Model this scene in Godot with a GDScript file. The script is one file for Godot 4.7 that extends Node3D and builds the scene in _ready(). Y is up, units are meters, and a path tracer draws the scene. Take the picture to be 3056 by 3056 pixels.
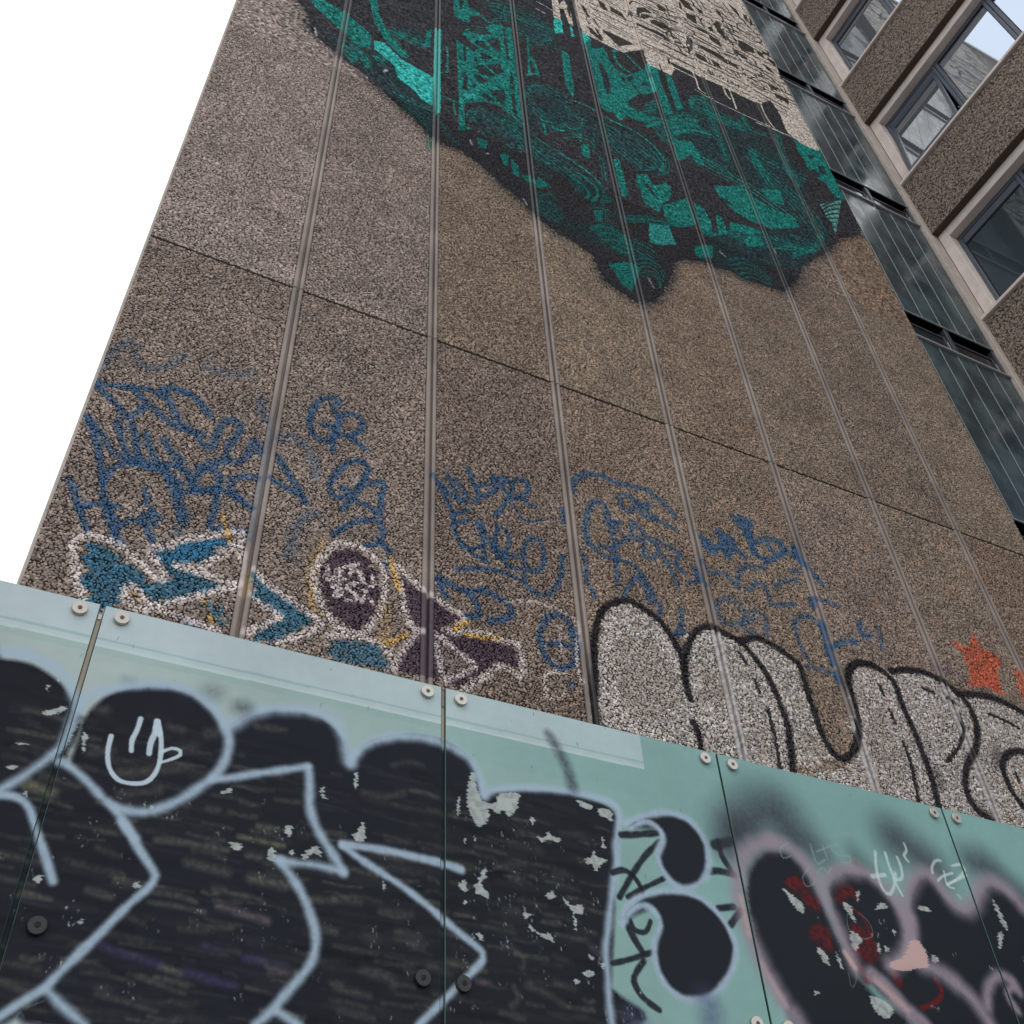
extends Node3D
# A graffitied corner seen from below: a pebble-faced concrete gable with a mural and tags, a painted glass fence in front of it,
# a narrow strip of dark glass boards and an office wing with windows at the right. World axes: x along the gable, y up, z towards the camera.

const WALL_Z := -4.0
const FENCE_Z := -2.42
const STRIP_Z := -4.18
const WING_X := 9.24
const ROW0 := 4.046
const STOREY := 3.41
const COLUMNS := [-0.272, 0.69, 1.645, 2.602, 3.575, 4.535, 5.525, 6.46, 7.372]
const BLUE := Color8(69, 101, 138)
const PETROL := Color8(55, 112, 144)
const PETROLBRIGHT := Color8(46, 132, 190)
const CHALK := Color8(231, 218, 214)
const OCHRE := Color8(231, 182, 97)
const PLUM := Color8(86, 72, 84)
const BARE := Color8(161, 147, 138)
const SILVER := Color8(231, 230, 231)
const BLACK := Color8(49, 46, 49)
const RUST := Color8(219, 104, 75)
const RUSTFADE := Color8(207, 147, 109)
const GRAPE := Color8(135, 99, 135)
const INKHAZEW := Color8(92, 85, 78)
const STRIPTONE := Color8(155, 142, 135)
const NIGHT := Color8(56, 57, 62)
const DARKTEAL := Color8(39, 75, 78)
const TEAL := Color8(37, 131, 122)
const TEALBRIGHT := Color8(61, 195, 185)
const TEALPALE := Color8(112, 195, 182)
const CREAM := Color8(231, 213, 197)
const SOOT := Color8(60, 56, 52)
const CHALKB := Color8(231, 231, 231)
const INK := Color8(31, 33, 40)
const INKPALE := Color8(54, 56, 59)
const INKDEEP := Color8(22, 23, 29)
const MIST := Color8(161, 178, 188)
const ROLL := Color8(104, 99, 91)
const ROLL2 := Color8(119, 117, 95)
const ROSE := Color8(129, 112, 117)
const VIOLET := Color8(67, 59, 95)
const CHIP := Color8(178, 185, 181)
const SKYLINE := Color8(164, 184, 200)
const FACE := Color8(189, 206, 215)
const INKHAZE := Color8(57, 59, 67)
const VIOLETSPRAY := Color8(76, 81, 119)
const RED := Color8(117, 29, 31)
const MAUVE := Color8(151, 138, 149)
const PINK := Color8(199, 167, 161)
const TAG := Color8(199, 215, 213)
const TAGDIM := Color8(151, 167, 164)
const PANELEFT := Color8(168, 182, 179)
const PANERIGHT := Color8(128, 166, 161)
const LITBAND := Color8(185, 199, 203)
const LITLINE := Color8(191, 206, 205)
const FILLER := Color8(161, 151, 136)
const GLASSEDGE := Color8(44, 76, 69)
const CONCRETE := Color8(186, 174, 164)
const TRIM := Color8(189, 176, 167)
const SURROUND := Color8(231, 217, 209)
const SOFFIT := Color8(81, 67, 59)
const PIT := Color8(67, 57, 49)
const SPANDREL := Color8(150, 136, 125)
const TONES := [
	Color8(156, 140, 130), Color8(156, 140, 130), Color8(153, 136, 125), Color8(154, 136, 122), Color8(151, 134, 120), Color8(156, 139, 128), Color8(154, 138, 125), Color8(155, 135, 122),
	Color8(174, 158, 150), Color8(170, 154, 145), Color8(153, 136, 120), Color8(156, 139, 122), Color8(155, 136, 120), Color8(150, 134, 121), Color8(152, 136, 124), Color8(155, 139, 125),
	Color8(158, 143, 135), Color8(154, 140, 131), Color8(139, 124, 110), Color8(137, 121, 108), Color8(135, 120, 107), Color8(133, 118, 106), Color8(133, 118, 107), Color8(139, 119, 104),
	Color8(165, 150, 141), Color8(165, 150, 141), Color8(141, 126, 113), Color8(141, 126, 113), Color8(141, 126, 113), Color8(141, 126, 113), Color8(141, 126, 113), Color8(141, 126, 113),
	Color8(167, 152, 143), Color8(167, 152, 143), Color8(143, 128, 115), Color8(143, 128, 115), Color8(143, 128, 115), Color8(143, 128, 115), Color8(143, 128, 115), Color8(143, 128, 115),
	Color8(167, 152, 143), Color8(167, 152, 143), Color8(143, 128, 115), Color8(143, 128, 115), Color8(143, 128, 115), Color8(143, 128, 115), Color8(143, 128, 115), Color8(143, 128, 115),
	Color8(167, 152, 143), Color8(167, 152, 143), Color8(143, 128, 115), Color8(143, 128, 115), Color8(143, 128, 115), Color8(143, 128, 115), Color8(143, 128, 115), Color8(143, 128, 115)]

# ---------------------------------------------------------------- painting on flat faces
class Canvas:
	const COLUMNS := [-0.272, 0.69, 1.645, 2.602, 3.575, 4.535, 5.525, 6.46, 7.372]
	var w: int
	var h: int
	var x0: float
	var top: float
	var kx: float
	var ky: float
	var px: PackedByteArray
	var smooth: PackedByteArray      # 512 x 512 tile of soft noise
	var unit := 0.01
	var rough_step := 2
	func _init(width: int, height: int, left: float, right: float, bottom: float, upper: float, tile: PackedByteArray, metres_per_unit: float):
		w = width; h = height; x0 = left; top = upper
		kx = w / (right - left); ky = h / (upper - bottom)
		px = PackedByteArray(); px.resize(w * h * 3)
		smooth = tile; unit = metres_per_unit
	func at(x: float, y: float) -> Color:
		var i := clampi(int((x - x0) * kx), 0, w - 1)
		var j := clampi(int((top - y) * ky), 0, h - 1)
		var k := (j * w + i) * 3
		return Color8(px[k], px[k + 1], px[k + 2])
	func texture() -> ImageTexture:
		return ImageTexture.create_from_image(Image.create_from_data(w, h, false, Image.FORMAT_RGB8, px))
	# fine grain of the pebble facing over bare wall and paint alike, the smooth joint strips left out
	func roughen(amount: float) -> void:
		var rng := RandomNumberGenerator.new()
		rng.seed = 8
		var speck := PackedFloat32Array()
		speck.resize(65536)
		for i in 65536: speck[i] = 1.0 + amount * clampf(rng.randfn(0.0, 0.5), -1.2, 1.4)
		for i in w:
			var x := x0 + (i + 0.5) / kx
			var d := 9.0
			for m in range(1, 8): d = minf(d, absf(x - COLUMNS[m]))
			if d < 0.037: continue
			for j in h:
				var k := (j * w + i) * 3
				var ci := (i + ((j / 3) & 1) * 3) / 6
				var f := speck[(ci * 193 + (j / 3) * 7919 + ((ci * 7) ^ (j / 3)) * 31) & 65535] * (0.5 + 0.5 * speck[((i / 2) * 577 + j * 4099 + (((i / 2) * 3) ^ j) * 17) & 65535])
				px[k] = mini(int(px[k] * f), 255); px[k + 1] = mini(int(px[k + 1] * f), 255); px[k + 2] = mini(int(px[k + 2] * f), 255)
	func lay(k: int, c: Color, a: float) -> void:
		px[k] = int(px[k] + (c.r8 - px[k]) * a)
		px[k + 1] = int(px[k + 1] + (c.g8 - px[k + 1]) * a)
		px[k + 2] = int(px[k + 2] + (c.b8 - px[k + 2]) * a)
	# a sprayed line through the points (in units), rounded by a Catmull-Rom spline
	func stroke(p: Array, width: float, c: Color, a: float, soft: float, grain: float) -> void:
		var pts: PackedVector2Array = []
		var n := p.size() / 2
		var v: PackedVector2Array = []
		for i in n: v.append(Vector2((p[2 * i] * unit - x0) * kx, (top - p[2 * i + 1] * unit) * ky))
		for i in n - 1:
			var a0 := v[maxi(i - 1, 0)]
			var a3 := v[mini(i + 2, n - 1)]
			var steps := clampi(int(v[i].distance_to(v[i + 1]) / 4.0), 1, 20)
			for s in steps: pts.append(v[i].cubic_interpolate(v[i + 1], a0, a3, float(s) / steps) if n > 2 else v[i].lerp(v[i + 1], float(s) / steps))
		pts.append(v[n - 1])
		var r := maxf(width * 0.5, 0.45 / kx)
		soft = maxf(soft, 0.6 / kx)
		var reach := r + soft
		var rx := reach * kx + 1.0
		var ry := reach * ky + 1.0
		var lo := pts[0]
		var hi := pts[0]
		for q in pts: lo = lo.min(q); hi = hi.max(q)
		var i0 := maxi(int(lo.x - rx), 0)
		var i1 := mini(int(hi.x + rx) + 1, w)
		var j0 := maxi(int(lo.y - ry), 0)
		var j1 := mini(int(hi.y + ry) + 1, h)
		if i1 <= i0 or j1 <= j0: return
		var bw := i1 - i0
		var cover := PackedFloat32Array()
		cover.resize(bw * (j1 - j0))
		var ux := 1.0 / kx
		var uy := 1.0 / ky
		for m in range(0, maxi(pts.size() - 1, 1)):
			var A := pts[m]
			var B := pts[mini(m + 1, pts.size() - 1)]
			var dx := (B.x - A.x) * ux
			var dy := (B.y - A.y) * uy
			var L := maxf(dx * dx + dy * dy, 1e-9)
			# the hand's distance and speed: width and cover vary along the line
			var hand := 0.86 + 0.28 * smooth[((m * 5 + n * 37) & 511) * 512 + ((int(A.x) / 2) & 511)] / 255.0
			var far_ := reach * hand
			for j in range(maxi(int(minf(A.y, B.y) - ry), j0), mini(int(maxf(A.y, B.y) + ry) + 1, j1)):
				var qy := (j + 0.5 - A.y) * uy
				var row := (j - j0) * bw - i0
				for i in range(maxi(int(minf(A.x, B.x) - rx), i0), mini(int(maxf(A.x, B.x) + rx) + 1, i1)):
					var qx := (i + 0.5 - A.x) * ux
					var t := clampf((qx * dx + qy * dy) / L, 0.0, 1.0)
					var ex := qx - t * dx
					var ey := qy - t * dy
					var d := sqrt(ex * ex + ey * ey)
					if d < far_:
						var e := minf((far_ - d) / (2.0 * soft), 1.0)
						e = e * e * (3.0 - 2.0 * e)
						if e > cover[row + i]: cover[row + i] = e
		for j in range(j0, j1):
			for i in range(i0, i1):
				var e := cover[(j - j0) * bw + i - i0]
				if e > 0.01:
					var g := smooth[((j * 3) & 511) * 512 + ((i * 3) & 511)] / 255.0
					lay((j * w + i) * 3, c, e * a * (1.0 - grain * clampf(g * 3.0 - 1.0, 0.0, 1.0)))
	# a filled outline with slightly ragged edges
	func fill(p: Array, c: Color, a: float, ragged: float, grain: float, rounded := false) -> void:
		var n := p.size() / 2
		var v: PackedVector2Array = []
		if rounded:
			var q: Array = []
			for i in n:
				var p0 := Vector2(p[2 * ((i + n - 1) % n)], p[2 * ((i + n - 1) % n) + 1])
				var p1 := Vector2(p[2 * i], p[2 * i + 1])
				var p2 := Vector2(p[2 * ((i + 1) % n)], p[2 * ((i + 1) % n) + 1])
				var p3 := Vector2(p[2 * ((i + 2) % n)], p[2 * ((i + 2) % n) + 1])
				for s in 4:
					var m := p1.cubic_interpolate(p2, p0, p3, s / 4.0)
					q.append(m.x); q.append(m.y)
			p = q
			n = p.size() / 2
		var y_lo := 1e9
		var y_hi := -1e9
		for i in n:
			var q := Vector2((p[2 * i] * unit - x0) * kx, (top - p[2 * i + 1] * unit) * ky)
			v.append(q); y_lo = minf(y_lo, q.y); y_hi = maxf(y_hi, q.y)
		var rag := ragged * kx
		for j in range(maxi(int(y_lo), 0), mini(int(y_hi) + 1, h)):
			var cuts: PackedFloat32Array = []
			var y := j + 0.5
			for i in n:
				var A := v[i]
				var B := v[(i + 1) % n]
				if (A.y <= y) != (B.y <= y):
					var x := A.x + (y - A.y) / (B.y - A.y) * (B.x - A.x)
					cuts.append(x + (smooth[((j * rough_step) & 511) * 512 + ((int(x) * rough_step) & 511)] / 127.5 - 1.0) * rag * 2.0)
			cuts.sort()
			for s in range(0, cuts.size() - 1, 2):
				var from := cuts[s]
				var to := cuts[s + 1]
				for i in range(maxi(int(from), 0), mini(int(to) + 1, w)):
					var e := clampf(i + 1.0 - from, 0.0, 1.0) * clampf(to - i, 0.0, 1.0)
					var g := smooth[((j * 3) & 511) * 512 + ((i * 3) & 511)] / 255.0
					lay((j * w + i) * 3, c, e * a * (1.0 - grain * clampf(g * 3.0 - 1.0, 0.0, 1.0)))

# ---------------------------------------------------------------- mesh helpers
class Shape:
	var st := SurfaceTool.new()
	func _init():
		st.begin(Mesh.PRIMITIVE_TRIANGLES)
		st.set_smooth_group(-1)
	func tri(a: Vector3, b: Vector3, c: Vector3, ua := Vector2.ZERO, ub := Vector2.ZERO, uc := Vector2.ZERO) -> void:
		st.set_uv(ua); st.add_vertex(a)
		st.set_uv(ub); st.add_vertex(b)
		st.set_uv(uc); st.add_vertex(c)
	# a flat convex face whose outside lies away from the point «inside»
	func face(p: Array, inside: Vector3) -> void:
		var nrm: Vector3 = (p[1] - p[0]).cross(p[2] - p[0])
		var out: bool = nrm.dot(p[0] - inside) > 0.0
		for i in range(1, p.size() - 1):
			if out: tri(p[0], p[i + 1], p[i])
			else: tri(p[0], p[i], p[i + 1])
	func box(lo: Vector3, hi: Vector3, bevel := 0.0) -> Shape:
		var mid := (lo + hi) * 0.5
		var b := minf(bevel, 0.49 * minf(hi.x - lo.x, minf(hi.y - lo.y, hi.z - lo.z)))
		if b <= 0.0:
			for ax in 3:
				for side in 2:
					var q: Array = []
					for k in [[0, 0], [1, 0], [1, 1], [0, 1]]:
						var v := Vector3.ZERO
						v[ax] = [lo, hi][side][ax]
						v[(ax + 1) % 3] = [lo, hi][k[0]][(ax + 1) % 3]
						v[(ax + 2) % 3] = [lo, hi][k[1]][(ax + 2) % 3]
						q.append(v)
					face(q, mid)
			return self
		var e := (hi - lo) * 0.5
		var corner := func(s: Vector3, ax: int) -> Vector3:
			var v := Vector3(s.x * e.x, s.y * e.y, s.z * e.z)
			for k in 3:
				if k != ax: v[k] -= s[k] * b
			return mid + v
		for ax in 3:
			var b1 := (ax + 1) % 3
			var b2 := (ax + 2) % 3
			for side in [-1.0, 1.0]:
				var q: Array = []
				for k in [[-1.0, -1.0], [1.0, -1.0], [1.0, 1.0], [-1.0, 1.0]]:
					var s := Vector3.ZERO
					s[ax] = side; s[b1] = k[0]; s[b2] = k[1]
					q.append((corner as Callable).call(s, ax))
				face(q, mid)
			for u in [-1.0, 1.0]:
				for v in [-1.0, 1.0]:
					var s := Vector3.ZERO
					s[b1] = u; s[b2] = v
					var s0 := s
					var s1 := s
					s0[ax] = -1.0; s1[ax] = 1.0
					face([(corner as Callable).call(s0, b1), (corner as Callable).call(s1, b1), (corner as Callable).call(s1, b2), (corner as Callable).call(s0, b2)], mid)
		for sx in [-1.0, 1.0]:
			for sy in [-1.0, 1.0]:
				for sz in [-1.0, 1.0]:
					var s := Vector3(sx, sy, sz)
					face([(corner as Callable).call(s, 0), (corner as Callable).call(s, 1), (corner as Callable).call(s, 2)], mid)
		return self
	# an outline (x, z) carried straight up from y0 to y1
	func column(outline: Array, y0: float, y1: float, closed := true) -> Shape:
		var n := outline.size()
		var mid := Vector2.ZERO
		for q in outline: mid += q / n
		for i in (n if closed else n - 1):
			var a: Vector2 = outline[i]
			var b: Vector2 = outline[(i + 1) % n]
			face([Vector3(a.x, y0, a.y), Vector3(b.x, y0, b.y), Vector3(b.x, y1, b.y), Vector3(a.x, y1, a.y)], Vector3(mid.x, (y0 + y1) / 2, mid.y))
		return self
	# a profile (radius, height) turned round the z axis
	func lathe(profile: Array, sides: int) -> Shape:
		for i in profile.size() - 1:
			var p: Vector2 = profile[i]
			var q: Vector2 = profile[i + 1]
			for k in sides:
				var a0 := TAU * k / sides
				var a1 := TAU * (k + 1) / sides
				var A := Vector3(cos(a0) * p.x, sin(a0) * p.x, p.y)
				var B := Vector3(cos(a1) * p.x, sin(a1) * p.x, p.y)
				var C2 := Vector3(cos(a1) * q.x, sin(a1) * q.x, q.y)
				var D2 := Vector3(cos(a0) * q.x, sin(a0) * q.x, q.y)
				if p.x > 1e-6: tri(A, C2, B)
				if q.x > 1e-6: tri(A, D2, C2)
		return self
	func mesh() -> ArrayMesh:
		st.generate_normals()
		return st.commit()

func numbered(node: Node, parent: Node, called: String) -> void:
	var k := 0
	var full := called
	while parent.has_node(NodePath(full)):
		k += 1
		full = "%s_%03d" % [called, k]
	node.name = full
	parent.add_child(node, true)

func thing(called: String, label: String, category: String, at: Vector3, group := "") -> Node3D:
	var o := Node3D.new()
	o.position = at
	numbered(o, self, called)
	o.set_meta("label", label); o.set_meta("category", category)
	if group: o.set_meta("group", group)
	return o

# a part whose mesh is written in world coordinates
func part(of: Node3D, called: String, m: Mesh, mat: Material, shift := Vector3.ZERO) -> MeshInstance3D:
	var o := MeshInstance3D.new()
	o.mesh = m
	o.material_override = mat
	o.position = shift - (of.position if of.get_parent() == self else Vector3.ZERO)
	numbered(o, of, called)
	return o

func plain(c: Color, rough := 0.85, metal := 0.0) -> StandardMaterial3D:
	var m := StandardMaterial3D.new()
	m.albedo_color = c; m.roughness = rough; m.metallic = metal
	return m

func noise_texture(freq: float, ramp: Array, size := 512, seed_ := 1, kind := FastNoiseLite.TYPE_SIMPLEX_SMOOTH) -> NoiseTexture2D:
	var n := FastNoiseLite.new()
	n.noise_type = kind; n.frequency = freq; n.seed = seed_; n.fractal_octaves = 4
	var t := NoiseTexture2D.new()
	t.width = size; t.height = size; t.seamless = true; t.noise = n
	if ramp:
		var g := Gradient.new()
		g.offsets = PackedFloat32Array(ramp[0]); g.colors = PackedColorArray(ramp[1])
		t.color_ramp = g
	return t

func mottled(a: Color, b: Color, scale: float, rough := 0.85, seed_ := 1) -> StandardMaterial3D:
	var m := StandardMaterial3D.new()
	m.albedo_texture = noise_texture(0.012, [[0.25, 0.75], [a, b]], 512, seed_)
	m.uv1_triplanar = true; m.uv1_world_triplanar = true
	m.uv1_scale = Vector3.ONE * scale
	m.roughness = rough
	return m

var tile: PackedByteArray

func soft_tile() -> PackedByteArray:
	var n := FastNoiseLite.new()
	n.frequency = 0.035; n.fractal_octaves = 3; n.seed = 11
	return n.get_seamless_image(512, 512).get_data()

# an irregular crushed stone about 2 units across, its flat back at z = 0
func stone_mesh(seed_: int) -> ArrayMesh:
	var rng := RandomNumberGenerator.new()
	rng.seed = seed_
	var s := Shape.new()
	var rim: Array = []
	var crown: Array = []
	for k in 6:
		var a := TAU * (k + rng.randf_range(-0.25, 0.25)) / 6
		var r := rng.randf_range(0.85, 1.15)
		rim.append(Vector3(cos(a) * r, sin(a) * r, 0.0))
		crown.append(Vector3(cos(a) * r * 0.74, sin(a) * r * 0.74, rng.randf_range(0.55, 0.95)))
	var peak := Vector3(rng.randf_range(-0.2, 0.2), rng.randf_range(-0.2, 0.2), 0.92)
	var mid := Vector3(0, 0, 0.1)
	for k in 6:
		var l := (k + 1) % 6
		s.face([rim[k], rim[l], crown[l]], mid)
		s.face([rim[k], crown[l], crown[k]], mid)
		s.face([crown[k], crown[l], peak], mid)
	return s.mesh()

func sky_and_light() -> void:
	var cam := Camera3D.new()
	cam.name = "camera"
	cam.transform = Transform3D(Basis(Vector3(0.895522, -0.042920, 0.442943), Vector3(-0.280899, 0.717481, 0.637430), Vector3(-0.345162, -0.695255, 0.630464)), Vector3(0, 1.6, 0))
	cam.fov = 52.3596
	cam.near = 0.05; cam.far = 600.0
	add_child(cam)
	cam.current = true
	var e := Environment.new()
	e.background_mode = Environment.BG_SKY
	var sm := ProceduralSkyMaterial.new()
	sm.sky_top_color = Color(0.93, 0.96, 1.0)
	sm.sky_horizon_color = Color(0.97, 0.975, 0.98)
	sm.ground_bottom_color = Color(0.45, 0.44, 0.43)
	sm.ground_horizon_color = Color(0.6, 0.6, 0.6)
	sm.sky_energy_multiplier = 1.25
	var sky := Sky.new()
	sky.sky_material = sm
	e.sky = sky
	e.tonemap_mode = Environment.TONE_MAPPER_LINEAR
	e.tonemap_exposure = 1.0
	e.sdfgi_enabled = true; e.ssao_enabled = true; e.ssil_enabled = true
	var we := WorldEnvironment.new()
	we.name = "world"
	we.environment = e
	add_child(we)
	var sun := DirectionalLight3D.new()
	sun.name = "sun"
	sun.light_color = Color(1.0, 0.98, 0.95)
	sun.light_energy = 0.3
	sun.light_angular_distance = 30.0
	sun.shadow_enabled = true
	add_child(sun)
	sun.rotation_degrees = Vector3(-58, -28, 0)

func setting() -> void:
	var o := MeshInstance3D.new()
	var s := Shape.new()
	s.face([Vector3(-250, 0, -250), Vector3(250, 0, -250), Vector3(250, 0, 250), Vector3(-250, 0, 250)], Vector3(0, -1, 0))
	o.mesh = s.mesh()
	o.material_override = mottled(Color(0.40, 0.39, 0.38), Color(0.50, 0.49, 0.47), 0.2)
	o.set_meta("kind", "structure")
	numbered(o, self, "ground")

# ---------------------------------------------------------------- the gable
func bare_wall(c: Canvas, row_of_bottom: int, strip_tone: Color) -> void:
	var broad := FastNoiseLite.new()
	broad.frequency = 0.006; broad.fractal_octaves = 4; broad.seed = 5
	var big := broad.get_image(c.w, c.h).get_data()
	broad.frequency = 0.02; broad.seed = 9
	var stain := broad.get_image(c.w, c.h).get_data()
	var rng := RandomNumberGenerator.new()
	rng.seed = 3
	var speck := PackedByteArray()
	speck.resize(65536)
	for i in 65536: speck[i] = rng.randi() & 255
	var tone_r := PackedFloat32Array()
	var tone_g := PackedFloat32Array()
	var tone_b := PackedFloat32Array()
	tone_r.resize(c.w); tone_g.resize(c.w); tone_b.resize(c.w)
	var near := PackedFloat32Array()
	near.resize(c.w)
	var col := PackedInt32Array()
	col.resize(c.w)
	for i in c.w:
		var x := c.x0 + (i + 0.5) / c.kx
		var k := 0
		while k < 7 and x > COLUMNS[k + 1]: k += 1
		col[i] = k
		var d := 9.0
		for m in range(1, 8): d = minf(d, absf(x - COLUMNS[m]))
		near[i] = d
	var rust := RUSTFADE
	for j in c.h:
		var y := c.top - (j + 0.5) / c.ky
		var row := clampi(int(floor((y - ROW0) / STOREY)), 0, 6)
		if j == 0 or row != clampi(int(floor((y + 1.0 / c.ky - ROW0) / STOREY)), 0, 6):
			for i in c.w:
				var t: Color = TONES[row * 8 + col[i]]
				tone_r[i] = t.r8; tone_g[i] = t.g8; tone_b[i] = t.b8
		for i in c.w:
			var k := j * c.w + i
			var f := 0.92 + big[k] * 0.0006 + (speck[(i * 7 + j * 1031 + (k >> 7)) & 65535] - 128) * 0.0011
			var r := tone_r[i]
			var g := tone_g[i]
			var b := tone_b[i]
			if near[i] < 0.037:
				r = strip_tone.r8; g = strip_tone.g8; b = strip_tone.b8
				f = 0.84 + big[k] * 0.0012
			else:
				var q := (stain[k] - 165) * 0.006
				if q > 0.0:
					q = minf(q, 0.4) * clampf((i / c.kx + c.x0) * 0.2, 0.1, 1.0)
					r += (rust.r8 - r) * q; g += (rust.g8 - g) * q; b += (rust.b8 - b) * q
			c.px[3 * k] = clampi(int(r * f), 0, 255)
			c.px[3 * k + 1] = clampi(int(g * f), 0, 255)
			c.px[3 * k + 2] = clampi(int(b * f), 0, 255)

func textured_quad(s: Shape, c: Canvas, x0: float, x1: float, y0: float, y1: float, z: float) -> void:
	var uv := func(x: float, y: float) -> Vector2: return Vector2((x - c.x0) * c.kx / c.w, (c.top - y) * c.ky / c.h)
	var a := Vector3(x0, y0, z)
	var b := Vector3(x1, y0, z)
	var d := Vector3(x1, y1, z)
	var e := Vector3(x0, y1, z)
	s.tri(a, e, d, (uv as Callable).call(x0, y0), (uv as Callable).call(x0, y1), (uv as Callable).call(x1, y1))
	s.tri(a, d, b, (uv as Callable).call(x0, y0), (uv as Callable).call(x1, y1), (uv as Callable).call(x1, y0))

func scatter_stones(of: MeshInstance3D, c: Canvas, m: Mesh, mat: Material, x0: float, x1: float, y0: float, y1: float, pitch: float, rng: RandomNumberGenerator) -> void:
	var nx := int((x1 - x0) / pitch)
	var ny := int((y1 - y0) / (pitch * 0.86))
	var mm := MultiMesh.new()
	mm.transform_format = MultiMesh.TRANSFORM_3D
	mm.use_colors = true
	mm.mesh = m
	mm.instance_count = nx * ny
	var n := 0
	var dx := (x1 - x0) / nx
	var dy := (y1 - y0) / ny
	for j in ny:
		for i in nx:
			var x := clampf(x0 + (i + 0.5 + (0.25 if j & 1 else -0.25) + rng.randf_range(-0.3, 0.3)) * dx, x0 + 0.006, x1 - 0.006)
			var y := clampf(y0 + (j + 0.5 + rng.randf_range(-0.3, 0.3)) * dy, y0 + 0.006, y1 - 0.006)
			var r := pitch * rng.randf_range(0.46, 0.78)
			var basis_ := Basis(Vector3(0, 0, 1), rng.randf() * TAU) * Basis(Vector3(rng.randf_range(-1, 1), rng.randf_range(-1, 1), 0.01).normalized(), rng.randf_range(0.0, 0.36))
			basis_ = basis_.scaled_local(Vector3(r * rng.randf_range(0.95, 1.3), r * rng.randf_range(0.7, 0.95), r * rng.randf_range(0.5, 0.85)))
			mm.set_instance_transform(n, Transform3D(basis_, Vector3(x, y, WALL_Z - 0.003)))
			var t := c.at(x, y)
			var v := rng.randf_range(0.86, 1.15)
			t = Color(t.r * v, t.g * v, t.b * v * rng.randf_range(0.98, 1.02)).srgb_to_linear()
			mm.set_instance_color(n, t)
			n += 1
	var o := MultiMeshInstance3D.new()
	o.multimesh = mm
	o.material_override = mat
	o.set_meta("kind", "stuff")
	numbered(o, of, "pebble")

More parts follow.
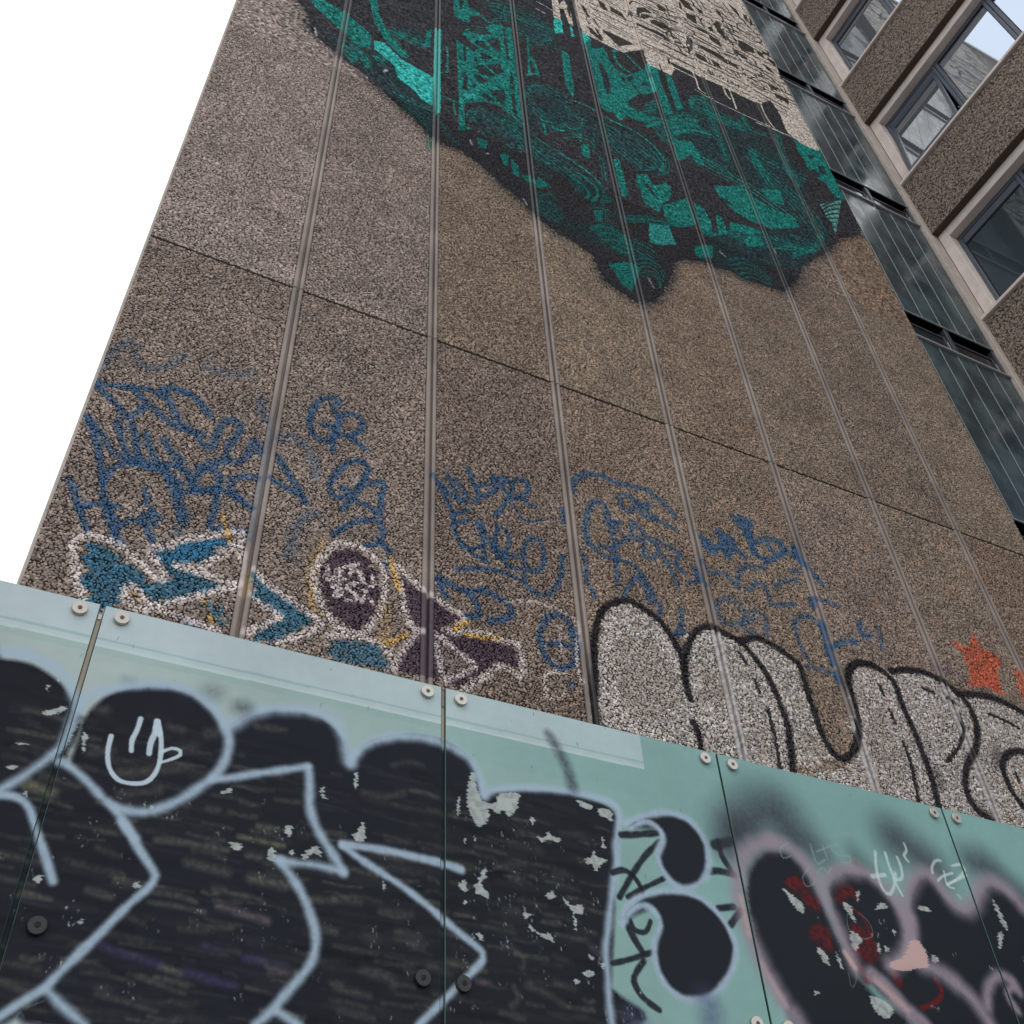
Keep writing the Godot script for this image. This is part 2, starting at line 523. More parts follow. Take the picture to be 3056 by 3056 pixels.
func gable() -> void:
	var t := thing("concrete_building", "brown pebble-faced concrete gable wall with a teal and cream mural and blue tags", "building", Vector3(3.55, 0, -9))
	var low := Canvas.new(2048, 912, -0.30, 7.40, ROW0, ROW0 + STOREY, tile, 0.01)
	bare_wall(low, 0, STRIPTONE)
	paint_tags(low)
	var middle := Canvas.new(2048, 912, -0.30, 7.40, ROW0 + STOREY, ROW0 + 2 * STOREY, tile, 0.01)
	bare_wall(middle, 1, STRIPTONE)
	paint_mural(middle)
	var high := Canvas.new(2048, 2048, -0.30, 7.40, ROW0 + 2 * STOREY, ROW0 + 7 * STOREY, tile, 0.01)
	bare_wall(high, 2, STRIPTONE)
	paint_mural(high)
	high.roughen(0.42)
	var plates: Array = []
	var strips: Array = []
	for tx in [low.texture(), middle.texture(), high.texture()]:
		var m := plain(Color(0.38, 0.37, 0.36) if plates.size() < 2 else Color(0.92, 0.92, 0.92), 0.95)  # lower plates darkened: the shade between the pebbles is put into their colour
		m.metallic_specular = 0.15
		m.albedo_texture = tx; m.texture_repeat = false
		plates.append(m)
		var q := plain(Color(0.92, 0.92, 0.92) if plates.size() < 3 else Color(0.92, 0.92, 0.92), 0.6)
		q.metallic_specular = 0.4
		q.albedo_texture = tx; q.texture_repeat = false
		strips.append(q)
	var stone_mat := plain(Color.WHITE, 0.92)
	stone_mat.vertex_color_use_as_albedo = true
	stone_mat.metallic_specular = 0.2
	var stones: Array = []
	for k in 5: stones.append(stone_mesh(40 + k))
	var rng := RandomNumberGenerator.new()
	rng.seed = 77
	var concrete := mottled(CONCRETE * 0.9, CONCRETE, 0.6, 0.9, 4)
	var body := Shape.new()
	body.box(Vector3(-0.262, 0, -14), Vector3(7.362, ROW0 + 7 * STOREY, WALL_Z - 0.05))
	part(t, "wall_core", body.mesh(), mottled(Color(0.16, 0.14, 0.13), Color(0.22, 0.2, 0.18), 0.5))
	for row in range(-1, 7):
		var y0 := ROW0 + row * STOREY if row >= 0 else 0.0
		var y1 := ROW0 + (row + 1) * STOREY
		var which := clampi(row, 0, 2)
		var c: Canvas = [low, middle, high][which]
		for k in 8:
			var x0: float = COLUMNS[k] + (0.03 if k > 0 else 0.0)
			var x1: float = COLUMNS[k + 1] - (0.03 if k < 7 else 0.0)
			var s := Shape.new()
			var g := 0.0022
			textured_quad(s, c, x0, x1, y0 + g, y1 - g, WALL_Z)
			s.face([Vector3(x0, y1 - g, WALL_Z), Vector3(x1, y1 - g, WALL_Z), Vector3(x1, y1 - g, WALL_Z - 0.045), Vector3(x0, y1 - g, WALL_Z - 0.045)], Vector3(x0, y0, WALL_Z))
			s.face([Vector3(x0, y0 + g, WALL_Z), Vector3(x1, y0 + g, WALL_Z), Vector3(x1, y0 + g, WALL_Z - 0.045), Vector3(x0, y0 + g, WALL_Z - 0.045)], Vector3(x0, y1, WALL_Z))
			if k == 0: s.face([Vector3(x0, y0 + g, WALL_Z), Vector3(x0, y1 - g, WALL_Z), Vector3(x0, y1 - g, WALL_Z - 0.3), Vector3(x0, y0 + g, WALL_Z - 0.3)], Vector3(x1, y0, WALL_Z))
			if k == 7: s.face([Vector3(x1, y0 + g, WALL_Z), Vector3(x1, y1 - g, WALL_Z), Vector3(x1, y1 - g, WALL_Z - 0.2), Vector3(x1, y0 + g, WALL_Z - 0.2)], Vector3(x0, y0, WALL_Z))
			var p := part(t, "wall_panel", s.mesh(), plates[which])
			if row == 0 or row == 1:
				scatter_stones(p, c, stones[(k + row) % 5], stone_mat, x0 + 0.008, x1 - (0.008 if k < 7 else 0.0), maxf(y0 + g + 0.012, 2.75), y1 - g - 0.006, 0.0165, rng)
		for k in range(1, 8):
			var x: float = COLUMNS[k]
			var pr := [[-0.0362, -0.001], [-0.034, 0.010], [-0.027, 0.0155], [-0.018, 0.016], [-0.010, 0.012], [-0.006, -0.012], [0.006, -0.012], [0.010, 0.012], [0.018, 0.016], [0.027, 0.0155], [0.034, 0.010], [0.0362, -0.001]]
			var s := Shape.new()
			for i in pr.size() - 1:
				var a: Array = pr[i]
				var b: Array = pr[i + 1]
				var cuts := 6
				for u in cuts:
					var ya := lerpf(y0 + 0.004, y1 - 0.004, float(u) / cuts)
					var yb := lerpf(y0 + 0.004, y1 - 0.004, float(u + 1) / cuts)
					var P := [Vector3(x + a[0], ya, WALL_Z + a[1]), Vector3(x + a[0], yb, WALL_Z + a[1]), Vector3(x + b[0], yb, WALL_Z + b[1]), Vector3(x + b[0], ya, WALL_Z + b[1])]
					var U: Array = []
					for q in P: U.append(Vector2((q.x - c.x0) * c.kx / c.w, (c.top - q.y) * c.ky / c.h))
					s.tri(P[0], P[1], P[2], U[0], U[1], U[2])
					s.tri(P[0], P[2], P[3], U[0], U[2], U[3])
			part(t, "joint_strip", s.mesh(), strips[which])
	var edge := Shape.new()
	edge.column([Vector2(-0.279, -4.31), Vector2(-0.279, -4.006), Vector2(-0.272, -3.998), Vector2(-0.262, -3.9985), Vector2(-0.262, -4.31)], 0.0, ROW0 + 7 * STOREY)
	part(t, "corner_edge", edge.mesh(), concrete)
	var cap := Shape.new()
	cap.box(Vector3(-0.32, ROW0 + 7 * STOREY, -14), Vector3(7.37, ROW0 + 7 * STOREY + 0.12, -3.95), 0.01)
	part(t, "coping", cap.mesh(), concrete)

# ---------------------------------------------------------------- the glass fence
func fence() -> void:
	var t := thing("glass_fence", "green painted glass fence with round steel fixings, covered in black and pale blue graffiti", "fence", Vector3(1.5, 0, FENCE_Z - 0.02))
	var c := Canvas.new(2048, 800, -0.95, 4.06, 1.5, 3.43, tile, 0.001)
	c.rough_step = 7
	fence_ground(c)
	paint_fence(c)
	fence_wear(c)
	var face_mat := plain(Color.WHITE, 0.32)
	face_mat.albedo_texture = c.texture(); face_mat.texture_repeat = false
	face_mat.metallic_specular = 0.15
	var edge_mat := plain(GLASSEDGE, 0.15)
	var steel := plain(Color(0.72, 0.69, 0.65), 0.38, 0.85)
	var inked := plain(Color(0.17, 0.165, 0.18), 0.5, 0.3)
	var dark := plain(Color(0.12, 0.11, 0.1), 0.5, 0.5)
	var bolt_mat := plain(Color(0.38, 0.35, 0.32), 0.4, 0.8)
	var post_mat := mottled(Color(0.36, 0.34, 0.31), Color(0.5, 0.47, 0.43), 1.5, 0.6)
	var disc := Shape.new().lathe([Vector2(0.0206, -0.008), Vector2(0.0206, 0.0085), Vector2(0.0192, 0.0105), Vector2(0.0068, 0.0105), Vector2(0.0062, 0.0090), Vector2(0.0, 0.0090)], 28).mesh()
	var bolt := Shape.new().lathe([Vector2(0.0052, 0.0085), Vector2(0.0052, 0.0104), Vector2(0.0044, 0.0110), Vector2(0.0020, 0.0110), Vector2(0.0018, 0.0095), Vector2(0.0, 0.0095)], 14).mesh()
	var seams := [-1.95, -0.947, 0.0532, 1.0527, 2.050, 3.054, 4.06, 5.06]
	var gaps := [0.005, 0.006, 0.0062, 0.0062, 0.0026, 0.0028, 0.004, 0.004]
	var labels := ["", "pane under the left end of the black piece", "pane with a round head and smile drawn in pale blue", "pane with the end of the black piece and two round comma shapes", "pane with black, pink and red graffiti and silver tags", "pane at the right with the end of the pink outlined piece", ""]
	var y_top := 3.422
	for k in 7:
		var x0: float = seams[k] + gaps[k]
		var x1: float = seams[k + 1] - gaps[k + 1]
		var s := Shape.new()
		var b := 0.0016
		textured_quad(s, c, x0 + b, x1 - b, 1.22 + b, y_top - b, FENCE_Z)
		var m := s.mesh()
		var rim := Shape.new()
		var f := [Vector3(x0 + b, 1.22 + b, FENCE_Z), Vector3(x1 - b, 1.22 + b, FENCE_Z), Vector3(x1 - b, y_top - b, FENCE_Z), Vector3(x0 + b, y_top - b, FENCE_Z)]
		var g := [Vector3(x0, 1.22, FENCE_Z - b), Vector3(x1, 1.22, FENCE_Z - b), Vector3(x1, y_top, FENCE_Z - b), Vector3(x0, y_top, FENCE_Z - b)]
		var h := [Vector3(x0, 1.22, FENCE_Z - 0.012), Vector3(x1, 1.22, FENCE_Z - 0.012), Vector3(x1, y_top, FENCE_Z - 0.012), Vector3(x0, y_top, FENCE_Z - 0.012)]
		var mid := Vector3((x0 + x1) / 2, 2.3, FENCE_Z - 0.006)
		for i in 4:
			var l := (i + 1) % 4
			rim.face([f[i], f[l], g[l], g[i]], mid)
			rim.face([g[i], g[l], h[l], h[i]], mid)
		rim.face(h, mid)
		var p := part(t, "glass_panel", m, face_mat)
		if labels[k]: p.set_meta("label", labels[k])
		part(p, "glass_edge", rim.mesh(), edge_mat)
		for side in 2:
			for row in 3:
				var x: float = seams[k] + 0.0545 if side == 0 else seams[k + 1] - 0.0545
				var at := Vector3(x, [3.388, 2.556, 1.72][row], FENCE_Z)
				var paint_over: bool = row == 1 and x < 1.2
				var d := part(p, "fixing_disc", disc, inked if paint_over else steel, at)
				d.rotation.z = 0.37 * (k * 6 + side * 3 + row)
				part(p, "bolt", bolt, dark if paint_over else bolt_mat, at)
	for k in 8:
		var post := Shape.new()
		post.box(Vector3(seams[k] - 0.035, 0.02, FENCE_Z - 0.09), Vector3(seams[k] + 0.035, 3.395, FENCE_Z - 0.035), 0.004)
		part(t, "post", post.mesh(), post_mat)
	for k in [2, 3]:
		var strip := Shape.new()
		textured_quad(strip, c, seams[k] - 0.0055, seams[k] + 0.0055, 1.25, 3.40, FENCE_Z - 0.007)
		part(t, "seam_filler", strip.mesh(), face_mat)
	var clip := Shape.new()
	clip.box(Vector3(1.0475, 3.355, FENCE_Z - 0.034), Vector3(1.0579, 3.405, FENCE_Z - 0.004), 0.001)
	part(t, "clip", clip.mesh(), post_mat)
	clip = Shape.new()
	clip.box(Vector3(0.048, 3.375, FENCE_Z - 0.034), Vector3(0.0584, 3.392, FENCE_Z - 0.004), 0.001)
	part(t, "clip", clip.mesh(), plain(Color(0.75, 0.75, 0.74), 0.4))
	var base := Shape.new()
	base.box(Vector3(-2.0, 0.0, FENCE_Z - 0.16), Vector3(5.1, 1.2, FENCE_Z + 0.02), 0.012)
	part(t, "plinth", base.mesh(), mottled(CONCRETE * 0.8, CONCRETE, 0.8, 0.9, 8))

func fence_ground(c: Canvas) -> void:
	var n := FastNoiseLite.new()
	n.frequency = 0.004; n.fractal_octaves = 4; n.seed = 21
	var cloud := n.get_image(c.w, c.h).get_data()
	n.frequency = 0.05; n.seed = 22
	var fine := n.get_image(c.w, c.h).get_data()
	for j in c.h:
		var y := c.top - (j + 0.5) / c.ky
		for i in c.w:
			var x := c.x0 + (i + 0.5) / c.kx
			var k := j * c.w + i
			var u := clampf((x + 0.2) / 2.6, 0.0, 1.0)
			var t := PANELEFT.lerp(PANERIGHT, u * u * (3.0 - 2.0 * u))
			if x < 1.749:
				# light in the first panes, painted in: a pale upper band and two lines
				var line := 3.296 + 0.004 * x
				if y > line: t = t.lerp(LITBAND, 0.75)
				elif y > line - 0.009: t = t.lerp(LITLINE, 0.8)
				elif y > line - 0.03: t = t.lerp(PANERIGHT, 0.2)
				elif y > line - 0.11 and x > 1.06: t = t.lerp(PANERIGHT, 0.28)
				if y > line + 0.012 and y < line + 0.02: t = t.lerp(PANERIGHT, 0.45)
			if absf(x - 0.0532) < 0.0072 or absf(x - 1.0527) < 0.0072: t = FILLER
			var f := 0.955 + cloud[k] * 0.0003 + fine[k] * 0.00012
			c.px[3 * k] = int(t.r8 * f); c.px[3 * k + 1] = int(t.g8 * f); c.px[3 * k + 2] = int(t.b8 * f)
	var rng := RandomNumberGenerator.new()
	rng.seed = 31
	for i in 60:
		var x := rng.randf_range(-200, 3500)
		var y := rng.randf_range(2900, 3420)
		c.stroke([x, y, x + rng.randf_range(-3, 3), y - rng.randf_range(4, 14)], 0.0018, Color(0.25, 0.3, 0.3), rng.randf_range(0.2, 0.6), 0.001, 0.2)

# flecks where the black has come off in small ragged drips
func fence_wear(c: Canvas) -> void:
	var rng := RandomNumberGenerator.new()
	rng.seed = 44
	for i in 240:
		var right := rng.randf() < 0.6
		var x := rng.randf_range(1080, 1660) if right else rng.randf_range(-180, 1000)
		var y := rng.randf_range(2380, 3020) if right else rng.randf_range(2420, 2960)
		for k in rng.randi_range(1, 4):
			var u := x + rng.randf_range(-14, 14)
			var v := y + rng.randf_range(-16, 16)
			if c.at(u * 0.001, v * 0.001).get_luminance() > 0.3: continue
			var w := rng.randf_range(0.8, 4.0)
			var l := rng.randf_range(1.5, 12.0)
			c.fill([u, v, u + w * 0.6, v + l * 0.2, u + w, v - l * 0.3, u + w * 0.7, v - l, u + w * 0.2, v - l * 0.6], CHIP, rng.randf_range(0.4, 0.95), 0.0015, 0.2)
	for i in 34:
		var x := rng.randf_range(2250, 3450)
		var y := rng.randf_range(2380, 2960)
		for k in rng.randi_range(1, 5):
			var u := x + rng.randf_range(-16, 16)
			var v := y + rng.randf_range(-18, 18)
			if c.at(u * 0.001, v * 0.001).get_luminance() > 0.25: continue
			var l := rng.randf_range(3, 14)
			c.fill([u, v, u + 4, v + 1, u + 3, v - l], CHIP, 0.85, 0.0015, 0.2)

# thin horizontal gaps left by the roller
func roller_gaps(c: Canvas) -> void:
	var rng := RandomNumberGenerator.new()
	rng.seed = 18
	for i in 1000:
		var x := rng.randf_range(-260, 1660) if i < 700 else rng.randf_range(1660, 3440)
		var y := rng.randf_range(2330, 3120)
		var l := rng.randf_range(40, 200)
		if c.at(x * 0.001, y * 0.001).get_luminance() > 0.2 or c.at((x + l) * 0.001, y * 0.001).get_luminance() > 0.2: continue
		c.stroke([x, y, x + l * 0.5, y + rng.randf_range(-5, 3), x + l, y + rng.randf_range(-9, 3)], rng.randf_range(0.005, 0.02), INKPALE if i % 3 else INKDEEP, rng.randf_range(0.12, 0.42), rng.randf_range(0.003, 0.008), 0.3)
	rng.seed = 19
	for i in 520:
		var x := rng.randf_range(-260, 1640)
		var y := rng.randf_range(2330, 3060)
		var l := rng.randf_range(20, 110)
		if c.at(x * 0.001, y * 0.001).get_luminance() > 0.2 or c.at((x + l) * 0.001, y * 0.001).get_luminance() > 0.2: continue
		c.stroke([x, y, x + l * 0.5, y + rng.randf_range(-5, 3), x + l, y + rng.randf_range(-9, 3)], rng.randf_range(0.004, 0.015), ROLL if rng.randf() < 0.8 else ROLL2, rng.randf_range(0.1, 0.5), rng.randf_range(0.004, 0.008), 0.4)

# ---------------------------------------------------------------- the office wing at the right
func slab(of: Node3D, called: String, lo: Vector3, hi: Vector3, mat: Material, bevel := 0.006) -> MeshInstance3D:
	var s := Shape.new()
	s.box(lo, hi, bevel)
	return part(of, called, s.mesh(), mat)

func wing() -> void:
	var t := thing("office_wing", "grey-brown office wing with rows of dark framed windows and pitted spandrels, at the right edge", "building", Vector3(11, 0, -1))
	var stone := mottled(TRIM * 0.92, TRIM, 0.7, 0.85, 14)
	var surround := mottled(SURROUND * 0.95, SURROUND, 0.5, 0.8, 15)
	var soffit := plain(SOFFIT, 0.9)
	var pit := mottled(PIT, PIT * 1.25, 1.2, 0.95, 16)
	var frame := plain(Color(0.33, 0.36, 0.41), 0.42, 0.1)
	var rubber := plain(Color(0.06, 0.06, 0.07), 0.6)
	var louvre := plain(Color(0.62, 0.63, 0.65), 0.4, 0.4)
	var glass := plain(Color(0.74, 0.77, 0.81), 0.03, 0.8)
	var deep_glass := plain(Color(0.40, 0.45, 0.48), 0.04, 0.65)
	var slot_glass := plain(Color(0.12, 0.13, 0.14), 0.15)
	var inner := plain(Color(0.2, 0.2, 0.2), 0.9)
	var cloth := mottled(Color(0.62, 0.6, 0.6), Color(0.72, 0.7, 0.7), 0.9, 0.9, 17)
	var pebble := plain(Color.WHITE, 0.92)
	pebble.vertex_color_use_as_albedo = true
	var rng := RandomNumberGenerator.new()
	rng.seed = 5
	var sm := stone_mesh(91)
	var z_far := -4.125
	var z_near := 3.4
	slab(t, "floor_core", Vector3(WING_X + 0.55, 0, -13), Vector3(18, 26.2, z_near), inner, 0.0)
	slab(t, "corner_trim", Vector3(9.15, 0, -4.4), Vector3(WING_X + 0.115, 26.2, z_far - 0.003), stone, 0.012)
	slab(t, "corner_bead", Vector3(9.138, 0, -4.4), Vector3(9.149, 26.2, z_far - 0.028), stone, 0.004)
	for k in range(-3, 5):
		var sill := 12.26 + STOREY * k
		var low := sill - 1.33
		# pitted spandrel and its sill
		var p := slab(t, "spandrel_panel", Vector3(WING_X + 0.004, low, z_far), Vector3(WING_X + 0.3, sill - 0.004, z_near), pit)
		slab(t, "spandrel_foot", Vector3(WING_X - 0.002, low - 0.022, z_far), Vector3(WING_X + 0.104, low - 0.001, z_near), soffit, 0.003)
		slab(t, "window_sill", Vector3(WING_X - 0.045, sill, z_far - 0.02), Vector3(WING_X + 0.2, sill + 0.055, z_near), surround, 0.006)
		if k >= -1:
			var n := 0
			var spots: Array = []
			var holes := FastNoiseLite.new()
			holes.frequency = 21.0; holes.seed = 100 + k
			var pitch := 0.024
			var zc := z_far + 0.012
			while zc < -0.6:
				var yc := low + 0.012
				while yc < sill - 0.014:
					var zz := zc + rng.randf_range(-0.008, 0.008)
					var yy := yc + rng.randf_range(-0.008, 0.008)
					if holes.get_noise_2d(zz, yy) < 0.21 and rng.randf() < 0.93: spots.append(Vector2(zz, yy))
					yc += pitch * 0.9
				zc += pitch
			var mm := MultiMesh.new()
			mm.transform_format = MultiMesh.TRANSFORM_3D
			mm.use_colors = true
			mm.mesh = sm
			mm.instance_count = spots.size()
			for q in spots:
				var r := rng.randf_range(0.015, 0.021)
				var b := Basis(Vector3(0, 1, 0), -PI / 2) * Basis(Vector3(0, 0, 1), rng.randf() * TAU) * Basis(Vector3(1, 0, 0), rng.randf_range(-0.2, 0.2))
				b = b.scaled_local(Vector3(r * 1.15, r * 0.95, r * rng.randf_range(0.35, 0.7)))
				mm.set_instance_transform(n, Transform3D(b, Vector3(WING_X + 0.008, q.y, q.x)))
				var v := rng.randf_range(0.8, 1.18)
				mm.set_instance_color(n, Color(SPANDREL.r * v, SPANDREL.g * v * rng.randf_range(0.97, 1.02), SPANDREL.b * v * rng.randf_range(0.93, 1.03)).srgb_to_linear())
				n += 1
			var o := MultiMeshInstance3D.new()
			o.multimesh = mm; o.material_override = pebble
			o.set_meta("kind", "stuff")
			numbered(o, p, "pebble")
		# concrete surround of the window row under this spandrel
		var under := low - 0.022
		var floor_ := sill - STOREY + 0.055
		slab(t, "lintel", Vector3(WING_X + 0.105, under - 0.175, z_far + 0.15), Vector3(WING_X + 0.5, under, z_near), surround)
		slab(t, "jamb", Vector3(WING_X + 0.105, floor_ - 0.05, z_far), Vector3(WING_X + 0.5, under, z_far + 0.148), surround)
		if k < -1: continue
		var y1 := under - 0.175
		var edges := [-3.972, -2.87, -1.80, -0.73, 0.34, 1.41, 2.48]
		var fx := WING_X + 0.235
		for i in 6:
			var za: float = edges[i] + 0.004
			var zb: float = edges[i + 1] - 0.004
			var s := Shape.new()
			var b := 0.05
			s.box(Vector3(fx, floor_, za), Vector3(fx + 0.07, y1 - 0.002, za + b), 0.005)
			s.box(Vector3(fx, floor_, zb - b), Vector3(fx + 0.07, y1 - 0.002, zb), 0.005)
			s.box(Vector3(fx, y1 - 0.075, za + b + 0.001), Vector3(fx + 0.07, y1 - 0.002, zb - b - 0.001), 0.005)
			s.box(Vector3(fx, floor_, za + b + 0.001), Vector3(fx + 0.07, floor_ + 0.05, zb - b - 0.001), 0.005)
			var w := part(t, "window", s.mesh(), frame)
			var head := y1 - 0.075
			if i % 2 == 0:
				# slotted vent in the window head
				slab(w, "vent_box", Vector3(fx + 0.012, head - 0.13, za + b), Vector3(fx + 0.06, head - 0.001, zb - b), frame, 0.004)
				for v in 3: slab(w, "vent_slot", Vector3(fx + 0.006, head - 0.034 - v * 0.034, za + b + 0.03), Vector3(fx + 0.0115, head - 0.026 - v * 0.034, zb - b - 0.03), louvre, 0.0015)
				head -= 0.131
			var pane := Shape.new()
			var open: bool = k == 2 and i == 0
			pane.box(Vector3(-0.006, floor_ + 0.051 - head, za + b + 0.002), Vector3(0.006, -0.002, zb - b - 0.002), 0.0)
			var g := part(w, "pane", pane.mesh(), deep_glass if k == 1 or k == 0 else glass, Vector3(fx + 0.04, head, 0))
			if open:
				g.rotation.z = deg_to_rad(-9.0)
				var sash := Shape.new()
				var lo := floor_ + 0.06 - head
				sash.box(Vector3(-0.026, lo, za + b + 0.003), Vector3(0.014, 0, za + b + 0.055), 0.004)
				sash.box(Vector3(-0.026, lo, zb - b - 0.055), Vector3(0.014, 0, zb - b - 0.003), 0.004)
				sash.box(Vector3(-0.026, lo, za + b + 0.056), Vector3(0.014, lo + 0.06, zb - b - 0.056), 0.004)
				sash.box(Vector3(-0.026, -0.06, za + b + 0.056), Vector3(0.014, 0, zb - b - 0.056), 0.004)
				var so := part(w, "opened_sash", sash.mesh(), frame, Vector3(fx + 0.04, head, 0))
				so.rotation.z = deg_to_rad(-9.0)
				var stay := slab(w, "stay", Vector3(fx - 0.09, floor_ + 0.35, zb - b + 0.002), Vector3(fx + 0.03, floor_ + 0.372, zb - b + 0.012), louvre, 0.002)
			var bead := Shape.new()
			bead.box(Vector3(fx + 0.024, floor_ + 0.051, za + b + 0.001), Vector3(fx + 0.031, floor_ + 0.066, zb - b - 0.001), 0.0)
			bead.box(Vector3(fx + 0.024, floor_ + 0.067, za + b + 0.001), Vector3(fx + 0.031, head - 0.017, za + b + 0.012), 0.0)
			bead.box(Vector3(fx + 0.024, floor_ + 0.067, zb - b - 0.012), Vector3(fx + 0.031, head - 0.017, zb - b - 0.001), 0.0)
			bead.box(Vector3(fx + 0.024, head - 0.016, za + b + 0.001), Vector3(fx + 0.031, head - 0.002, zb - b - 0.001), 0.0)
			if not open: part(w, "gasket", bead.mesh(), rubber)
			if k == 1 and i == 0:
				# pale blossom sticker on the pane
				var st := Shape.new()
				for q in [[0.30, 0.30, 0.075, 0.05], [0.37, 0.36, 0.05, 0.075], [0.25, 0.24, 0.06, 0.05], [0.22, 0.16, 0.05, 0.045], [0.33, 0.42, 0.03, 0.05]]:
					var ring: Array = []
					for a in 10: ring.append(Vector3(fx + 0.0325, floor_ + 0.06 + q[1] + sin(TAU * a / 10) * q[3], zb - 0.62 + q[0] + cos(TAU * a / 10) * q[2]))
					st.face(ring, Vector3(fx + 1, floor_, zb))
				part(w, "sticker", st.mesh(), plain(Color(0.62, 0.68, 0.72), 0.5))
	slab(t, "parapet", Vector3(WING_X - 0.02, 26.2, -13), Vector3(18, 26.35, z_near), stone)
	# the strip of dark glass boards between gable and wing
	var board := StandardMaterial3D.new()
	board.albedo_texture = noise_texture(0.008, [[0.25, 0.5, 0.75], [Color(0.19, 0.23, 0.255), Color(0.24, 0.29, 0.31), Color(0.31, 0.365, 0.38)]], 512, 51)
	board.uv1_triplanar = true; board.uv1_world_triplanar = true; board.uv1_scale = Vector3(0.5, 0.35, 0.5)
	board.roughness_texture = noise_texture(0.01, [[0.3, 0.7], [Color(0.17, 0.17, 0.17), Color(0.36, 0.36, 0.36)]], 256, 52)
	board.roughness = 1.0
	board.metallic_specular = 0.5
	var seam := plain(Color(0.62, 0.66, 0.67), 0.4, 0.3)
	var black := plain(Color(0.05, 0.05, 0.055), 0.9)
	black.metallic_specular = 0.1
	var rail := plain(Color(0.66, 0.66, 0.69), 0.45, 0.4)
	var shade := plain(Color(0.24, 0.25, 0.28), 0.5, 0.1)
	slab(t, "strip_core", Vector3(7.37, 0, -5), Vector3(9.16, 26.2, STRIP_Z - 0.1), black, 0.0)
	var joints := [7.44, 7.725, 8.012, 8.298, 8.584, 8.868, 9.149]
	for k in range(-3, 5):
		var y1 := 11.64 + STOREY * k
		var y0 := y1 - 0.545
		for i in 6:
			slab(t, "glass_board", Vector3(joints[i] + 0.004, y1 + 0.022, STRIP_Z - 0.03), Vector3(joints[i + 1] - 0.004, y0 + STOREY - 0.001, STRIP_Z), board, 0.003)
			slab(t, "seam", Vector3(joints[i] - 0.0035, y1 + 0.022, STRIP_Z - 0.03), Vector3(joints[i] + 0.0035, y0 + STOREY - 0.001, STRIP_Z + 0.004), seam, 0.001)
		slab(t, "drip_edge", Vector3(7.40, y1, STRIP_Z - 0.006), Vector3(9.149, y1 + 0.02, STRIP_Z + 0.012), seam, 0.003)
		slab(t, "soffit", Vector3(7.40, y1 - 0.003, STRIP_Z - 0.098), Vector3(9.149, y1 + 0.02, STRIP_Z - 0.0075), black, 0.0)
		slab(t, "sill_rail", Vector3(7.40, y0, STRIP_Z - 0.09), Vector3(9.149, y0 + 0.034, STRIP_Z + 0.03), rail, 0.004)
		slab(t, "mullion", Vector3(8.318, y0 + 0.036, STRIP_Z - 0.09), Vector3(8.388, y1 - 0.002, STRIP_Z - 0.004), shade, 0.004)
		slab(t, "mullion", Vector3(9.10, y0 + 0.036, STRIP_Z - 0.09), Vector3(9.148, y1 - 0.002, STRIP_Z - 0.004), shade, 0.004)
		for i in 2:
			var xa: float = [7.42, 8.39][i]
			var xb: float = [8.316, 9.098][i]
			var s := Shape.new()
			s.box(Vector3(xa, y0 + 0.036, -0.03), Vector3(xa + 0.03, y0 + 0.40, 0), 0.003)
			s.box(Vector3(xb - 0.03, y0 + 0.036, -0.03), Vector3(xb, y0 + 0.40, 0), 0.003)
			s.box(Vector3(xa + 0.031, y0 + 0.37, -0.03), Vector3(xb - 0.031, y0 + 0.40, 0), 0.003)
			var w := part(t, "vent_window", s.mesh(), shade, Vector3(0, 0, STRIP_Z - 0.035))
			slab(w, "pane", Vector3(xa + 0.031, y0 + 0.036, -0.02), Vector3(xb - 0.031, y0 + 0.369, -0.012), slot_glass, 0.0)
			slab(w, "bracket", Vector3(xb - 0.012, y0 + 0.05, 0.001), Vector3(xb - 0.001, y0 + 0.3, 0.008), rail, 0.002)

# ---------------------------------------------------------------- the paint
func mural_top(c: Canvas) -> void:
	# the part of the mural above the picture: more dark rails and loops on cream
	c.fill([180, 1960, 745, 1960, 745, 2800, 300, 2800], CREAM, 0.96, 0.05, 0.1)
	var rng := RandomNumberGenerator.new()
	rng.seed = 12
	for i in 150:
		var x := rng.randf_range(220, 720)
		var y := rng.randf_range(1990, 2780)
		c.stroke([x, y, x + rng.randf_range(20, 120), y + rng.randf_range(-30, 30), x + rng.randf_range(60, 160), y + rng.randf_range(-60, 60)], rng.randf_range(0.02, 0.09), SOOT, 0.95, 0.01, 0.1)

